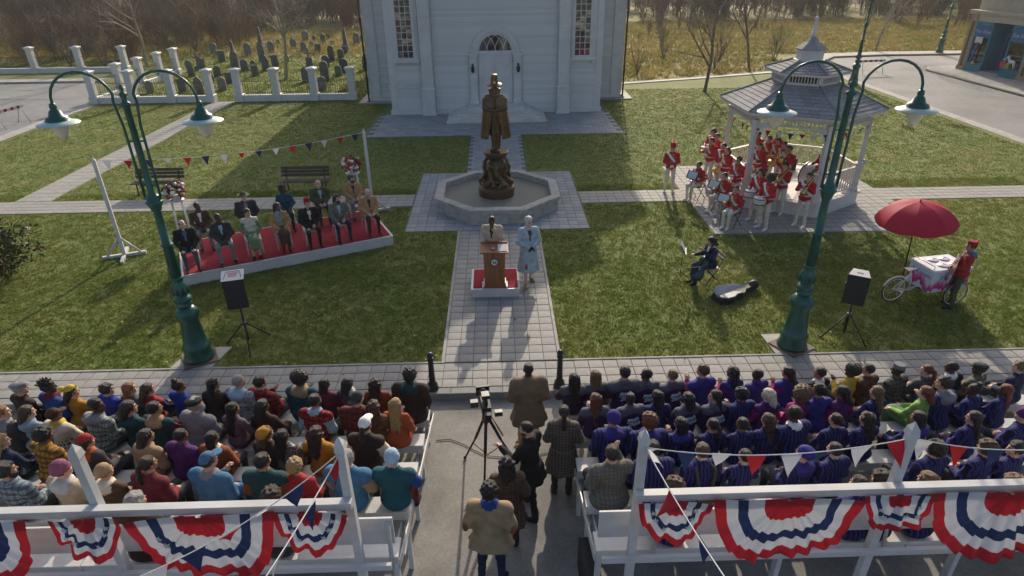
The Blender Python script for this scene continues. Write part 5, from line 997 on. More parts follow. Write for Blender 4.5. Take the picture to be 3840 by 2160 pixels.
# ------------------------------------------------------------------ bleachers with rail, bunting fans
ROWY = [8.49-.853*r for r in range(5)]; ROWZ = [.45+.2*r for r in range(5)]
bleach_w = mat('bleacher_white', (.52,.52,.51), .5, var=.08, scale=3, stretch=(.4,4,4), tint=(.40,.39,.365), tscale=1.6, tamt=.6)
def bleacher(label, x0, x1, posts, aisle):
    t = thing('bleachers', label, 'bleachers', (0,0,0), group='white bleachers'); n = 3; xs = [x0+(x1-x0)*i/n for i in range(n+1)]
    for r in range(5):
        y, z = ROWY[r], ROWZ[r]
        for i in range(n):
            b = MB(); b.cbox(xs[i]+.004, xs[i+1]-.004, y, y+.29, z-.045, z, .006); b.build('seat_plank', bleach_w, t)
            b = MB(); b.cbox(xs[i]+.004+.03*(aisle < 0), xs[i+1]-.004, y+.40, y+.66, z-.47, z-.44, .005); b.build('foot_plank', bleach_w, t)
            b = MB(); b.bmm(xs[i]+.01, xs[i+1]-.01, y+.02, y+.045, z-.16, z-.046); b.build('riser', bleach_w, t)
    for k in range(6):
        x = x0+.06+(x1-x0-.12)*k/5
        b = MB()
        for r in range(5):
            y, z = ROWY[r], ROWZ[r]; b.bmm(x-.03, x+.03, y+.06, y+.16, -.13, z-.05)
        pts = [(ROWY[0]+.72, -.10), (ROWY[0]+.72, .02), (ROWY[4]+.1, ROWZ[4]-.17), (ROWY[4]+.1, ROWZ[4]-.30)]
        for dx in (-.055, .035): b.add([(x+dx+q, yy, zz) for q in (0,.02) for yy, zz in pts], [(0,1,2,3),(7,6,5,4)]+[(i, (i+1) % 4, 4+(i+1) % 4, 4+i) for i in range(4)])
        b.build('support_frame', bleach_w, t)
    b = MB(); b.bmm(x0, x1, 5.035, 5.06, 1.53, 1.94); b.build('backrest', bleach_w, t)
    b = MB(); b.bmm(x0 if aisle > 0 else x0+.29, x1-.3 if aisle > 0 else x1, 4.655, 4.745, 2.49, 2.58); b.build('top_rail', bleach_w, t); b = MB(); b.bmm(x0, x1, 4.70, 4.745, 1.50, 1.58); b.build('lower_rail', bleach_w, t)
    for x in posts:
        b = MB(); b.bmm(x-.043, x+.043, 4.746, 4.835, -.13, 3.18); b.add([(x-.055,4.74,3.18),(x+.055,4.74,3.18),(x+.055,4.85,3.18),(x-.055,4.85,3.18),(x-.043,4.75,3.26),(x+.043,4.75,3.26),(x+.043,4.84,3.26),(x-.043,4.84,3.26),(x,4.8,3.34)], [(0,1,5,4),(1,2,6,5),(2,3,7,6),(3,0,4,7),(4,5,8),(5,6,8),(6,7,8),(7,4,8),(3,2,1,0)]); b.build('post', bleach_w, t)
        b = MB(); b.tube([(x+.3,5.03,1.9),(x+.3,4.95,1.2)], .025, 4); b.build('bracket', bleach_w, t)
bleacher('white bleachers left of the aisle', -12.4, -1.27, [-9.36, -6.78, -4.2, -1.62], 1); bleacher('white bleachers right of the aisle', 1.06, 12.3, [1.40, 4.11, 6.82, 9.5], -1)
starm = MB(); starm.add([(.5*(1 if k % 2 == 0 else .4)*math.sin(k*math.pi/5), 0, .5*(1 if k % 2 == 0 else .4)*math.cos(k*math.pi/5)) for k in range(10)]+[(0,-.03,0)], [(k, (k+1) % 10, 10) for k in range(10)]); starm = starm.mesh('star', PEN[0])
def fan(label, cx, W, drop, npl, seed, z=2.535):
    t = thing('bunting_fan', label, 'bunting', (cx, 4.62, z), 0, 'pleated bunting fans on the rails'); rg_ = random.Random(seed); ph = rg_.uniform(0, 6)
    def P(a, r):
        sn, cs = math.sin(a), max(0., math.cos(a)); cz_ = cs**.55; x = r*W/2*math.copysign(abs(sn)**.72, sn)*(1-.20*cz_*r+.03*math.sin(ph)); zz = -r*drop*cz_*(1+.05*math.sin(2*a+ph*3))-.02*r*abs(math.sin(a*npl+ph))
        return (x+.02*r*math.sin(3*a+ph), -.02-.10*r*math.cos(a)*(.6+.4*math.sin(a*2+ph))-(.032 if abs(a) < 1.0 else .012)*r*math.sin(a*npl*2+ph+.8*math.sin(5*a))-.02*math.sin(9*a+ph*2+r*4)*r, zz-.03*r*math.sin(a*3+ph))
    rings = [(.04,.34,1),(.34,.56,0),(.56,.70,2),(.70,.86,0),(.86,1.02,1)]; na = npl*6
    for r0, r1, c in rings:
        b = MB(); vs = []; nr = 4
        for i in range(na+1):
            a = -math.pi/2+math.pi*i/na
            for j in range(nr+1): vs.append(P(a, r0+(r1-r0)*j/nr))
        b.add(vs, [(i*(nr+1)+j, i*(nr+1)+j+1, (i+1)*(nr+1)+j+1, (i+1)*(nr+1)+j) for i in range(na) for j in range(nr)], 0, True); bo = b.build('band', [PEN[0], PEN[1], PEN[2]][c], t)
        if c == 2:
            for a in ((-1.32,-.95,-.5,.5,.95,1.32) if W < 1.2 else (-1.36,-1.08) if seed % 2 == 0 else ()):
                p = P(a, .63); o = obj('star', starm, bo, (p[0], p[1]-.03, p[2])); s = .10 if W > 1.2 else .085; o.scale = (s, s, s); o.rotation_euler = (0, rg_.uniform(-.3,.3), rg_.uniform(-.3,.3))
FN = [(-5.55,1.5,.86,'cut by the left frame edge'),(-4.25,.74,.46,'on the left post of the left rail'),(-3.1,1.55,.86,'in the middle of the left rail'),(-1.98,.74,.46,'beside the aisle post of the left rail'),(1.75,.74,.46,'beside the aisle post of the right rail'),(2.93,1.55,.86,'in the middle of the right rail'),(4.08,.74,.46,'on the middle post of the right rail'),(5.25,1.55,.86,'near the right frame edge')]
for i, (cx, W, dp, d) in enumerate(FN): fan('%s red white and blue bunting fan %s' % ('large' if W > 1 else 'small starred', d), cx, W, dp, 11 if W > 1 else 6, i)
pennants('string of pennants between the two posts of the right rail', [(1.40,4.8,3.10),(4.11,4.8,3.12)], 8, .26, [0,2,0,1], .16, tw=.5)
pennants('string of pennants from the middle post to the right frame edge', [(4.11,4.8,3.14),(6.82,4.8,3.14)], 7, .26, [0,1,2], .22, t0=.06, tw=.3)
pennants('string of pennants slanting down from the right aisle post', [(1.40,4.8,3.15),(1.72,2.9,3.3)], 4, .26, [0,1,2], .05, t0=.08, tw=.4)
pennants('string of pennants slanting from the left aisle post to the left edge', [(-1.62,4.8,3.15),(-3.9,3.1,3.05)], 8, .26, [2,0,1], .28, t0=.18, tw=.5)
pennants('string of pennants slanting steeply down from the left aisle post', [(-1.62,4.8,3.15),(-1.95,2.9,3.3)], 4, .26, [1,2,0], .05, t0=.1, tw=.4)

# ------------------------------------------------------------------ people: one continuous body each, shared between alike poses
SL = dict(skin=0, torso=1, sleeve=2, collar=3, bottom=4, shoe=5, dark=6, lips=7, shirt=8, hand=9)
def rotm(yaw=0., pitch=0., roll=0.): return np.array(Euler((pitch, roll, yaw)).to_matrix(), np.float32)
def head_fn(P):
    d = d_ell(P, (0,-.012,.03), (.077,.097,.095))
    for q in (d_ell(P, (0,.020,-.042), (.060,.070,.082)), d_ell(P, (0,.066,-.095), (.028,.026,.022)), d_ell(P, (0,.078,.030), (.052,.016,.012)), d_ell(P, (.038,.066,-.03), (.026,.024,.026)), d_ell(P, (-.038,.066,-.03), (.026,.024,.026)), d_cone(P, (0,-.02,-.05), (0,-.03,-.2), .052, .062)): d = smin(d, q, .022)
    for s in (-1, 1): d = np.maximum(d, -d_ell(P, (s*.031,.100,.008), (.017,.016,.011))); d = np.minimum(d, d_ell(P, (s*.079,-.008,-.008), (.012,.020,.032)))
    d = smin(d, d_cone(P, (0,.088,.012), (0,.107,-.024), .009, .015), .012); return smin(d, d_ell(P, (0,.086,-.060), (.024,.010,.010)), .008)
HV, HF = sdf_mesh(head_fn, (-.10,-.125,-.19), (.10,.13,.14), .0105)
_c = HV[HF].mean(1); HL = np.zeros(len(HF), np.int32)
for s in (-1, 1): HL[(((_c[:,0]-s*.031)/.012)**2+((_c[:,2]-.008)/.0075)**2 < 1) & (_c[:,1] > .05)] = 6; HL[(((_c[:,0]-s*.033)/.021)**2+((_c[:,2]-.036)/.0062)**2 < 1) & (_c[:,1] > .05)] = 6
HL[((_c[:,0]/.026)**2+((_c[:,2]+.060)/.010)**2 < 1) & (_c[:,1] > .05)] = 7
def finger_geo(w_, d, side, up, r=.0095):
    """palm-rooted fingers: four of unequal length, bent, and a thumb leaving the side of the palm"""
    b = MB(); d = d/np.linalg.norm(d); s = side-d*np.dot(side, d); s = s/np.linalg.norm(s); n = np.cross(s, d)
    if n[2] > 0: n = -n
    for k, L in enumerate((.066,.078,.074,.058)):
        p = w_+d*.085+s*(k-1.5)*.019; b.tube([p-d*.02, p+d*L*.45, p+d*L*.8+n*L*.28, p+d*L*.88+n*L*.6], [r,r,r*.9,r*.7], 5)
    p = w_+d*.03+s*.034; b.tube([p-s*.012, p+d*.03+s*.018, p+d*.06+s*.012+n*.014], [r*1.15,r*1.05,r*.8], 5)
    return np.array(b.v, np.float32), [f if len(f) == 4 else None for f in b.f]
BODY = {}
ARMS = {  # elbow, wrist, hand direction for the right side (x>0), in shoulder-height-1.0 torso space
 'lap': ((.25,.03,.75),(.09,.25,.655),(-.05,.10,-.03)), 'knees': ((.26,.10,.77),(.13,.37,.625),(0,.1,-.04)), 'cross': ((.25,.09,.76),(-.02,.20,.78),(-.1,.02,.01)), 'phone': ((.23,.06,.74),(.06,.29,.83),(-.03,.06,.06)),
 'down': ((.245,-.03,.72),(.255,.03,.47),(.0,.03,-.1)), 'front': ((.25,.02,.74),(.05,.21,.65),(-.08,.05,-.03)), 'drum': ((.25,.06,.76),(.13,.32,.70),(-.03,.1,-.02)), 'face': ((.23,.16,.80),(.09,.15,1.13),(.0,.0,.1)), 'mic': ((.24,.05,.74),(.05,.17,1.06),(-.02,.03,.08)), 'lean': ((.25,.06,.76),(.20,.30,.66),(0,.1,-.03)),
 'horn': ((.25,.12,.80),(.03,.27,1.00),(-.05,.06,.05)), 'slide': ((.22,.18,.82),(.02,.42,.92),(-.02,.08,.02)), 'sax': ((.24,.02,.74),(.03,.20,.72),(-.05,.06,.03)), 'reach': ((.24,.12,.80),(.16,.40,.84),(-.03,.1,.02)), 'up': ((.25,.10,.82),(.10,.26,1.02),(-.04,.04,.08)), 'bag': ((.27,-.02,.74),(.17,.14,.60),(-.06,.08,-.03))}
def body(kind='sit', la='lap', ra='lap', fem=0, bulk=0., coat=0., hood=0, collar=1, scarf=0, skirt=0, hy=0, hp=0, lean=6, legs=0, bare=0, vest=0):
    key = (kind, la, ra, fem, bulk, coat, hood, collar, scarf, skirt, hy, hp, lean, legs, bare, vest)
    if key in BODY: return BODY[key]
    dz = 0 if kind == 'sit' else .40; pel = v3(0, 0, .555+dz); rot = rotm(pitch=-R(lean)); T = lambda p: (np.asarray(p, np.float32)+v3(0,0,dz)-pel)@rot.T+pel
    sw = (.155 if fem else .18)+bulk*.5; g = .012+bulk; pr = []
    def add(lab, f): pr.append((SL[lab], f))
    cone = lambda lab, a, b, ra_, rb_: add(lab, lambda P: d_cone(P, a, b, ra_, rb_)); ell = lambda lab, c, r_, M=None: add(lab, lambda P: d_ell(P, c, r_, M))
    Rm = rot  # columns rotate the torso ellipsoids
    ell('torso', T((0,.015,.86)), (.148+g+(.0 if fem else .018), .105+g, .19), Rm); ell('torso', T((0,.02,.70)), (.135+g*1.2, .10+g*1.3, .15), Rm)
    ell('torso' if not skirt else 'bottom', pel, (.155+g*.9, .12+g*.8, .12))
    if fem: ell('torso', T((0,.085,.86)), (.12, .055, .07), Rm)
    cone('collar' if vest == 2 else 'torso', T((-sw,0,.985)), T((sw,0,.985)), .068+g*.6, .068+g*.6); cone('torso', T((0,0,1.0)), T((0,.0,1.06)), .075, .058)
    cone('skin', T((0,0,1.03)), T((0,.03,1.14)), .055, .052)
    hands = []
    for s, code in ((1, ra), (-1, la)):
        e, w_, hd = ARMS[code]; S_ = T((s*sw,0,.985)); E_ = T((s*e[0],e[1],e[2])); W_ = T((s*w_[0],w_[1],w_[2])); D_ = v3(s*hd[0],hd[1],hd[2])@rot.T; D_ = D_/np.linalg.norm(D_)
        cone('sleeve', S_, E_, .055+g*.75, .046+g*.7); cone('sleeve', E_, W_-.0*(W_-E_), .046+g*.7, .036+g*.45); cone('hand', W_, W_+D_*.085, .028, .034)
        sd = np.cross(D_, v3(0,0,1)) if abs(D_[2]) < .8 else v3(0,1,0); sd = sd*(1 if np.dot(sd, v3(-s,0,0)) > 0 else -1) if abs(D_[2]) < .8 else sd; hands.append((W_, D_, sd))
    if kind == 'sit':
        for s in (-1, 1):
            kx, ky = s*(.12+.03*legs+(-.03 if fem else .02)), .44; H_ = v3(s*.085,.0,.545); K_ = v3(kx,ky,.53); A_ = v3(kx*(1.0 if not fem else .9), .42+.05*legs*s, .10)
            th = 'bottom'; cone(th, H_, K_, .088+.004*fem, .062); cone('skin' if bare else th, K_, A_, .058, .043); cone('shoe', A_+v3(0,0,-.05), A_+v3(s*.02,.15,-.065), .045, .034)
        if skirt: cone('bottom', v3(0,.0,.55), v3(0,.40,.535), .15, .12); cone('bottom', v3(0,.42,.52), v3(0,.44,.36), .13, .12)
        if coat: add('torso', lambda P: np.maximum(d_ell(P, (0,-.02,.53), (.22+g,.17+g,.20)), .44-P[:,2])); cone('torso', v3(-.13,.05,.53), v3(-.15,.30,.54), .075+g, .06); cone('torso', v3(.13,.05,.53), v3(.15,.30,.54), .075+g, .06)
        else: ell('torso', v3(0,-.005,.60), (.165+g,.125+g,.10))
    else:
        for s in (-1, 1):
            st = .0 if legs == 0 else .16*s*legs; H_ = v3(s*.085,0,.93); K_ = v3(s*(.10+.02*(legs == 0)),.02+st*.6,.50); A_ = v3(s*(.11+.03*(not fem)),-.01+st,.095)
            lb = 'skin' if bare else 'bottom'; cone('bottom', H_, K_, .092, .062); cone(lb, K_, A_, .06 if not bare else .05, .05 if not bare else .034); cone('shoe', A_+v3(0,0,-.045), A_+v3(s*.035,.16,-.062), .045, .036)
        if skirt: add('bottom', lambda P: d_skirt(P, (0,0), .98, skirt, .12 if coat else .15, .19 if coat else .25, 1.0, .85, .02, 8))
        if coat: add('torso', lambda P: d_skirt(P, (0,-.005), 1.02, coat, .165+g, .235+g*1.4, 1.0, .74, .022, 7, 1.0))
        else: ell('torso', v3(0,0,.95), (.16+g,.12+g,.11))
    if collar: add('collar', lambda P: np.maximum(d_ell(P, T((0,.0,1.065)), (.088+g*.5,.085+g*.5,.045)), -d_ell(P, T((0,.06,1.12)), (.05,.07,.08))))
    if hood: ell('collar', T((0,-.085,1.02)), (.115+.03*hood,.06+.02*hood,.085)); cone('collar', T((-.09,-.02,1.05)), T((.09,-.02,1.05)), .045, .045)
    if scarf: ell('collar', T((0,.015,1.065)), (.115,.11,.055)); cone('collar', T((.03,.10,1.05)), T((.05,.14,.80)), .035, .03)
    ph = nrg.uniform(0, 6.28, 6)
    def fn(P):
        d = None
        for lab, f in pr:
            q = f(P); d = q if d is None else smin(d, q, .012 if lab in (9, 5) else .035)
        x, y, z = P.T; return d+.0058*np.sin(38*z+9*x+ph[0])*np.sin(21*x+ph[1]+6*z)*(P[:,2] > .15)+.0042*np.sin(60*z-30*y+ph[2])*np.sin(17*y+ph[3])
    lo = (-.48,-.36,-.02); hi = (.48,.66 if kind == 'sit' else .56, 1.24+dz); V, F = sdf_mesh(fn, lo, hi, .0235)
    C_ = V[F].mean(1); lab = np.array([l for l, _ in pr]); D = np.stack([f(C_) for _, f in pr]); L_ = lab[np.argmin(D, 0)].astype(np.int32)
    # shirt front: a V below the chin, over the chest
    tz = C_[:,2]-dz; ch = (L_ == 1) & (C_[:,1] > .05) & (tz > .70) & (np.abs(C_[:,0]) < .040*np.clip((tz-.74)/.25, 0, 1)+.006); L_[ch] = 8
    HM = Matrix.Translation([float(q) for q in T((0,.035,1.215))]) @ Euler((R(hp), 0, R(hy))).to_matrix().to_4x4() @ Matrix.Scale(.95, 4); Hm = np.array(HM.to_3x3(), np.float32); Ht = np.array(HM.translation, np.float32)
    VV = [V, HV@Hm.T+Ht]; FF = [F, HF+len(V)]; LL = [L_, HL]; n = len(V)+len(HV)
    for W_, D_, sd in hands:
        hv, hf = finger_geo(W_, D_, sd, None); hf = np.array([f for f in hf if f], np.int32); VV.append(hv); FF.append(hf+n); LL.append(np.full(len(hf), 9)); n += len(hv)
    me = npmesh('person', np.concatenate(VV), np.concatenate(FF), [], None); 
    for _ in range(10): me.materials.append(None)
    me.polygons.foreach_set('material_index', np.concatenate(LL).astype(np.int32)); BODY[key] = (me, HM); return BODY[key]
# hair and headwear in head space (face towards +y)
scalp = lambda P, g=0.: d_ell(P, (0,-.018,.038), (.080+g,.101+g,.097+g)); face = lambda P, z=.072, y=.028: np.maximum((y+.25*(P[:,2]-.0))-P[:,1], P[:,2]-z)
def curl(P, a, f, s=0.): return a*np.sin(P[:,0]*f+s)*np.sin(P[:,1]*f*1.1+1+s)*np.sin(P[:,2]*f*.95+2)
def strand(P, a, f=70.): return a*np.sin(np.arctan2(P[:,1]+.02, P[:,0])*14+P[:,2]*9)+a*.5*np.sin(P[:,0]*f*2.3+P[:,2]*5)
def long_(P, zb, w_=.105, d0=.075):
    t = np.clip((.06-P[:,2])/(.06-zb), 0, 1); q = np.sqrt((P[:,0]/(w_*(1-.25*t**3)))**2+((P[:,1]+.045+.105*t)/(d0*(1-.3*t)))**2)-1; return np.maximum(np.maximum(q*.06, P[:,2]-.08), zb+.03*np.sin(P[:,0]*60)-P[:,2])
def hair_fn(st):
    cutlow = lambda P, d, z: np.maximum(d, z-P[:,2])
    if st == 'short': return lambda P: cutlow(P, np.maximum(scalp(P, .012)+curl(P,.006,60), -face(P)), -.062)
    if st == 'buzz': return lambda P: cutlow(P, np.maximum(scalp(P, .004), -face(P,.078)), -.055)
    if st == 'balding': return lambda P: cutlow(P, np.maximum(np.maximum(scalp(P, .008)+curl(P,.004,60), -face(P)), P[:,2]-.055), -.062)
    if st == 'wavy': return lambda P: cutlow(P, np.maximum(scalp(P, .021)+curl(P,.012,48), -face(P,.066)), -.085)
    if st == 'curly': return lambda P: cutlow(P, np.maximum(scalp(P, .036)+curl(P,.017,62), -face(P,.062,.045)), -.10)
    if st == 'afro': return lambda P: np.maximum(d_ell(P, (0,-.035,.065), (.152,.15,.142))+curl(P,.016,75), -face(P,.05,.055))
    if st == 'bigcurl': return lambda P: np.maximum(d_ell(P, (0,-.05,.03), (.175,.155,.18))+curl(P,.022,58), -face(P,.055,.05))
    if st == 'bob': return lambda P: np.maximum(smin(scalp(P,.016), long_(P,-.15,.108,.082), .03)+strand(P,.004), -face(P,.070,.04))
    if st == 'long': return lambda P: np.maximum(smin(scalp(P,.013), long_(P,-.36,.112,.062), .03)+strand(P,.005), -face(P,.072,.04))
    if st == 'xlong': return lambda P: np.maximum(smin(scalp(P,.013), long_(P,-.48,.118,.062), .03)+strand(P,.005), -face(P,.072,.04))
    if st == 'longwavy': return lambda P: np.maximum(smin(scalp(P,.02), long_(P,-.34,.128,.075), .03)+strand(P,.004)+curl(P,.012,45), -face(P,.070,.04))
    if st == 'pony': return lambda P: np.minimum(cutlow(P, np.maximum(scalp(P,.008)+strand(P,.002), -face(P)), -.06), smin(d_ell(P,(0,-.13,.03),(.03,.03,.035)), smin(d_cone(P,(0,-.145,.02),(0,-.165,-.14),.034,.042), d_cone(P,(0,-.165,-.14),(.01,-.15,-.33),.042,.012), .02), .02)+strand(P,.004))
    if st == 'bun': return lambda P: np.minimum(cutlow(P, np.maximum(scalp(P,.008)+strand(P,.002), -face(P)), -.06), d_ell(P,(0,-.135,.015),(.045,.042,.042))+curl(P,.005,80))
    if st == 'topbun': return lambda P: np.minimum(cutlow(P, np.maximum(scalp(P,.010), -face(P)), -.06), d_ell(P,(0,-.06,.155),(.05,.05,.045))+curl(P,.008,80))
    if st == 'braids':
        def f(P):
            d = cutlow(P, np.maximum(scalp(P,.012)+curl(P,.006,80), -face(P)), -.06)
            for k in range(9): a = math.radians(200+k*17.5); x, y = .085*math.cos(a), .075*math.sin(a)-.03; d = np.minimum(d, d_cone(P,(x,y,.0),(x*1.25,y*1.1-.03,-.30-.03*(k % 3)),.019,.010)+.003*np.sin(P[:,2]*180+k))
            return d
        return f
    if st == 'twists':
        def f(P):
            d = cutlow(P, np.maximum(scalp(P,.016)+curl(P,.008,70), -face(P)), -.06)
            for k in range(22): v_ = np.array([math.sin(k*2.4)*math.sqrt((k+.5)/22), math.cos(k*2.4)*math.sqrt((k+.5)/22)]); z = math.sqrt(max(0, 1-v_@v_)); d = np.minimum(d, d_cone(P,(v_[0]*.08,v_[1]*.09-.03,.04+z*.085),(v_[0]*.14,v_[1]*.14-.045,.05+z*.145),.020,.014))
            return np.maximum(d, -face(P,.05,.045))
        return f
    if st == 'beard': return lambda P: np.maximum(np.maximum(d_ell(P,(0,.030,-.062),(.068,.078,.085))+curl(P,.004,90), P[:,2]+.028), -d_ell(P,(0,.10,-.058),(.024,.03,.008)))
    if st == 'bigbeard': return lambda P: np.maximum(np.maximum(d_ell(P,(0,.040,-.085),(.075,.085,.10))+curl(P,.006,80), P[:,2]+.028), -d_ell(P,(0,.11,-.058),(.024,.03,.008)))
    if st == 'beanie': return lambda P: np.maximum(np.minimum(d_ell(P,(0,-.03,.05),(.098,.118,.118)), np.maximum(d_ell(P,(0,-.02,.035),(.102,.122,.11)), np.abs(P[:,2]-.02-.18*P[:,1])-.022))+.0025*np.sin(np.arctan2(P[:,1],P[:,0])*46), .002+.18*P[:,1]-P[:,2])
    if st == 'pombeanie': b_ = hair_fn('beanie'); return lambda P: np.minimum(b_(P), d_ell(P,(-.0,-.15,.13),(.06,.06,.06))+curl(P,.008,110))
    if st == 'slouch': return lambda P: np.maximum(smin(d_ell(P,(0,-.045,.055),(.106,.128,.10)), d_ell(P,(0,-.11,.05),(.085,.07,.075)), .03)+curl(P,.005,40), .0+.25*P[:,1]-P[:,2])
    if st == 'flatcap': return lambda P: np.maximum(smin(d_ell(P,(0,-.015,.095),(.108,.135,.048)), np.maximum(d_ell(P,(0,.10,.062),(.082,.062,.014)), -P[:,1]+.05), .02), .045-P[:,2])
    if st == 'cap': return lambda P: np.minimum(np.maximum(d_ell(P,(0,-.02,.045),(.090,.112,.108)), .035-P[:,2]), np.maximum(d_ell(P,(0,.12,.05),(.078,.085,.016)), -P[:,1]+.05))
    if st == 'backcap': return lambda P: np.minimum(np.maximum(d_ell(P,(0,-.02,.045),(.090,.112,.108)), .035-P[:,2]), np.maximum(d_ell(P,(0,-.15,.035),(.075,.075,.016)), P[:,1]+.08))
    if st == 'beret': return lambda P: np.maximum(d_ell(P,(.01,-.035,.095),(.125,.135,.05)), .05+.1*P[:,1]-P[:,2])
    if st == 'kufi': return lambda P: np.maximum(np.sqrt((P[:,0])**2+((P[:,1]+.018)*.84)**2)-.092, np.abs(P[:,2]-.10)-.048)
    if st == 'fez': return lambda P: np.maximum(np.sqrt(P[:,0]**2+((P[:,1]+.015)*.86)**2)-(.090-.10*(P[:,2]-.06)), np.abs(P[:,2]-.125)-.068)
    if st == 'stetson': return lambda P: np.minimum(smin(d_ell(P,(0,-.01,.10),(.088,.108,.075)), np.maximum(d_ell(P,(0,-.01,.065),(.185,.205,.02)), -.5-P[:,0]), .02), 1)
    if st == 'shako': return lambda P: np.minimum(np.minimum(np.maximum(np.sqrt(P[:,0]**2+(P[:,1]*.88+.01)**2)-(.092+.06*(P[:,2]-.05)), np.abs(P[:,2]-.135)-.085), np.maximum(d_ell(P,(0,.10,.055),(.07,.05,.012)), -P[:,1]+.05)), d_cone(P,(0,.06,.22),(0,.06,.31),.022,.014))
HAIRM = {}
def hair_mesh(st):
    if st not in HAIRM:
        f = hair_fn(st); big = {'xlong':-.52,'long':-.40,'longwavy':-.40,'pony':-.37,'braids':-.40,'bob':-.2,'bigcurl':-.2,'bigbeard':-.22,'beard':-.18}
        V, F = sdf_mesh(f, (-.24,-.25,big.get(st,-.14)), (.24,.24,.34 if st in ('shako','topbun','afro','fez','twists') else .26), .0115 if st not in ('xlong','long','longwavy','braids') else .013); me = npmesh('hair', V, F, [None]); HAIRM[st] = me
    return HAIRM[st]
CN = dict(black=(.014,.013,.013), char=(.035,.035,.038), navy=(.014,.02,.05), ink=(.010,.012,.042), iris=(.032,.036,.22), slate=(.085,.088,.11), beige=(.46,.36,.27), ice=(.32,.40,.45), blue=(.015,.05,.20), royal=(.012,.03,.22), denim=(.05,.13,.24), sky=(.28,.40,.50), teal=(.012,.07,.09), dteal=(.01,.045,.055), green=(.03,.09,.04), lime=(.18,.32,.08), sage=(.12,.20,.10), olive=(.07,.07,.035), brown=(.075,.04,.024), dbrown=(.035,.022,.016), rust=(.20,.055,.02), orange=(.34,.075,.025), tan=(.30,.20,.115), camel=(.38,.22,.10), cream=(.55,.49,.38), sand=(.36,.29,.21), yellow=(.50,.34,.05), mustard=(.36,.17,.02), red=(.30,.02,.025), dred=(.14,.02,.02), maroon=(.10,.014,.03), magenta=(.27,.01,.11), purple=(.07,.015,.10), dpurp=(.030,.012,.055), violet=(.03,.026,.17), pink=(.5,.2,.25), mauve=(.20,.07,.12), grey=(.19,.19,.20), lgrey=(.38,.39,.40), dgrey=(.075,.078,.082), white=(.68,.67,.64), bluegrey=(.20,.27,.32), tweed=(.14,.125,.10), ivory=(.62,.57,.46), uni=(.42,.018,.025), khaki=(.17,.12,.07), dune=(.27,.195,.115))
CL = {}
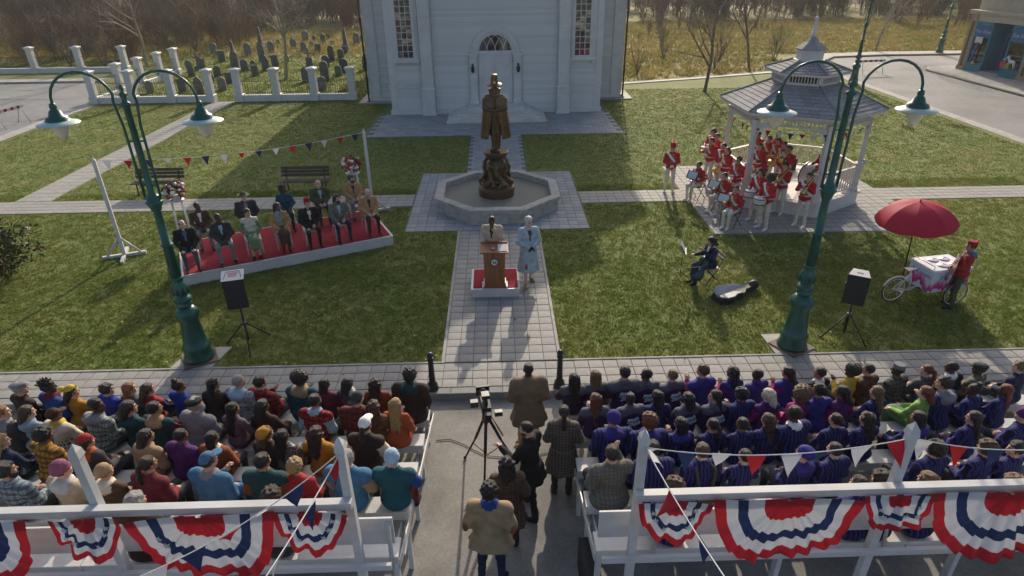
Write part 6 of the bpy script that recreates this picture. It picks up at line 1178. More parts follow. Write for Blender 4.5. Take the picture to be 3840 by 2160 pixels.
def cloth(sp):
    """fabric material from a colour name or ('plaid'|'stripe'|'knit'|'uniform', colours...)"""
    if sp in CL: return CL[sp]
    kind, cs = ('plain', (sp,)) if isinstance(sp, str) else (sp[0], sp[1:]); nm = 'cloth_'+'_'.join((kind,)+cs)
    m = mat(nm, CN[cs[0]], .85, var=.16, scale=9, bump=.35, bscale=14, spec=.25); t = m.node_tree; L = t.links.new; b = t.nodes['Principled BSDF']; sc = b.inputs['Base Color'].links[0].from_node; co = t.nodes['Texture Coordinate']
    def band(axis, per, duty, off=0.):
        s = t.nodes.new('ShaderNodeSeparateXYZ'); L(co.outputs['Object'], s.inputs[0]); a = t.nodes.new('ShaderNodeMath'); a.operation = 'MULTIPLY_ADD'; L(s.outputs[axis], a.inputs[0]); a.inputs[1].default_value = 1/per; a.inputs[2].default_value = off+20
        f = t.nodes.new('ShaderNodeMath'); f.operation = 'FRACT'; L(a.outputs[0], f.inputs[0]); g = t.nodes.new('ShaderNodeMath'); g.operation = 'LESS_THAN'; L(f.outputs[0], g.inputs[0]); g.inputs[1].default_value = duty; return g.outputs[0]
    def mix(fac, base, col):
        x = t.nodes.new('ShaderNodeMix'); x.data_type = 'RGBA'; L(fac, x.inputs[0])
        if hasattr(base, 'is_linked'): L(base, x.inputs[6])
        else: x.inputs[6].default_value = (*base, 1)
        x.inputs[7].default_value = (*col, 1); return x.outputs[2]
    if kind == 'stripe': L(mix(band('X', .052, .32), CN[cs[0]], CN[cs[1]]), sc.inputs[0])
    if kind == 'plaid':
        c = mix(band('X', .085, .45), CN[cs[0]], tuple(.5*(a+b_) for a, b_ in zip(CN[cs[0]], CN[cs[1]]))); x = t.nodes.new('ShaderNodeMix'); x.data_type = 'RGBA'; x.inputs[7].default_value = (*CN[cs[1]], 1); f = t.nodes.new('ShaderNodeMath'); f.operation = 'MULTIPLY'; f.inputs[1].default_value = .7; L(band('Z', .085, .45), f.inputs[0]); L(f.outputs[0], x.inputs[0]); L(c, x.inputs[6]); o = x.outputs[2]
        if len(cs) > 2: o = mix(band('Z', .085, .06, .3), mix(band('X', .085, .06, .3), o, CN[cs[2]]), CN[cs[2]])
        L(o, sc.inputs[0])
    if kind == 'check':
        a1, a2 = band('X', .05, .5), band('Z', .05, .5); f = t.nodes.new('ShaderNodeMath'); f.operation = 'ADD'; L(a1, f.inputs[0]); L(a2, f.inputs[1]); h = t.nodes.new('ShaderNodeMath'); h.operation = 'MULTIPLY'; h.inputs[1].default_value = .5; L(f.outputs[0], h.inputs[0]); L(mix(h.outputs[0], CN[cs[0]], CN[cs[1]]), sc.inputs[0])
    if kind == 'fair':
        o = CN[cs[0]]
        s = t.nodes.new('ShaderNodeSeparateXYZ'); L(co.outputs['Object'], s.inputs[0])
        for k, z in enumerate((.62,.68,.74)):
            g = t.nodes.new('ShaderNodeMath'); g.operation = 'COMPARE'; L(s.outputs['Z'], g.inputs[0]); g.inputs[1].default_value = z; g.inputs[2].default_value = .02; q = t.nodes.new('ShaderNodeMath'); q.operation = 'MULTIPLY'; L(g.outputs[0], q.inputs[0]); L(band('X', .05, .6, k*.3), q.inputs[1]); o = mix(q.outputs[0], o, CN[cs[1+k % (len(cs)-1)]])
        L(o, sc.inputs[0])
    if kind in ('uni', 'unis'):                         # parade tunic: white sash over the shoulder, gold frogging down the front
        dz = .4 if kind == 'uni' else 0.; s = t.nodes.new('ShaderNodeSeparateXYZ'); L(co.outputs['Object'], s.inputs[0])
        def cmp(a, v_, e): g = t.nodes.new('ShaderNodeMath'); g.operation = 'COMPARE'; L(a, g.inputs[0]); g.inputs[1].default_value = v_; g.inputs[2].default_value = e; return g.outputs[0]
        def mul(a, b_): g = t.nodes.new('ShaderNodeMath'); g.operation = 'MULTIPLY'; L(a, g.inputs[0]); L(b_, g.inputs[1]); return g.outputs[0]
        fr = t.nodes.new('ShaderNodeMath'); fr.operation = 'GREATER_THAN'; L(s.outputs['Y'], fr.inputs[0]); fr.inputs[1].default_value = .03
        o = mix(mul(mul(band('Z', .045, .35), cmp(s.outputs['X'], 0, .075)), mul(fr.outputs[0], cmp(s.outputs['Z'], .86+dz, .15))), CN['uni'], (.50,.30,.06))
        ad = t.nodes.new('ShaderNodeMath'); ad.operation = 'MULTIPLY_ADD'; L(s.outputs['X'], ad.inputs[0]); ad.inputs[1].default_value = -1.15; L(s.outputs['Z'], ad.inputs[2]); o = mix(cmp(ad.outputs[0], .86+dz, .055), o, (.66,.66,.66)); o = mix(cmp(s.outputs['Z'], .64+dz, .02), o, (.62,.62,.60)); L(o, sc.inputs[0])
    CL[sp] = m; return m
SKIN = dict(light=(.50,.30,.22), fair=(.56,.36,.28), tan=(.34,.19,.12), brown=(.17,.085,.052), dark=(.075,.038,.025))
HAIRC = dict(black=(.010,.009,.010), dk=(.022,.014,.010), brown=(.065,.034,.018), lbrown=(.15,.085,.04), blonde=(.36,.24,.10), ginger=(.28,.10,.03), auburn=(.13,.035,.014), red=(.16,.035,.018), grey=(.30,.29,.28), white=(.55,.53,.48), plat=(.62,.55,.42))
def skin_m(k): return mat('skin_'+k, SKIN[k], .5, var=.08, scale=30, spec=.35, sub=.08)
def hair_m(k): return mat('hair_'+k, HAIRC[k], .42, var=.45, scale=30, stretch=(3,3,.4), bump=.9, bscale=70, spec=.5)
def person(label, loc, rz=0., s=1., skin='light', hair=('short','dk'), hat=None, beard=None, torso='navy', sleeve=None, collar=None, bottom='char', shoe='black', shirt=None, hand=None, group=None, letters=False, **kw):
    me, HM = body(**kw); o = obj('person', me, None, loc, rz); o.scale = (s, s, s); sk = skin_m(skin); tm = cloth(torso)
    ms = [sk, tm, cloth(sleeve) if sleeve else tm, cloth(collar) if collar else tm, cloth(bottom), cloth(shoe), hair_m('black'), mat('lips_'+skin, tuple(c*q for c, q in zip(SKIN[skin], (.8,.5,.5))), .5), cloth(shirt) if shirt else tm, cloth(hand) if hand else sk]
    for i, m in enumerate(ms): o.material_slots[i].link = 'OBJECT'; o.material_slots[i].material = m
    def kid(name, st, m):
        c = obj(name, hair_mesh(st), o); c.matrix_local = HM; c.material_slots[0].link = 'OBJECT'; c.material_slots[0].material = m; return c
    if hair: kid('hair', hair[0], hair_m(hair[1]))
    if hat:
        c = kid('hat', hat[0], cloth(hat[1]))
        if len(hat) > 2: pass
    if beard: kid('beard', beard[0], hair_m(beard[1]))
    if letters:
        for k, (tx, zz) in enumerate((('Pitch', .91), ('Slapz', .82))):
            q = obj('lettering', text_mesh(tx, .105, mat('print_ice', (.50,.60,.66), .5), extrude=.012, shear=.35), o, (-.02+.03*k, -.128-(kw.get('bulk', 0))*1.0+.008*(k), zz)); q.rotation_euler = (math.pi/2+R(4), R(-10), 0)
    return tag(o, label, 'person', group)
# ------------------------------------------------------------------ people on the stage
ST_RZ = SA+math.pi
def sp(k, label, hy=0, **kw):
    u, v = STAGE_SEATS[k]; p = stage_pt(u, v, .315); person(label, (p.x, p.y, p.z+.01), ST_RZ+R(kw.pop('turn', 0)), .97, hy=hy, group='guests on the stage', lean=kw.pop('lean', 2), **kw)
sp(0, 'man in black coat and blue shirt at left end of stage', 30, skin='fair', hair=('balding','brown'), torso='black', shirt='denim', bottom='dgrey', coat=1, la='knees', ra='knees', hp=10, bulk=.02)
sp(1, 'man in charcoal coat and grey trousers, second on stage front', 30, skin='dark', hair=('buzz','black'), torso='char', shirt='sky', bottom='grey', la='lap', ra='lap', legs=1, bulk=.02)
sp(2, 'woman in green dress with cream shawl on stage front', 30, skin='light', hair=('bun','dk'), torso='cream', sleeve='sage', shirt='cream', bottom='sage', collar='cream', fem=1, skirt=1, bare=1, vest=1, hp=-12)
sp(3, 'woman in camel coat and blue scarf in middle of stage', 30, skin='brown', hair=('long','black'), torso='camel', collar='bluegrey', shirt='bluegrey', bottom='brown', fem=1, skirt=1, coat=1, scarf=1)
sp(4, 'man in red fez and black suit on stage front', 0, skin='light', hair=('short','dk'), hat=('fez','red'), torso='black', shirt='ivory', bottom='black', la='lap', ra='knees', bulk=.03)
sp(5, 'man in olive grey coat and navy trousers on stage front', 15, skin='light', hair=('bob','dk'), beard=('beard','dk'), torso='tweed', shirt='sky', bottom='navy', coat=1, la='lap', ra='knees', legs=1, bulk=.02)
sp(6, 'bald bearded man in camel coat at right end of stage', -15, skin='fair', hair=None, beard=('beard','grey'), torso='camel', shirt='char', bottom='dbrown', shoe='brown', coat=1, bulk=.025)
sp(7, 'man in brown coat and grey trousers, leftmost in stage back row', 30, skin='dark', hair=('buzz','black'), torso='brown', shirt='white', bottom='grey', coat=1)
sp(8, 'officer in brown brimmed hat and black jacket on stage back row', 15, skin='fair', hair=('short','grey'), hat=('stetson','olive'), torso='char', shirt='grey', bottom='dbrown', la='bag', ra='bag', bulk=.035)
sp(9, 'woman in teal jacket in stage back row', 30, skin='dark', hair=('curly','black'), torso='teal', shirt='teal', bottom='dteal', fem=1)
sp(10, 'older bald man in brown green coat, stage back row', 15, skin='fair', hair=('balding','grey'), torso='olive', shirt='sky', bottom='dbrown', bulk=.03)
sp(11, 'bearded man in camel coat at right of stage back row', 30, skin='light', hair=('wavy','dk'), beard=('beard','dk'), torso='camel', shirt='char', bottom='grey', coat=1, bulk=.02)
# ------------------------------------------------------------------ speaker, guest and crew
person('man in beige coat speaking behind the lectern', (-.17,14.33,.262), math.pi-.1, .94, kind='stand', skin='dark', hair=('buzz','black'), torso='beige', shirt='navy', bottom='char', la='mic', ra='lean', hy=-15, hp=-5, bulk=.03, coat=.72, lean=4)
b = MB(); b.tube([(0,0,0),(0,.05,.14)], .012, 8); b.sph((0,.06,.17), .025, 8, 6); mc = b.build('microphone', black_plastic); mc.location = (-.20,14.15,1.62-.12); tag(mc, 'hand microphone held by the man at the lectern', 'microphone')
person('tall woman in long pale blue coat beside the lectern', (.72,14.3,.02), math.pi+.25, 1.06, kind='stand', skin='fair', hair=('short','white'), torso='ice', collar='ice', shirt='dgrey', bottom='mauve', shoe='tan', hand='black', fem=1, la='front', ra='front', coat=.36, skirt=.45, legs=1, bare=1, hp=-14, hy=15, lean=0, bulk=.012)
person('man in tan trench coat standing at the kerb, back to camera', (.43,8.35,-.13), .08, 1.02, kind='stand', skin='dark', hair=('buzz','black'), torso='khaki', bottom='camel', la='bag', ra='bag', coat=.62, bulk=.045, hp=0, lean=2)
person('man in black suit beside the tripod, looking left', (.40,6.95,-.13), .95, 1.0, kind='stand', skin='light', hair=('buzz','dk'), beard=('beard','dk'), torso='black', bottom='black', la='reach', ra='lean', coat=.70, hy=15, hp=-10, lean=5, legs=1, bulk=.012)
b = MB(); b.tube([(0,0,0),(.02,.02,.18)], .016, 8); b.sph((.025,.025,.22), (.035,.035,.055), 8, 6); o = b.build('microphone', black_plastic); o.location = (.12,7.22,.74); o.rotation_euler = (.6,-.6,0); tag(o, 'black foam microphone in the hand of the suited man', 'microphone')
person('woman with dark ponytail in brown checked coat by the right stand', (.90,7.3,-.13), -.1, .98, kind='stand', skin='light', hair=('pony','dk'), torso=('check','brown','tweed'), bottom='dbrown', fem=1, la='front', ra='front', coat=.55, bulk=.02)
person('person in sand jacket with elbow patches walking in the aisle', (-.20,5.72,-.13), -.12, 1.03, kind='stand', skin='tan', hair=('curly','black'), torso='dune', collar='blue', bottom='navy', la='bag', ra='bag', bulk=.03, coat=.80, lean=3)
person('woman with long black hair and brown plaid coat in the aisle', (.04,6.32,-.13), .1, .94, kind='stand', skin='tan', hair=('longwavy','black'), torso=('plaid','dbrown','brown','tweed'), bottom='dbrown', fem=1, la='front', ra='bag', coat=.55, bulk=.03)
_w = [o for o in COL.objects if o.get('label', '').startswith('person in sand jacket')][0]
for sx in (-1, 1): b = MB(); b.sph((sx*.298,-.072,1.13), (.042,.035,.075), 8, 6); b.build('elbow_patch', cloth('rust'), _w)
person('cellist in dark suit and pleated skirt on the lawn', (5.34,14.18,0), R(100), .95, skin='light', hair=('bob','black'), torso='navy', collar='white', shirt='white', bottom=('stripe','dteal','navy'), fem=1, skirt=1, la='up', ra='reach', hp=-14, bulk=.012, shoe='black')
person('vendor in red jacket and checked apron by the ice cream cart', (10.62,12.66,0), R(62), .97, kind='stand', skin='tan', hair=('short','dk'), hat=('kufi','red'), torso='red', collar='denim', shirt='denim', bottom='olive', hood=1, la='front', ra='front', bulk=.03, hy=15, lean=-3, legs=0, shoe='navy')
AP = MB(); M_ = Matrix.Translation((10.62,12.66,0)) @ Matrix.Rotation(R(62), 4, 'Z'); n = 8; vs = []
for i in range(n+1):
    z = 1.34-i*.085; wd = .11+.10*min(1, i/3); y = .17+.02*i-.001*i*i
    for j in range(7): a = -1+j/3; vs.append(M_ @ Vector((a*wd, y-.05*a*a+.012*math.sin(j*2+i), z)))
AP.add(vs, [(i*7+j, i*7+j+1, (i+1)*7+j+1, (i+1)*7+j) for i in range(n) for j in range(6)], 0, True); ap = AP.build('apron', cloth(('check','white','red'))); vend = [o for o in COL.objects if o.get('label', '').startswith('vendor')][0]; ap.parent = vend; bpy.context.view_layer.update(); ap.matrix_parent_inverse = vend.matrix_world.inverted()
bk = MB(); bk.cbox(-.15,.15,-.27,-.16,.60,.80,.02); bk.tube([(-.1,-.17,.78),(-.13,-.12,1.03),(-.1,.02,1.06)], .018, 4); bk.tube([(.1,-.17,.78),(.13,-.12,1.03),(.1,.02,1.06)], .018, 4)
person('person with grey flat cap and brown jacket, front row of left bleachers', (-8.03,8.60,0.009), R(-28), 0.99, group='audience on the bleachers', skin='light', hair=('short', 'grey'), torso='dbrown', fem=0, la='lap', ra='lap', hy=-30, lean=2, bulk=0.022, hat=('flatcap', 'grey'))
person('person with twisted black hair and blue jacket, front row of left bleachers', (-7.56,8.60,0.001), R(-28), 1.01, group='audience on the bleachers', skin='dark', hair=('twists', 'black'), torso='blue', fem=0, la='lap', ra='lap', hy=-30, lean=2, collar='maroon', scarf=1, bulk=0.012)
person('person with yellow bobble hat and mustard coat, front row of left bleachers', (-7.15,8.60,0.045), R(-23), 0.91, group='audience on the bleachers', skin='light', hair=('bob', 'dk'), torso='mustard', fem=1, la='knees', ra='knees', hy=-30, lean=-2, coat=1, bulk=0.006, hat=('pombeanie', 'yellow'))
person('person with dark brown hair and plain blue jacket, front row of left bleachers', (-6.57,8.60,0.032), R(-22), 0.94, group='audience on the bleachers', skin='light', hair=('wavy', 'dk'), torso='royal', fem=0, la='knees', ra='knees', hy=-30, lean=-2, bulk=0.022)
person('person with strawberry blonde hair and dark grey jacket, front row of left bleachers', (-6.20,8.60,0.027), R(-18), 0.95, group='audience on the bleachers', skin='fair', hair=('long', 'ginger'), torso='dgrey', fem=1, la='knees', ra='knees', hy=-30, lean=-2, bulk=0.006)
person('person with brown bob and red shouldered navy jacket, front row of left bleachers', (-5.90,8.60,0.041), R(-17), 0.92, group='audience on the bleachers', skin='light', hair=('bob', 'brown'), torso='red', fem=1, la='knees', ra='knees', hy=-30, lean=-2, sleeve='navy', bulk=0.014)
person('person with braided topknot and royal blue top, front row of left bleachers', (-5.38,8.60,0.009), R(-24), 0.99, group='audience on the bleachers', skin='brown', hair=('topbun', 'dk'), torso='royal', fem=1, la='knees', ra='knees', hy=-15, lean=-2, bulk=0.014)
person('person with long black hair and dark brown coat, front row of left bleachers', (-4.87,8.60,0.032), R(-14), 0.94, group='audience on the bleachers', skin='tan', hair=('long', 'black'), torso='dbrown', fem=1, la='knees', ra='knees', hy=-30, lean=6, coat=1, bulk=0.014)
person('person with cropped grey hair and pale blue hood, front row of left bleachers', (-4.42,8.60,-0.008), R(-20), 1.03, group='audience on the bleachers', skin='light', hair=('buzz', 'grey'), torso=('plaid', 'grey', 'lgrey'), fem=0, la='lap', ra='lap', hy=-15, lean=2, collar='sky', hood=1, bulk=0.022)
person('person with short dark hair and red buffalo plaid, front row of left bleachers', (-4.03,8.60,-0.008), R(-21), 1.03, group='audience on the bleachers', skin='light', hair=('short', 'dk'), torso=('plaid', 'red', 'black'), fem=0, la='phone', ra='lap', hy=-15, lean=-2, bulk=0.022)
person('person with black afro and teal fur-hooded parka, front row of left bleachers', (-3.40,8.60,-0.008), R(-9), 1.03, group='audience on the bleachers', skin='brown', hair=('afro', 'black'), torso='teal', fem=1, la='phone', ra='lap', hy=-15, lean=6, hood=1, collar='tan', bulk=0.03)
person('person with black braids and maroon top, front row of left bleachers', (-3.00,8.60,0.045), R(-16), 0.91, group='audience on the bleachers', skin='dark', hair=('braids', 'black'), torso='maroon', fem=1, la='cross', ra='cross', hy=-15, lean=2, bulk=0.014)
person('person with black bob and grey scarf, front row of left bleachers', (-2.60,8.60,0.045), R(-12), 0.91, group='audience on the bleachers', skin='tan', hair=('bob', 'black'), torso=('plaid', 'navy', 'dgrey', 'mauve'), fem=1, la='lap', ra='lap', hy=-15, lean=2, collar='lgrey', scarf=1, bulk=0.014)
person('person with long dark wavy hair and rust top, front row of left bleachers', (-2.12,8.60,0.045), R(-6), 0.91, group='audience on the bleachers', skin='light', hair=('longwavy', 'dk'), torso='rust', fem=1, la='lap', ra='lap', hy=-15, lean=-2, bulk=0.006)
person('person with bulky dark brown coat at the aisle, front row of left bleachers', (-1.57,8.60,-0.017), R(-8), 1.05, group='audience on the bleachers', skin='dark', hair=('curly', 'black'), torso='dbrown', fem=0, la='lap', ra='lap', hy=0, lean=6, bulk=0.045, coat=1, hood=1, collar='dteal')
person('person with short ginger hair and dark jacket, second row of left bleachers', (-7.62,7.75,0.205), R(-22), 1.0, group='audience on the bleachers', skin='fair', hair=('short', 'ginger'), torso='char', fem=0, la='cross', ra='cross', hy=-30, lean=-2, collar='grey', hood=1, bulk=0.022)
person('person with brown hair and grey colour-block hoodie, second row of left bleachers', (-7.29,7.75,0.227), R(-16), 0.95, group='audience on the bleachers', skin='fair', hair=('bob', 'brown'), torso='bluegrey', fem=1, la='lap', ra='lap', hy=-30, lean=2, hood=1, sleeve='lgrey', bulk=0.006)
person('person with brown cap and cream fair-isle sweater, second row of left bleachers', (-6.86,7.75,0.245), R(-16), 0.91, group='audience on the bleachers', skin='brown', hair=('short', 'dk'), torso=('fair', 'cream', 'red', 'navy', 'mustard'), fem=0, la='cross', ra='cross', hy=-30, lean=-2, collar='yellow', scarf=1, bulk=0.022, hat=('cap', 'brown'))
person('person with grey hood over grey green flannel, second row of left bleachers', (-6.28,7.75,0.192), R(-22), 1.03, group='audience on the bleachers', skin='dark', hair=('short', 'black'), torso=('plaid', 'lgrey', 'green', 'black'), fem=0, la='phone', ra='lap', hy=-60, lean=6, hood=1, collar='grey', bulk=0.022)
person('person with dark hair and plain teal hoodie, second row of left bleachers', (-5.70,7.75,0.192), R(-18), 1.03, group='audience on the bleachers', skin='light', hair=('bob', 'dk'), torso='dteal', fem=1, la='knees', ra='knees', hy=-30, lean=-2, hood=1, bulk=0.006)
person('person with tan hood, teal vest and maroon sleeves, second row of left bleachers', (-5.32,7.75,0.205), R(-15), 1.0, group='audience on the bleachers', skin='tan', hair=('short', 'black'), torso='dteal', fem=0, la='knees', ra='knees', hy=-30, lean=-2, hood=1, collar='tan', sleeve='maroon', vest=1, bulk=0.012)
person('person with black beret, grey beard and grey jacket, second row of left bleachers', (-4.73,7.75,0.192), R(-18), 1.03, group='audience on the bleachers', skin='light', hair=('wavy', 'grey'), torso='grey', fem=0, la='lap', ra='lap', hy=-15, lean=2, beard=('bigbeard', 'grey'), bulk=0.035, hat=('beret', 'black'))
person('person with very long black hair and mauve-grey coat, second row of left bleachers', (-4.18,7.75,0.245), R(-21), 0.91, group='audience on the bleachers', skin='tan', hair=('xlong', 'black'), torso=('plaid', 'dgrey', 'mauve'), fem=1, la='knees', ra='knees', hy=-15, lean=2, bulk=0.006)
person('person with dark bob and dark knit, second row of left bleachers', (-3.71,7.75,0.227), R(-11), 0.95, group='audience on the bleachers', skin='brown', hair=('bob', 'black'), torso='dbrown', fem=1, la='knees', ra='knees', hy=-15, lean=2, bulk=0.006)
person('person with red black plaid vest over blue shirt, second row of left bleachers', (-2.93,7.75,0.201), R(-14), 1.01, group='audience on the bleachers', skin='tan', hair=('short', 'black'), torso=('plaid', 'red', 'black'), fem=0, la='lap', ra='lap', hy=-15, lean=6, sleeve='sky', collar='sky', vest=1, beard=('beard', 'black'), bulk=0.022)
person('person with backward black cap and dark red plaid, second row of left bleachers', (-2.26,7.75,0.192), R(-7), 1.03, group='audience on the bleachers', skin='light', hair=('buzz', 'dk'), torso=('plaid', 'dred', 'black'), fem=0, la='lap', ra='lap', hy=-15, lean=6, bulk=0.04, hat=('backcap', 'char'))
person('person with long brown hair and dark floral top, second row of left bleachers', (-1.99,7.75,0.245), R(-11), 0.91, group='audience on the bleachers', skin='light', hair=('longwavy', 'brown'), torso=('plaid', 'olive', 'rust'), fem=1, la='cross', ra='cross', hy=0, lean=-2, bulk=0.014)
person('person with very long blonde hair and orange coat, second row of left bleachers', (-1.67,7.75,0.245), R(-10), 0.91, group='audience on the bleachers', skin='fair', hair=('xlong', 'blonde'), torso='orange', fem=1, la='phone', ra='lap', hy=0, lean=2, coat=1, skirt=1, bottom='orange', bulk=0.006)
person('person with blonde hair and navy jacket, third row of left bleachers', (-7.03,6.89,0.441), R(-19), 0.92, group='audience on the bleachers', skin='fair', hair=('longwavy', 'blonde'), torso='navy', fem=1, la='knees', ra='knees', hy=-30, lean=2, bulk=0.006)
person('person with black curls and mustard brown plaid, third row of left bleachers', (-6.47,6.89,0.401), R(-23), 1.01, group='audience on the bleachers', skin='brown', hair=('curly', 'black'), torso=('plaid', 'mustard', 'dbrown'), fem=0, la='knees', ra='knees', hy=-15, lean=6, bulk=0.022)
person('person with red beanie and fur-trimmed parka, third row of left bleachers', (-5.82,6.89,0.445), R(-22), 0.91, group='audience on the bleachers', skin='light', hair=('bob', 'dk'), torso='char', fem=1, la='lap', ra='lap', hy=-15, lean=-2, collar='orange', hood=1, bulk=0.035, hat=('beanie', 'red'))
person('person with big dark bob and tan hoodie, third row of left bleachers', (-5.06,6.89,0.441), R(-20), 0.92, group='audience on the bleachers', skin='tan', hair=('bob', 'dk'), torso='tan', fem=1, la='lap', ra='lap', hy=-15, lean=6, hood=1, bulk=0.025)
person('person with short black hair and purple sweater, third row of left bleachers', (-4.58,6.89,0.445), R(-19), 0.91, group='audience on the bleachers', skin='brown', hair=('short', 'black'), torso='purple', fem=0, la='lap', ra='lap', hy=-15, lean=6, bulk=0.03)
person('person with black braids and rust jacket with cream collar, third row of left bleachers', (-4.08,6.89,0.445), R(-13), 0.91, group='audience on the bleachers', skin='brown', hair=('braids', 'black'), torso='rust', fem=1, la='lap', ra='lap', hy=-15, lean=-2, collar='cream', bulk=0.03)
person('person with orange knit hat and dark brown coat, third row of left bleachers', (-3.35,6.89,0.432), R(-16), 0.94, group='audience on the bleachers', skin='light', hair=('bob', 'brown'), torso='dbrown', fem=1, la='phone', ra='lap', hy=-15, lean=2, coat=1, bulk=0.014, hat=('slouch', 'mustard'))
person('person with long black hair and brown checked blanket coat, third row of left bleachers', (-3.10,6.89,0.445), R(-9), 0.91, group='audience on the bleachers', skin='brown', hair=('long', 'black'), torso=('plaid', 'dbrown', 'tweed', 'lgrey'), fem=1, la='lap', ra='lap', hy=-15, lean=-2, bulk=0.03)
person('person with dark hair and mustard sweater, third row of left bleachers', (-2.62,6.89,0.427), R(-12), 0.95, group='audience on the bleachers', skin='light', hair=('longwavy', 'dk'), torso='mustard', fem=1, la='cross', ra='cross', hy=-15, lean=-2, bulk=0.014)
person('person with white cap and brown puffer vest, third row of left bleachers', (-1.97,6.89,0.392), R(-10), 1.03, group='audience on the bleachers', skin='light', hair=('pony', 'dk'), torso='dbrown', fem=1, la='cross', ra='cross', hy=0, lean=6, sleeve='cream', vest=1, bulk=0.03, hat=('cap', 'white'))
person('person with black hair, beard and blue grey plaid, fourth row of left bleachers', (-6.24,6.04,0.592), R(-12), 1.03, group='audience on the bleachers', skin='tan', hair=('wavy', 'black'), torso=('plaid', 'bluegrey', 'navy', 'olive'), fem=0, la='lap', ra='lap', hy=-30, lean=-2, beard=('beard', 'black'), bulk=0.022)
person('person with mauve cap and sand hooded jacket, fourth row of left bleachers', (-5.55,6.04,0.592), R(-21), 1.03, group='audience on the bleachers', skin='light', hair=('short', 'brown'), torso='sand', fem=0, la='knees', ra='knees', hy=-15, lean=-2, hood=1, collar='lgrey', bulk=0.03, hat=('beanie', 'mauve'))
person('person with tan beanie and cream-hooded brown jacket, fourth row of left bleachers', (-5.08,6.04,0.645), R(-14), 0.91, group='audience on the bleachers', skin='light', hair=('short', 'brown'), torso='brown', fem=0, la='lap', ra='lap', hy=-15, lean=2, hood=1, collar='cream', bulk=0.025, hat=('beanie', 'tan'))
person('person with dark ponytail and dark red plaid, fourth row of left bleachers', (-4.56,6.04,0.605), R(-18), 1.0, group='audience on the bleachers', skin='tan', hair=('pony', 'dk'), torso=('plaid', 'dred', 'maroon'), fem=1, la='lap', ra='lap', hy=-15, lean=6, bulk=0.03)
person('person with blue baseball cap and denim jacket, fourth row of left bleachers', (-3.79,6.04,0.592), R(-16), 1.03, group='audience on the bleachers', skin='light', hair=('short', 'brown'), torso='denim', fem=0, la='phone', ra='lap', hy=-15, lean=6, collar='grey', bulk=0.035, bottom='denim', hat=('cap', 'denim'))
person('person with black hair and dark leather vest, rust sleeves, fourth row of left bleachers', (-3.07,6.04,0.592), R(-7), 1.03, group='audience on the bleachers', skin='tan', hair=('short', 'black'), torso='dteal', fem=0, la='lap', ra='lap', hy=-15, lean=2, sleeve='rust', vest=1, bulk=0.03)
person('person with fluffy tan hat and red coat, fourth row of left bleachers', (-2.68,6.04,0.645), R(-13), 0.91, group='audience on the bleachers', skin='light', hair=('curly', 'blonde'), torso='red', fem=0, la='lap', ra='lap', hy=0, lean=2, coat=1, bulk=0.03)
person('person with grey hair and blue jacket with tan sleeves, fourth row of left bleachers', (-2.01,6.04,0.583), R(-9), 1.05, group='audience on the bleachers', skin='light', hair=('short', 'grey'), torso='denim', fem=0, la='cross', ra='cross', hy=0, lean=2, sleeve='tan', vest=1, bulk=0.045)
person('person with pale blue knit hat and teal jacket, fourth row of left bleachers', (-1.43,6.04,0.592), R(-4), 1.03, group='audience on the bleachers', skin='light', hair=('short', 'dk'), torso='teal', fem=0, la='knees', ra='knees', hy=0, lean=2, sleeve='blue', bottom='dred', bulk=0.02, hat=('beanie', 'sky'))
person('person with grey hair behind the left rail, back row of left bleachers', (-4.21,5.19,0.792), R(-6), 1.03, group='audience on the bleachers', skin='light', hair=('wavy', 'grey'), torso='dbrown', fem=0, la='lap', ra='lap', hy=-15, lean=6, bulk=0.022)
person('person with dark curly hair behind the left rail, back row of left bleachers', (-2.67,5.19,0.792), R(-5), 1.03, group='audience on the bleachers', skin='tan', hair=('curly', 'dk'), torso='char', fem=0, la='lap', ra='lap', hy=-15, lean=6, bulk=0.022)
person('person with long black hair and purple team jacket, front row of right bleachers', (1.20,8.60,0.045), R(1), 0.91, group='audience on the bleachers', skin='tan', hair=('xlong', 'black'), torso='dpurp', fem=1, la='knees', ra='knees', hy=15, lean=-2, vest=2, bulk=0.022, letters=False, collar='slate')
person('person with streaked blonde hair and purple team jacket, front row of right bleachers', (1.59,8.60,0.045), R(9), 0.91, group='audience on the bleachers', skin='fair', hair=('long', 'lbrown'), torso='dpurp', fem=1, la='cross', ra='cross', hy=0, lean=6, vest=2, bulk=0.022, letters=False, collar='slate')
person('person with short black hair and lettered purple jacket, front row of right bleachers', (2.06,8.60,-0.017), R(8), 1.05, group='audience on the bleachers', skin='light', hair=('short', 'black'), torso='dpurp', fem=0, la='cross', ra='cross', hy=0, lean=-2, vest=2, bulk=0.022, letters=True, collar='slate')
person('person with face turned left, lettered purple jacket, front row of right bleachers', (2.46,8.60,0.045), R(7), 0.91, group='audience on the bleachers', skin='dark', hair=('short', 'black'), torso='dpurp', fem=0, la='lap', ra='lap', hy=60, lean=6, vest=2, bulk=0.022, letters=True, collar='slate')
person('person with short light brown hair and lettered purple jacket, front row of right bleachers', (2.90,8.60,0.045), R(17), 0.91, group='audience on the bleachers', skin='fair', hair=('short', 'lbrown'), torso='dpurp', fem=0, la='lap', ra='lap', hy=15, lean=2, vest=2, bulk=0.022, letters=True, collar='slate')
person('person with brown crop and blue magenta top, front row of right bleachers', (3.38,8.60,-0.017), R(19), 1.05, group='audience on the bleachers', skin='light', hair=('short', 'brown'), torso='violet', fem=0, la='phone', ra='lap', hy=15, lean=-2, sleeve='magenta', bottom='violet', bulk=0.004)
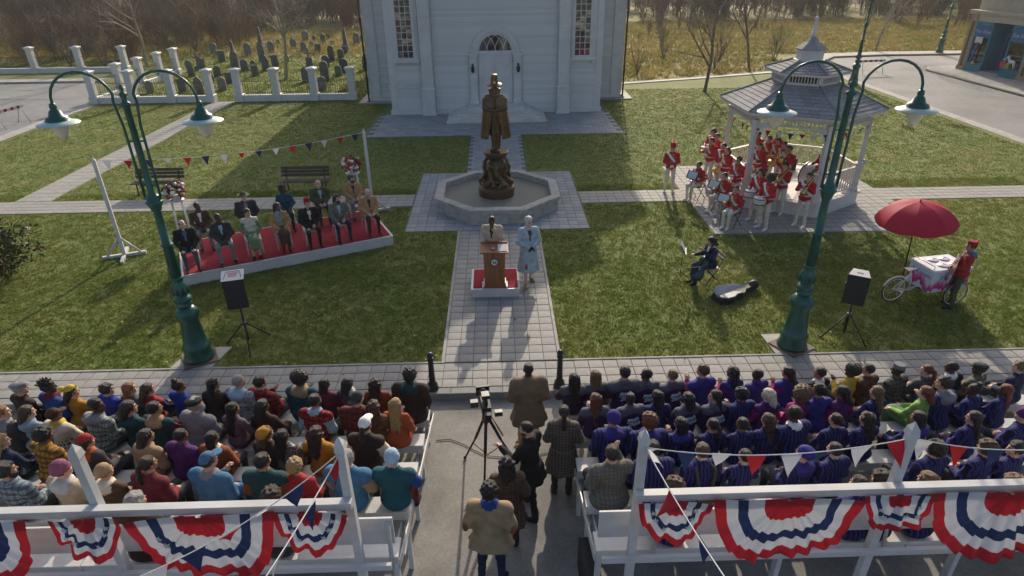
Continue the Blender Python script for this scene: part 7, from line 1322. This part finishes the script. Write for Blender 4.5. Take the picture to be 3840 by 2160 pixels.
person('person with black wavy hair and blue magenta top, front row of right bleachers', (3.94,8.60,0.045), R(12), 0.91, group='audience on the bleachers', skin='brown', hair=('longwavy', 'black'), torso='violet', fem=1, la='phone', ra='lap', hy=30, lean=6, sleeve='magenta', bottom='violet', bulk=0.004)
person('person with shaved head and blue magenta top, front row of right bleachers', (4.33,8.60,0.045), R(20), 0.91, group='audience on the bleachers', skin='dark', hair=('buzz', 'black'), torso='violet', fem=0, la='cross', ra='cross', hy=15, lean=-2, sleeve='magenta', bottom='violet', bulk=0.004)
person('person with black bob and blue magenta top, front row of right bleachers', (4.87,8.60,0.045), R(14), 0.91, group='audience on the bleachers', skin='tan', hair=('bob', 'black'), torso='violet', fem=1, la='phone', ra='lap', hy=30, lean=2, sleeve='magenta', bottom='violet', bulk=0.004)
person('person with short dark hair and black jacket, front row of right bleachers', (5.39,8.60,0.045), R(21), 0.91, group='audience on the bleachers', skin='tan', hair=('short', 'dk'), torso='black', fem=0, la='knees', ra='knees', hy=30, lean=-2, collar='white', bulk=0.012)
person('person with black afro and yellow top, front row of right bleachers', (5.97,8.60,0.045), R(20), 0.91, group='audience on the bleachers', skin='dark', hair=('afro', 'black'), torso='yellow', fem=1, la='phone', ra='lap', hy=30, lean=2, bulk=0.006)
person('person with dark hair and brown overcoat, front row of right bleachers', (6.30,8.60,0.045), R(26), 0.91, group='audience on the bleachers', skin='light', hair=('short', 'dk'), torso='brown', fem=0, la='lap', ra='lap', hy=30, lean=6, coat=1, bulk=0.012)
person('person with grey skullcap and dark plaid, front row of right bleachers', (6.77,8.60,0.045), R(22), 0.91, group='audience on the bleachers', skin='dark', hair=('short', 'black'), torso=('plaid', 'char', 'tweed'), fem=0, la='lap', ra='lap', hy=30, lean=2, bulk=0.022, hat=('kufi', 'grey'))
person('person with auburn ponytail and grey jacket, front row of right bleachers', (7.23,8.60,0.045), R(20), 0.91, group='audience on the bleachers', skin='fair', hair=('pony', 'auburn'), torso='dgrey', fem=1, la='cross', ra='cross', hy=30, lean=-2, bulk=0.014)
person('person with black hair and dark suit, front row of right bleachers', (7.74,8.60,0.045), R(19), 0.91, group='audience on the bleachers', skin='dark', hair=('short', 'black'), torso='black', fem=0, la='phone', ra='lap', hy=30, lean=6, collar='white', bulk=0.022)
person('person with dark flat cap and tweed jacket, front row of right bleachers', (8.14,8.60,0.045), R(31), 0.91, group='audience on the bleachers', skin='dark', hair=('short', 'black'), torso=('check', 'tweed', 'olive'), fem=0, la='cross', ra='cross', hy=30, lean=-2, bulk=0.022, hat=('flatcap', 'char'))
person('person with light brown hair and navy jacket, front row of right bleachers', (8.88,8.60,0.045), R(28), 0.91, group='audience on the bleachers', skin='fair', hair=('wavy', 'lbrown'), torso='navy', fem=0, la='lap', ra='lap', hy=30, lean=2, bulk=0.022)
person('person with long auburn hair and purple jacket, second row of right bleachers', (1.44,7.75,0.245), R(5), 0.91, group='audience on the bleachers', skin='fair', hair=('xlong', 'auburn'), torso='dpurp', fem=1, la='phone', ra='phone', hy=15, lean=2, vest=2, bulk=0.022, letters=False, collar='slate')
person('person with cropped black hair and lettered purple jacket, second row of right bleachers', (2.00,7.75,0.245), R(12), 0.91, group='audience on the bleachers', skin='dark', hair=('buzz', 'black'), torso='dpurp', fem=0, la='lap', ra='lap', hy=0, lean=2, vest=2, bulk=0.022, letters=True, collar='slate')
person('person with long black hair and striped blazer, leftmost, second row of right bleachers', (2.43,7.75,0.245), R(9), 0.91, group='audience on the bleachers', skin='tan', hair=('long', 'black'), torso=('stripe', 'ink', 'iris'), fem=1, la='knees', ra='knees', hy=15, lean=6, bulk=0.014)
person('person with black bob and lettered purple jacket, second row of right bleachers', (2.88,7.75,0.245), R(17), 0.91, group='audience on the bleachers', skin='light', hair=('bob', 'black'), torso='dpurp', fem=1, la='lap', ra='lap', hy=0, lean=-2, vest=2, bulk=0.022, letters=True, collar='slate')
person('person with face turned left, lettered purple jacket, second row of right bleachers', (3.33,7.75,0.245), R(14), 0.91, group='audience on the bleachers', skin='light', hair=('long', 'dk'), torso='dpurp', fem=1, la='lap', ra='lap', hy=60, lean=2, vest=2, bulk=0.022, letters=True, collar='slate')
person('person with black curls and striped blue blazer, second row of right bleachers', (3.77,7.75,0.245), R(17), 0.91, group='audience on the bleachers', skin='tan', hair=('curly', 'black'), torso=('stripe', 'ink', 'iris'), fem=0, la='phone', ra='lap', hy=15, lean=6, bulk=0.022)
person('person with platinum bob and magenta dress, second row of right bleachers', (4.16,7.75,0.245), R(10), 0.91, group='audience on the bleachers', skin='fair', hair=('bob', 'plat'), torso='purple', fem=1, la='lap', ra='lap', hy=30, lean=2, sleeve='magenta', bottom='violet', bulk=0.004)
person('person with huge light brown curls and magenta sleeves, second row of right bleachers', (4.70,7.75,0.245), R(15), 0.91, group='audience on the bleachers', skin='brown', hair=('bigcurl', 'lbrown'), torso='magenta', fem=1, la='lap', ra='lap', hy=15, lean=6, sleeve='magenta', bottom='violet', bulk=0.004)
person('person with dark wavy hair and blue magenta top, second row of right bleachers', (4.99,7.75,0.223), R(12), 0.96, group='audience on the bleachers', skin='tan', hair=('wavy', 'black'), torso='violet', fem=0, la='knees', ra='knees', hy=30, lean=6, sleeve='magenta', bottom='violet', bulk=0.004)
person('person with dark bob and purple dress, second row of right bleachers', (5.37,7.75,0.245), R(16), 0.91, group='audience on the bleachers', skin='brown', hair=('bob', 'black'), torso='purple', fem=1, la='phone', ra='lap', hy=30, lean=6, sleeve='magenta', bottom='violet', bulk=0.004, skirt=1)
person('person with long light brown hair and striped blazer, second row of right bleachers', (5.89,7.75,0.245), R(21), 0.91, group='audience on the bleachers', skin='fair', hair=('long', 'lbrown'), torso=('stripe', 'ink', 'iris'), fem=1, la='cross', ra='cross', hy=15, lean=2, bulk=0.006)
person('person with red bob and lime green jacket, second row of right bleachers', (6.63,7.75,0.245), R(24), 0.91, group='audience on the bleachers', skin='fair', hair=('bob', 'red'), torso='lime', fem=1, la='knees', ra='knees', hy=15, lean=-2, bottom='sage', skirt=1, bulk=0.014)
person('person with grey hood over striped blazer, second row of right bleachers', (6.98,7.75,0.183), R(21), 1.05, group='audience on the bleachers', skin='light', hair=('wavy', 'dk'), torso=('stripe', 'ink', 'iris'), fem=0, la='phone', ra='lap', hy=30, lean=6, hood=1, collar='grey', bulk=0.012)
person('person with black topknot and striped blazer, second row of right bleachers', (7.44,7.75,0.245), R(26), 0.91, group='audience on the bleachers', skin='dark', hair=('topbun', 'black'), torso=('stripe', 'ink', 'iris'), fem=1, la='lap', ra='lap', hy=30, lean=2, bulk=0.014)
person('person with red and black braids and striped blazer, second row of right bleachers', (7.90,7.75,0.245), R(19), 0.91, group='audience on the bleachers', skin='dark', hair=('braids', 'red'), torso=('stripe', 'ink', 'iris'), fem=1, la='knees', ra='knees', hy=30, lean=-2, bulk=0.006)
person('person with blue beanie and striped hooded blazer, third row of right bleachers', (1.57,6.89,0.392), R(4), 1.03, group='audience on the bleachers', skin='tan', hair=None, torso=('stripe', 'ink', 'iris'), fem=0, la='lap', ra='lap', hy=15, lean=6, hood=1, collar='violet', bulk=0.022, hat=('beanie', 'violet'))
person('person with auburn curls and striped hooded blazer, third row of right bleachers', (2.06,6.89,0.392), R(6), 1.03, group='audience on the bleachers', skin='light', hair=('curly', 'auburn'), torso=('stripe', 'ink', 'iris'), fem=0, la='lap', ra='lap', hy=15, lean=-2, hood=1, collar='violet', bulk=0.022)
person('person with long black hair and hooded striped blazer, left, third row of right bleachers', (2.53,6.89,0.445), R(10), 0.91, group='audience on the bleachers', skin='light', hair=('long', 'black'), torso=('stripe', 'ink', 'iris'), fem=1, la='phone', ra='lap', hy=15, lean=2, hood=1, collar='violet', bulk=0.006)
person('person with black ponytail and striped blazer, third row of right bleachers', (2.98,6.89,0.445), R(14), 0.91, group='audience on the bleachers', skin='tan', hair=('pony', 'black'), torso=('stripe', 'ink', 'iris'), fem=1, la='lap', ra='lap', hy=15, lean=-2, bulk=0.006)
person('person with low black bun and striped blazer, third row of right bleachers', (3.40,6.89,0.445), R(12), 0.91, group='audience on the bleachers', skin='brown', hair=('bun', 'black'), torso=('stripe', 'ink', 'iris'), fem=1, la='cross', ra='cross', hy=15, lean=-2, bulk=0.006)
person('person with long straight brown hair and striped blazer, third row of right bleachers', (3.81,6.89,0.445), R(9), 0.91, group='audience on the bleachers', skin='light', hair=('long', 'brown'), torso=('stripe', 'ink', 'iris'), fem=1, la='cross', ra='cross', hy=15, lean=6, bulk=0.006)
person('person with white collar over striped blazer, third row of right bleachers', (4.19,6.89,0.387), R(17), 1.04, group='audience on the bleachers', skin='dark', hair=('short', 'black'), torso=('stripe', 'ink', 'iris'), fem=0, la='knees', ra='knees', hy=15, lean=6, collar='white', bulk=0.022)
person('person with brown bun and striped blazer, third row of right bleachers', (4.77,6.89,0.445), R(12), 0.91, group='audience on the bleachers', skin='light', hair=('bun', 'dk'), torso=('stripe', 'ink', 'iris'), fem=1, la='cross', ra='cross', hy=15, lean=2, bulk=0.006)
person('person with long dark curls and striped blazer, third row of right bleachers', (5.22,6.89,0.445), R(15), 0.91, group='audience on the bleachers', skin='light', hair=('longwavy', 'dk'), torso=('stripe', 'ink', 'iris'), fem=1, la='knees', ra='knees', hy=15, lean=2, bulk=0.014)
person('person with long black hair and hooded striped blazer, right, third row of right bleachers', (5.97,6.89,0.445), R(18), 0.91, group='audience on the bleachers', skin='tan', hair=('long', 'black'), torso=('stripe', 'ink', 'iris'), fem=1, la='knees', ra='knees', hy=15, lean=2, hood=1, collar='violet', bulk=0.014)
person('person with very dark brown hair and striped blazer, right, third row of right bleachers', (6.74,6.89,0.445), R(18), 0.91, group='audience on the bleachers', skin='light', hair=('long', 'dk'), torso=('stripe', 'ink', 'iris'), fem=1, la='lap', ra='lap', hy=30, lean=-2, bulk=0.014)
person('person with purple beanie and striped blazer, third row of right bleachers', (7.50,6.89,0.445), R(25), 0.91, group='audience on the bleachers', skin='light', hair=None, torso=('stripe', 'ink', 'iris'), fem=0, la='cross', ra='cross', hy=15, lean=2, hood=1, bulk=0.022, hat=('beanie', 'purple'))
person('person with hand to cheek and grey tweed coat, fourth row of right bleachers', (1.38,6.04,0.583), R(10), 1.05, group='audience on the bleachers', skin='light', hair=('short', 'dk'), torso=('check', 'dgrey', 'tweed'), fem=0, la='lap', ra='face', hy=-15, lean=-2, coat=1, bulk=0.025)
person('person with sleek black hair and striped blazer behind post, fourth row of right bleachers', (1.93,6.04,0.592), R(6), 1.03, group='audience on the bleachers', skin='tan', hair=('short', 'black'), torso=('stripe', 'ink', 'iris'), fem=0, la='cross', ra='cross', hy=0, lean=6, bulk=0.022)
person('person with khaki backpack over striped blazer, fourth row of right bleachers', (2.56,6.04,0.605), R(11), 1.0, group='audience on the bleachers', skin='fair', hair=('short', 'brown'), torso=('stripe', 'ink', 'iris'), fem=0, la='lap', ra='lap', hy=0, lean=2, bulk=0.022)
person('person with sleek black bun and striped blazer, fourth row of right bleachers', (3.10,6.04,0.645), R(6), 0.91, group='audience on the bleachers', skin='light', hair=('bun', 'black'), torso=('stripe', 'ink', 'iris'), fem=1, la='cross', ra='cross', hy=15, lean=-2, bulk=0.006)
person('person with slouchy blue beanie and striped blazer, fourth row of right bleachers', (3.86,6.04,0.632), R(17), 0.94, group='audience on the bleachers', skin='light', hair=None, torso=('stripe', 'ink', 'iris'), fem=0, la='lap', ra='lap', hy=15, lean=-2, hood=1, collar='violet', bulk=0.022, hat=('slouch', 'violet'))
person('person with short dark brown hair and striped blazer, fourth row of right bleachers', (4.33,6.04,0.645), R(18), 0.91, group='audience on the bleachers', skin='fair', hair=('short', 'dk'), torso=('stripe', 'ink', 'iris'), fem=0, la='lap', ra='lap', hy=15, lean=6, bulk=0.022)
person('person with dark curls and striped blazer, fourth row of right bleachers', (5.57,6.04,0.623), R(18), 0.96, group='audience on the bleachers', skin='light', hair=('curly', 'dk'), torso=('stripe', 'ink', 'iris'), fem=0, la='phone', ra='lap', hy=15, lean=-2, bulk=0.022)
person('person with big brown curls and striped blazer, fourth row of right bleachers', (6.25,6.04,0.632), R(17), 0.94, group='audience on the bleachers', skin='light', hair=('curly', 'brown'), torso=('stripe', 'ink', 'iris'), fem=0, la='lap', ra='lap', hy=15, lean=-2, bulk=0.012)
person('person with face turned left and striped blazer, fourth row of right bleachers', (6.64,6.04,0.645), R(12), 0.91, group='audience on the bleachers', skin='light', hair=('wavy', 'black'), torso=('stripe', 'ink', 'iris'), fem=0, la='knees', ra='knees', hy=60, lean=-2, bulk=0.012)
person('person with brown curls behind the right rail, back row of right bleachers', (1.97,5.19,0.801), R(3), 1.01, group='audience on the bleachers', skin='light', hair=('curly', 'brown'), torso=('stripe', 'ink', 'iris'), fem=0, la='knees', ra='knees', hy=15, lean=6, bulk=0.012)
person('person with short dark hair behind the right rail, back row of right bleachers', (4.14,5.19,0.818), R(7), 0.97, group='audience on the bleachers', skin='light', hair=('short', 'dk'), torso=('stripe', 'ink', 'iris'), fem=0, la='cross', ra='cross', hy=15, lean=6, bulk=0.012)
person('person with tight dark curls behind the right rail, back row of right bleachers', (4.41,5.19,0.792), R(14), 1.03, group='audience on the bleachers', skin='light', hair=('curly', 'dk'), torso=('stripe', 'ink', 'iris'), fem=0, la='phone', ra='lap', hy=15, lean=6, bulk=0.022)
person('person with light brown bob behind the right rail, back row of right bleachers', (4.94,5.19,0.805), R(7), 1.0, group='audience on the bleachers', skin='light', hair=('bob', 'lbrown'), torso=('stripe', 'ink', 'iris'), fem=1, la='phone', ra='lap', hy=15, lean=6, bulk=0.006)
person('person with light curls behind the right rail, back row of right bleachers', (5.93,5.19,0.827), R(14), 0.95, group='audience on the bleachers', skin='light', hair=('curly', 'lbrown'), torso=('stripe', 'ink', 'iris'), fem=0, la='lap', ra='lap', hy=15, lean=2, bulk=0.022)
BAND = [
 ('stand','band member in red plumed hat standing apart at left',6.00,21.04,0,165,'light',('short', 'dk'),'front','front',None,0,('shako', 'uni'),0.97),
 ('sit','seated band member leftmost, holding a flute',6.78,20.34,0,128,'tan',('bun', 'dk'),'lap','lap','flute',1,None,0.97),
 ('sit','seated band member in the middle, holding a trumpet',7.23,19.10,0,128,'light',('short', 'dk'),'lap','lap','trumpet',0,None,0.97),
 ('sit','seated band member nearest the lawn, holding a trumpet',7.16,17.85,0,128,'light',('bun', 'brown'),'lap','lap','trumpet',1,None,0.97),
 ('stand','band member with saxophone in front row beside the left seats',7.74,20.59,0,125,'light',('pony', 'dk'),'sax','sax','sax',1,None,0.97),
 ('stand','band member behind the saxophonist, hands on sticks',7.78,21.10,0,125,'light',('short', 'dk'),'front','front',None,0,None,0.97),
 ('stand','band member with trumpet left of the gazebo',7.60,21.83,0,125,'light',('wavy', 'dk'),'sax','horn','trumpet',0,None,0.97),
 ('stand','band member with white snare drum, left group',7.97,22.41,0,125,'tan',('short', 'black'),'drum','drum','drum',0,None,0.97),
 ('stand','curly haired band member with drum at far left of the group',8.04,23.05,0,125,'light',('curly', 'brown'),'drum','drum','drum',0,None,0.97),
 ('stand','band member holding clarinet before the left gazebo post',7.74,19.48,0,125,'tan',('short', 'black'),'drum','sax','clarinet',0,None,0.97),
 ('stand','long haired drummer in front of the gazebo',7.95,18.17,0,122,'light',('bob', 'black'),'drum','drum','drum',0,None,0.97),
 ('stand','drummer with big dark afro in front of the gazebo',7.99,17.53,0,122,'brown',('afro', 'dk'),'drum','drum','drum',0,None,0.97),
 ('stand','trombone player beside the gazebo step, dark wavy hair',8.96,18.79,0,125,'light',('wavy', 'dk'),'horn','slide','trombone',0,None,0.97),
 ('stand','trombone player nearest the right lamp post',9.20,17.70,0,132,'light',('short', 'black'),'horn','slide','trombone',0,None,0.97),
 ('stand','band member inside the gazebo at the back behind the left post',8.96,21.21,0.475,122,'tan',('short', 'black'),'drum','drum',None,0,None,0.91),
 ('stand','band member inside the gazebo second at the back',9.10,20.61,0.475,122,'light',('short', 'dk'),'sax','horn','trumpet',0,None,0.91),
 ('stand','band member inside the gazebo farthest at the back',9.63,21.16,0.475,122,'brown',('short', 'black'),'horn','sax','trumpet',0,None,0.91),
 ('stand','band member inside the gazebo playing saxophone in the centre',9.29,20.35,0.475,122,'light',('wavy', 'dk'),'sax','sax','sax',0,None,0.91),
 ('stand','band member inside the gazebo with saxophone right of centre',9.30,19.87,0.475,122,'light',('short', 'black'),'sax','sax','sax',0,None,0.91),
 ('stand','band member inside the gazebo with trumpet on the right',9.25,19.35,0.475,122,'tan',('short', 'dk'),'horn','horn','trumpet',0,None,0.91),
 ('stand','band member inside the gazebo with trombone on the right edge',9.24,19.42,0.475,122,'light',('short', 'dk'),'horn','slide','trombone',0,None,0.91),
 ('stand','band member inside the gazebo with clarinet near the left post',8.46,19.75,0.475,122,'light',('bun', 'dk'),'sax','sax','clarinet',1,None,0.91),
 ('stand','band member inside the gazebo behind the bass drum',10.31,19.17,0.475,95,'brown',('short', 'black'),'drum','drum',None,0,None,0.91),
 ('sit','band member seated inside the gazebo',8.57,19.80,0.475,125,'light',('short', 'brown'),'lap','lap','clarinet',0,None,0.97)]
for o in list(COL.objects):
    if 'khaki backpack' in o.get('label', ''): q = tag(bk.build('backpack', cloth('olive')), 'khaki backpack worn over a striped blazer in the right stand', 'backpack'); q.location = o.location; q.rotation_euler = o.rotation_euler; break
# ------------------------------------------------------------------ marching band
def instrument(kind, M, who):
    m4 = lambda *p: tuple(Vector(p)); t = None
    if kind == 'sax':
        t = thing('saxophone', 'brass saxophone of the %s' % who, 'saxophone'); b = MB(); b.tube([(0,.10,1.36),(.0,.16,1.38),(.03,.20,1.30),(.07,.24,.92),(.08,.28,.80),(.10,.36,.80),(.12,.40,.90),(.13,.43,1.0)], [.008,.012,.016,.030,.036,.042,.055,.085], 10); b.build('body', brass, t); b = MB(); b.tube([(.075,.275,1.2),(.11,.30,.92)], .012, 5); b.build('keys', brass, t)
    if kind == 'trumpet':
        t = thing('trumpet', 'brass trumpet of the %s' % who, 'trumpet'); b = MB(); b.tube([(0,.14,1.40),(0,.30,1.36),(0,.46,1.32)], [.008,.01,.012], 8); b.tube([(0,.46,1.32),(0,.54,1.30),(0,.60,1.28)], [.014,.03,.06], 12); b.tube([(.02,.24,1.34),(.02,.40,1.30),(.02,.41,1.26),(.02,.25,1.28),(.02,.24,1.34)], .009, 6); b.build('tubing', brass, t)
        for k in range(3): b = MB(); b.tube([(.01,.29+.03*k,1.26),(.01,.29+.03*k,1.40)], .011, 6); b.build('valve', steel, t)
    if kind == 'trombone':
        t = thing('trombone', 'brass trombone of the %s' % who, 'trombone'); b = MB(); b.tube([(.03,.12,1.42),(.03,.85,1.02),(.03,.87,1.0),(-.03,.87,1.0),(-.03,.84,1.03),(-.03,.2,1.38)], .009, 6); b.build('slide', brass, t); b = MB(); b.tube([(-.03,.2,1.38),(-.04,-.15,1.55),(-.08,-.18,1.52),(-.09,.10,1.40),(-.10,.40,1.24),(-.10,.50,1.18)], [.01,.012,.014,.018,.035,.09], 10); b.build('bell', brass, t)
    if kind == 'drum':
        t = thing('snare_drum', 'white drum of the %s' % who, 'drum'); b = MB(); b.lathe([(.17,.88),(.175,.90),(.175,1.06),(.17,1.08),(.02,1.08)], (0,.36,0), 24); b.build('shell', white_paint, t)
        for z in (.90, 1.06): b = MB(); b.lathe([(.178,z-.012),(.184,z-.01),(.184,z+.01),(.178,z+.012)], (0,.36,0), 24); b.build('hoop', black_plastic, t)
        for s in (-1, 1): b = MB(); b.tube([(s*.16,.26,1.16),(s*.02,.45,1.10)], .008, 5); b.build('stick', chair_white, t)
    if kind in ('clarinet', 'flute'):
        t = thing(kind, '%s of the %s' % ('black clarinet' if kind == 'clarinet' else 'silver flute', who), kind); b = MB()
        if kind == 'clarinet': b.tube([(0,.12,1.36),(.02,.30,.98),(.025,.34,.90)], [.008,.014,.032], 8)
        else: b.tube([(-.25,.30,1.06),(.35,.28,1.08)], .010, 8)
        b.build('tube', black_plastic if kind == 'clarinet' else steel, t); b = MB(); b.tube([(.012,.23,1.15),(.02,.27,1.05)] if kind == 'clarinet' else [(-.1,.29,1.075),(.2,.285,1.085)], .008, 5); b.build('keys', steel, t)
    if t: t.matrix_world = M; t['group'] = 'band instruments'
SHORT = {}
for i, (kind, lab, x, y, z, rz, skin, hair, la, ra, inst, fem, hat, s) in enumerate(BAND):
    zz = z if z else .022
    person(lab, (x, y, zz), R(rz+rng.uniform(-8, 8)), s, skin=skin, hair=hair, hat=hat, torso=('uni' if kind == 'stand' else 'unis', 'uni'), sleeve='uni', collar='uni', bottom='ivory', shoe='white', hand='white', group='marching band in red and white', kind=kind, la=la, ra=ra, fem=fem, bulk=.008, lean=0 if kind == 'stand' else 3)
    M = Matrix.Translation((x, y, zz-(.42 if kind == 'sit' else 0))) @ Matrix.Rotation(R(rz), 4, 'Z')
    if inst: instrument(inst, M, ' '.join(lab.split()[:10]))
    if kind == 'sit': folding_chair('folding chair under the %s' % ' '.join(lab.split(',')[0].split()[:8]), x, y, zz, R(rz), group='folding chairs of the band')
# a red and gold buckle row reads on the fez as well: gold script band
BD = thing('bass_drum', 'large white bass drum standing inside the gazebo', 'drum', (10.35, 19.75, .475), R(28)); MX = Matrix.Rotation(R(90), 4, 'X')
b = MB(); b.lathe([(.40,-.2),(.41,-.18),(.41,.18),(.40,.2)], (0,0,.46), 32, M=MX); b.build('shell', mat('drum_pearl', (.66,.62,.64), .3), BD)
for yy in (-.2, .2):
    b = MB(); b.lathe([(.40,yy-.02),(.425,yy-.02),(.425,yy+.02),(.40,yy+.02)], (0,0,.46), 32, M=MX); b.build('hoop', dark_steel, BD); b = MB(); b.lathe([(.39,yy-.004),(.395,yy),(.39,yy+.004)], (0,0,.46), 32, M=MX); b.build('skin', white_paint, BD)
for s in (-1, 1): b = MB(); b.tube([(s*.3,-.15,.2),(s*.38,-.15,0)], .012, 5); b.build('spur', steel, BD)
AM = thing('amplifier', 'small black amplifier box by the gazebo railing', 'amplifier', (10.55, 21.9, .475), .1); b = MB(); b.cbox(-.2,.2,-.13,.13,0,.42,.01); b.build('cabinet', black_plastic, AM); b = MB(); b.box((0,-.135,.19), (.34,.012,.3)); b.build('grille', grill_black, AM)
music_stand('music stand on the pad edge left of the seated band', 6.45, 20.0, R(-50), .85, 'band music stands'); music_stand('music stand before the middle seated band member', 6.85, 19.0, R(-50), .85, 'band music stands'); music_stand('music stand before the seated band member nearest the lawn', 6.75, 17.75, R(-50), .85, 'band music stands')

# ------------------------------------------------------------------ thin morning haze over the square
hz, ht_, hb_ = nodes_of('haze_air'); ht_.nodes.remove(hb_); pv = ht_.nodes.new('ShaderNodeVolumePrincipled'); pv.inputs['Color'].default_value = (.9,.9,.9,1); pv.inputs['Density'].default_value = .00035; pv.inputs['Anisotropy'].default_value = .35
ht_.links.new(pv.outputs[0], ht_.nodes['Material Output'].inputs['Volume']); b = MB(); b.bmm(-410, 410, -405, 505, -1.2, 16); tag(b.build('haze', hz), 'thin pale haze over the square', 'haze', kind='stuff')
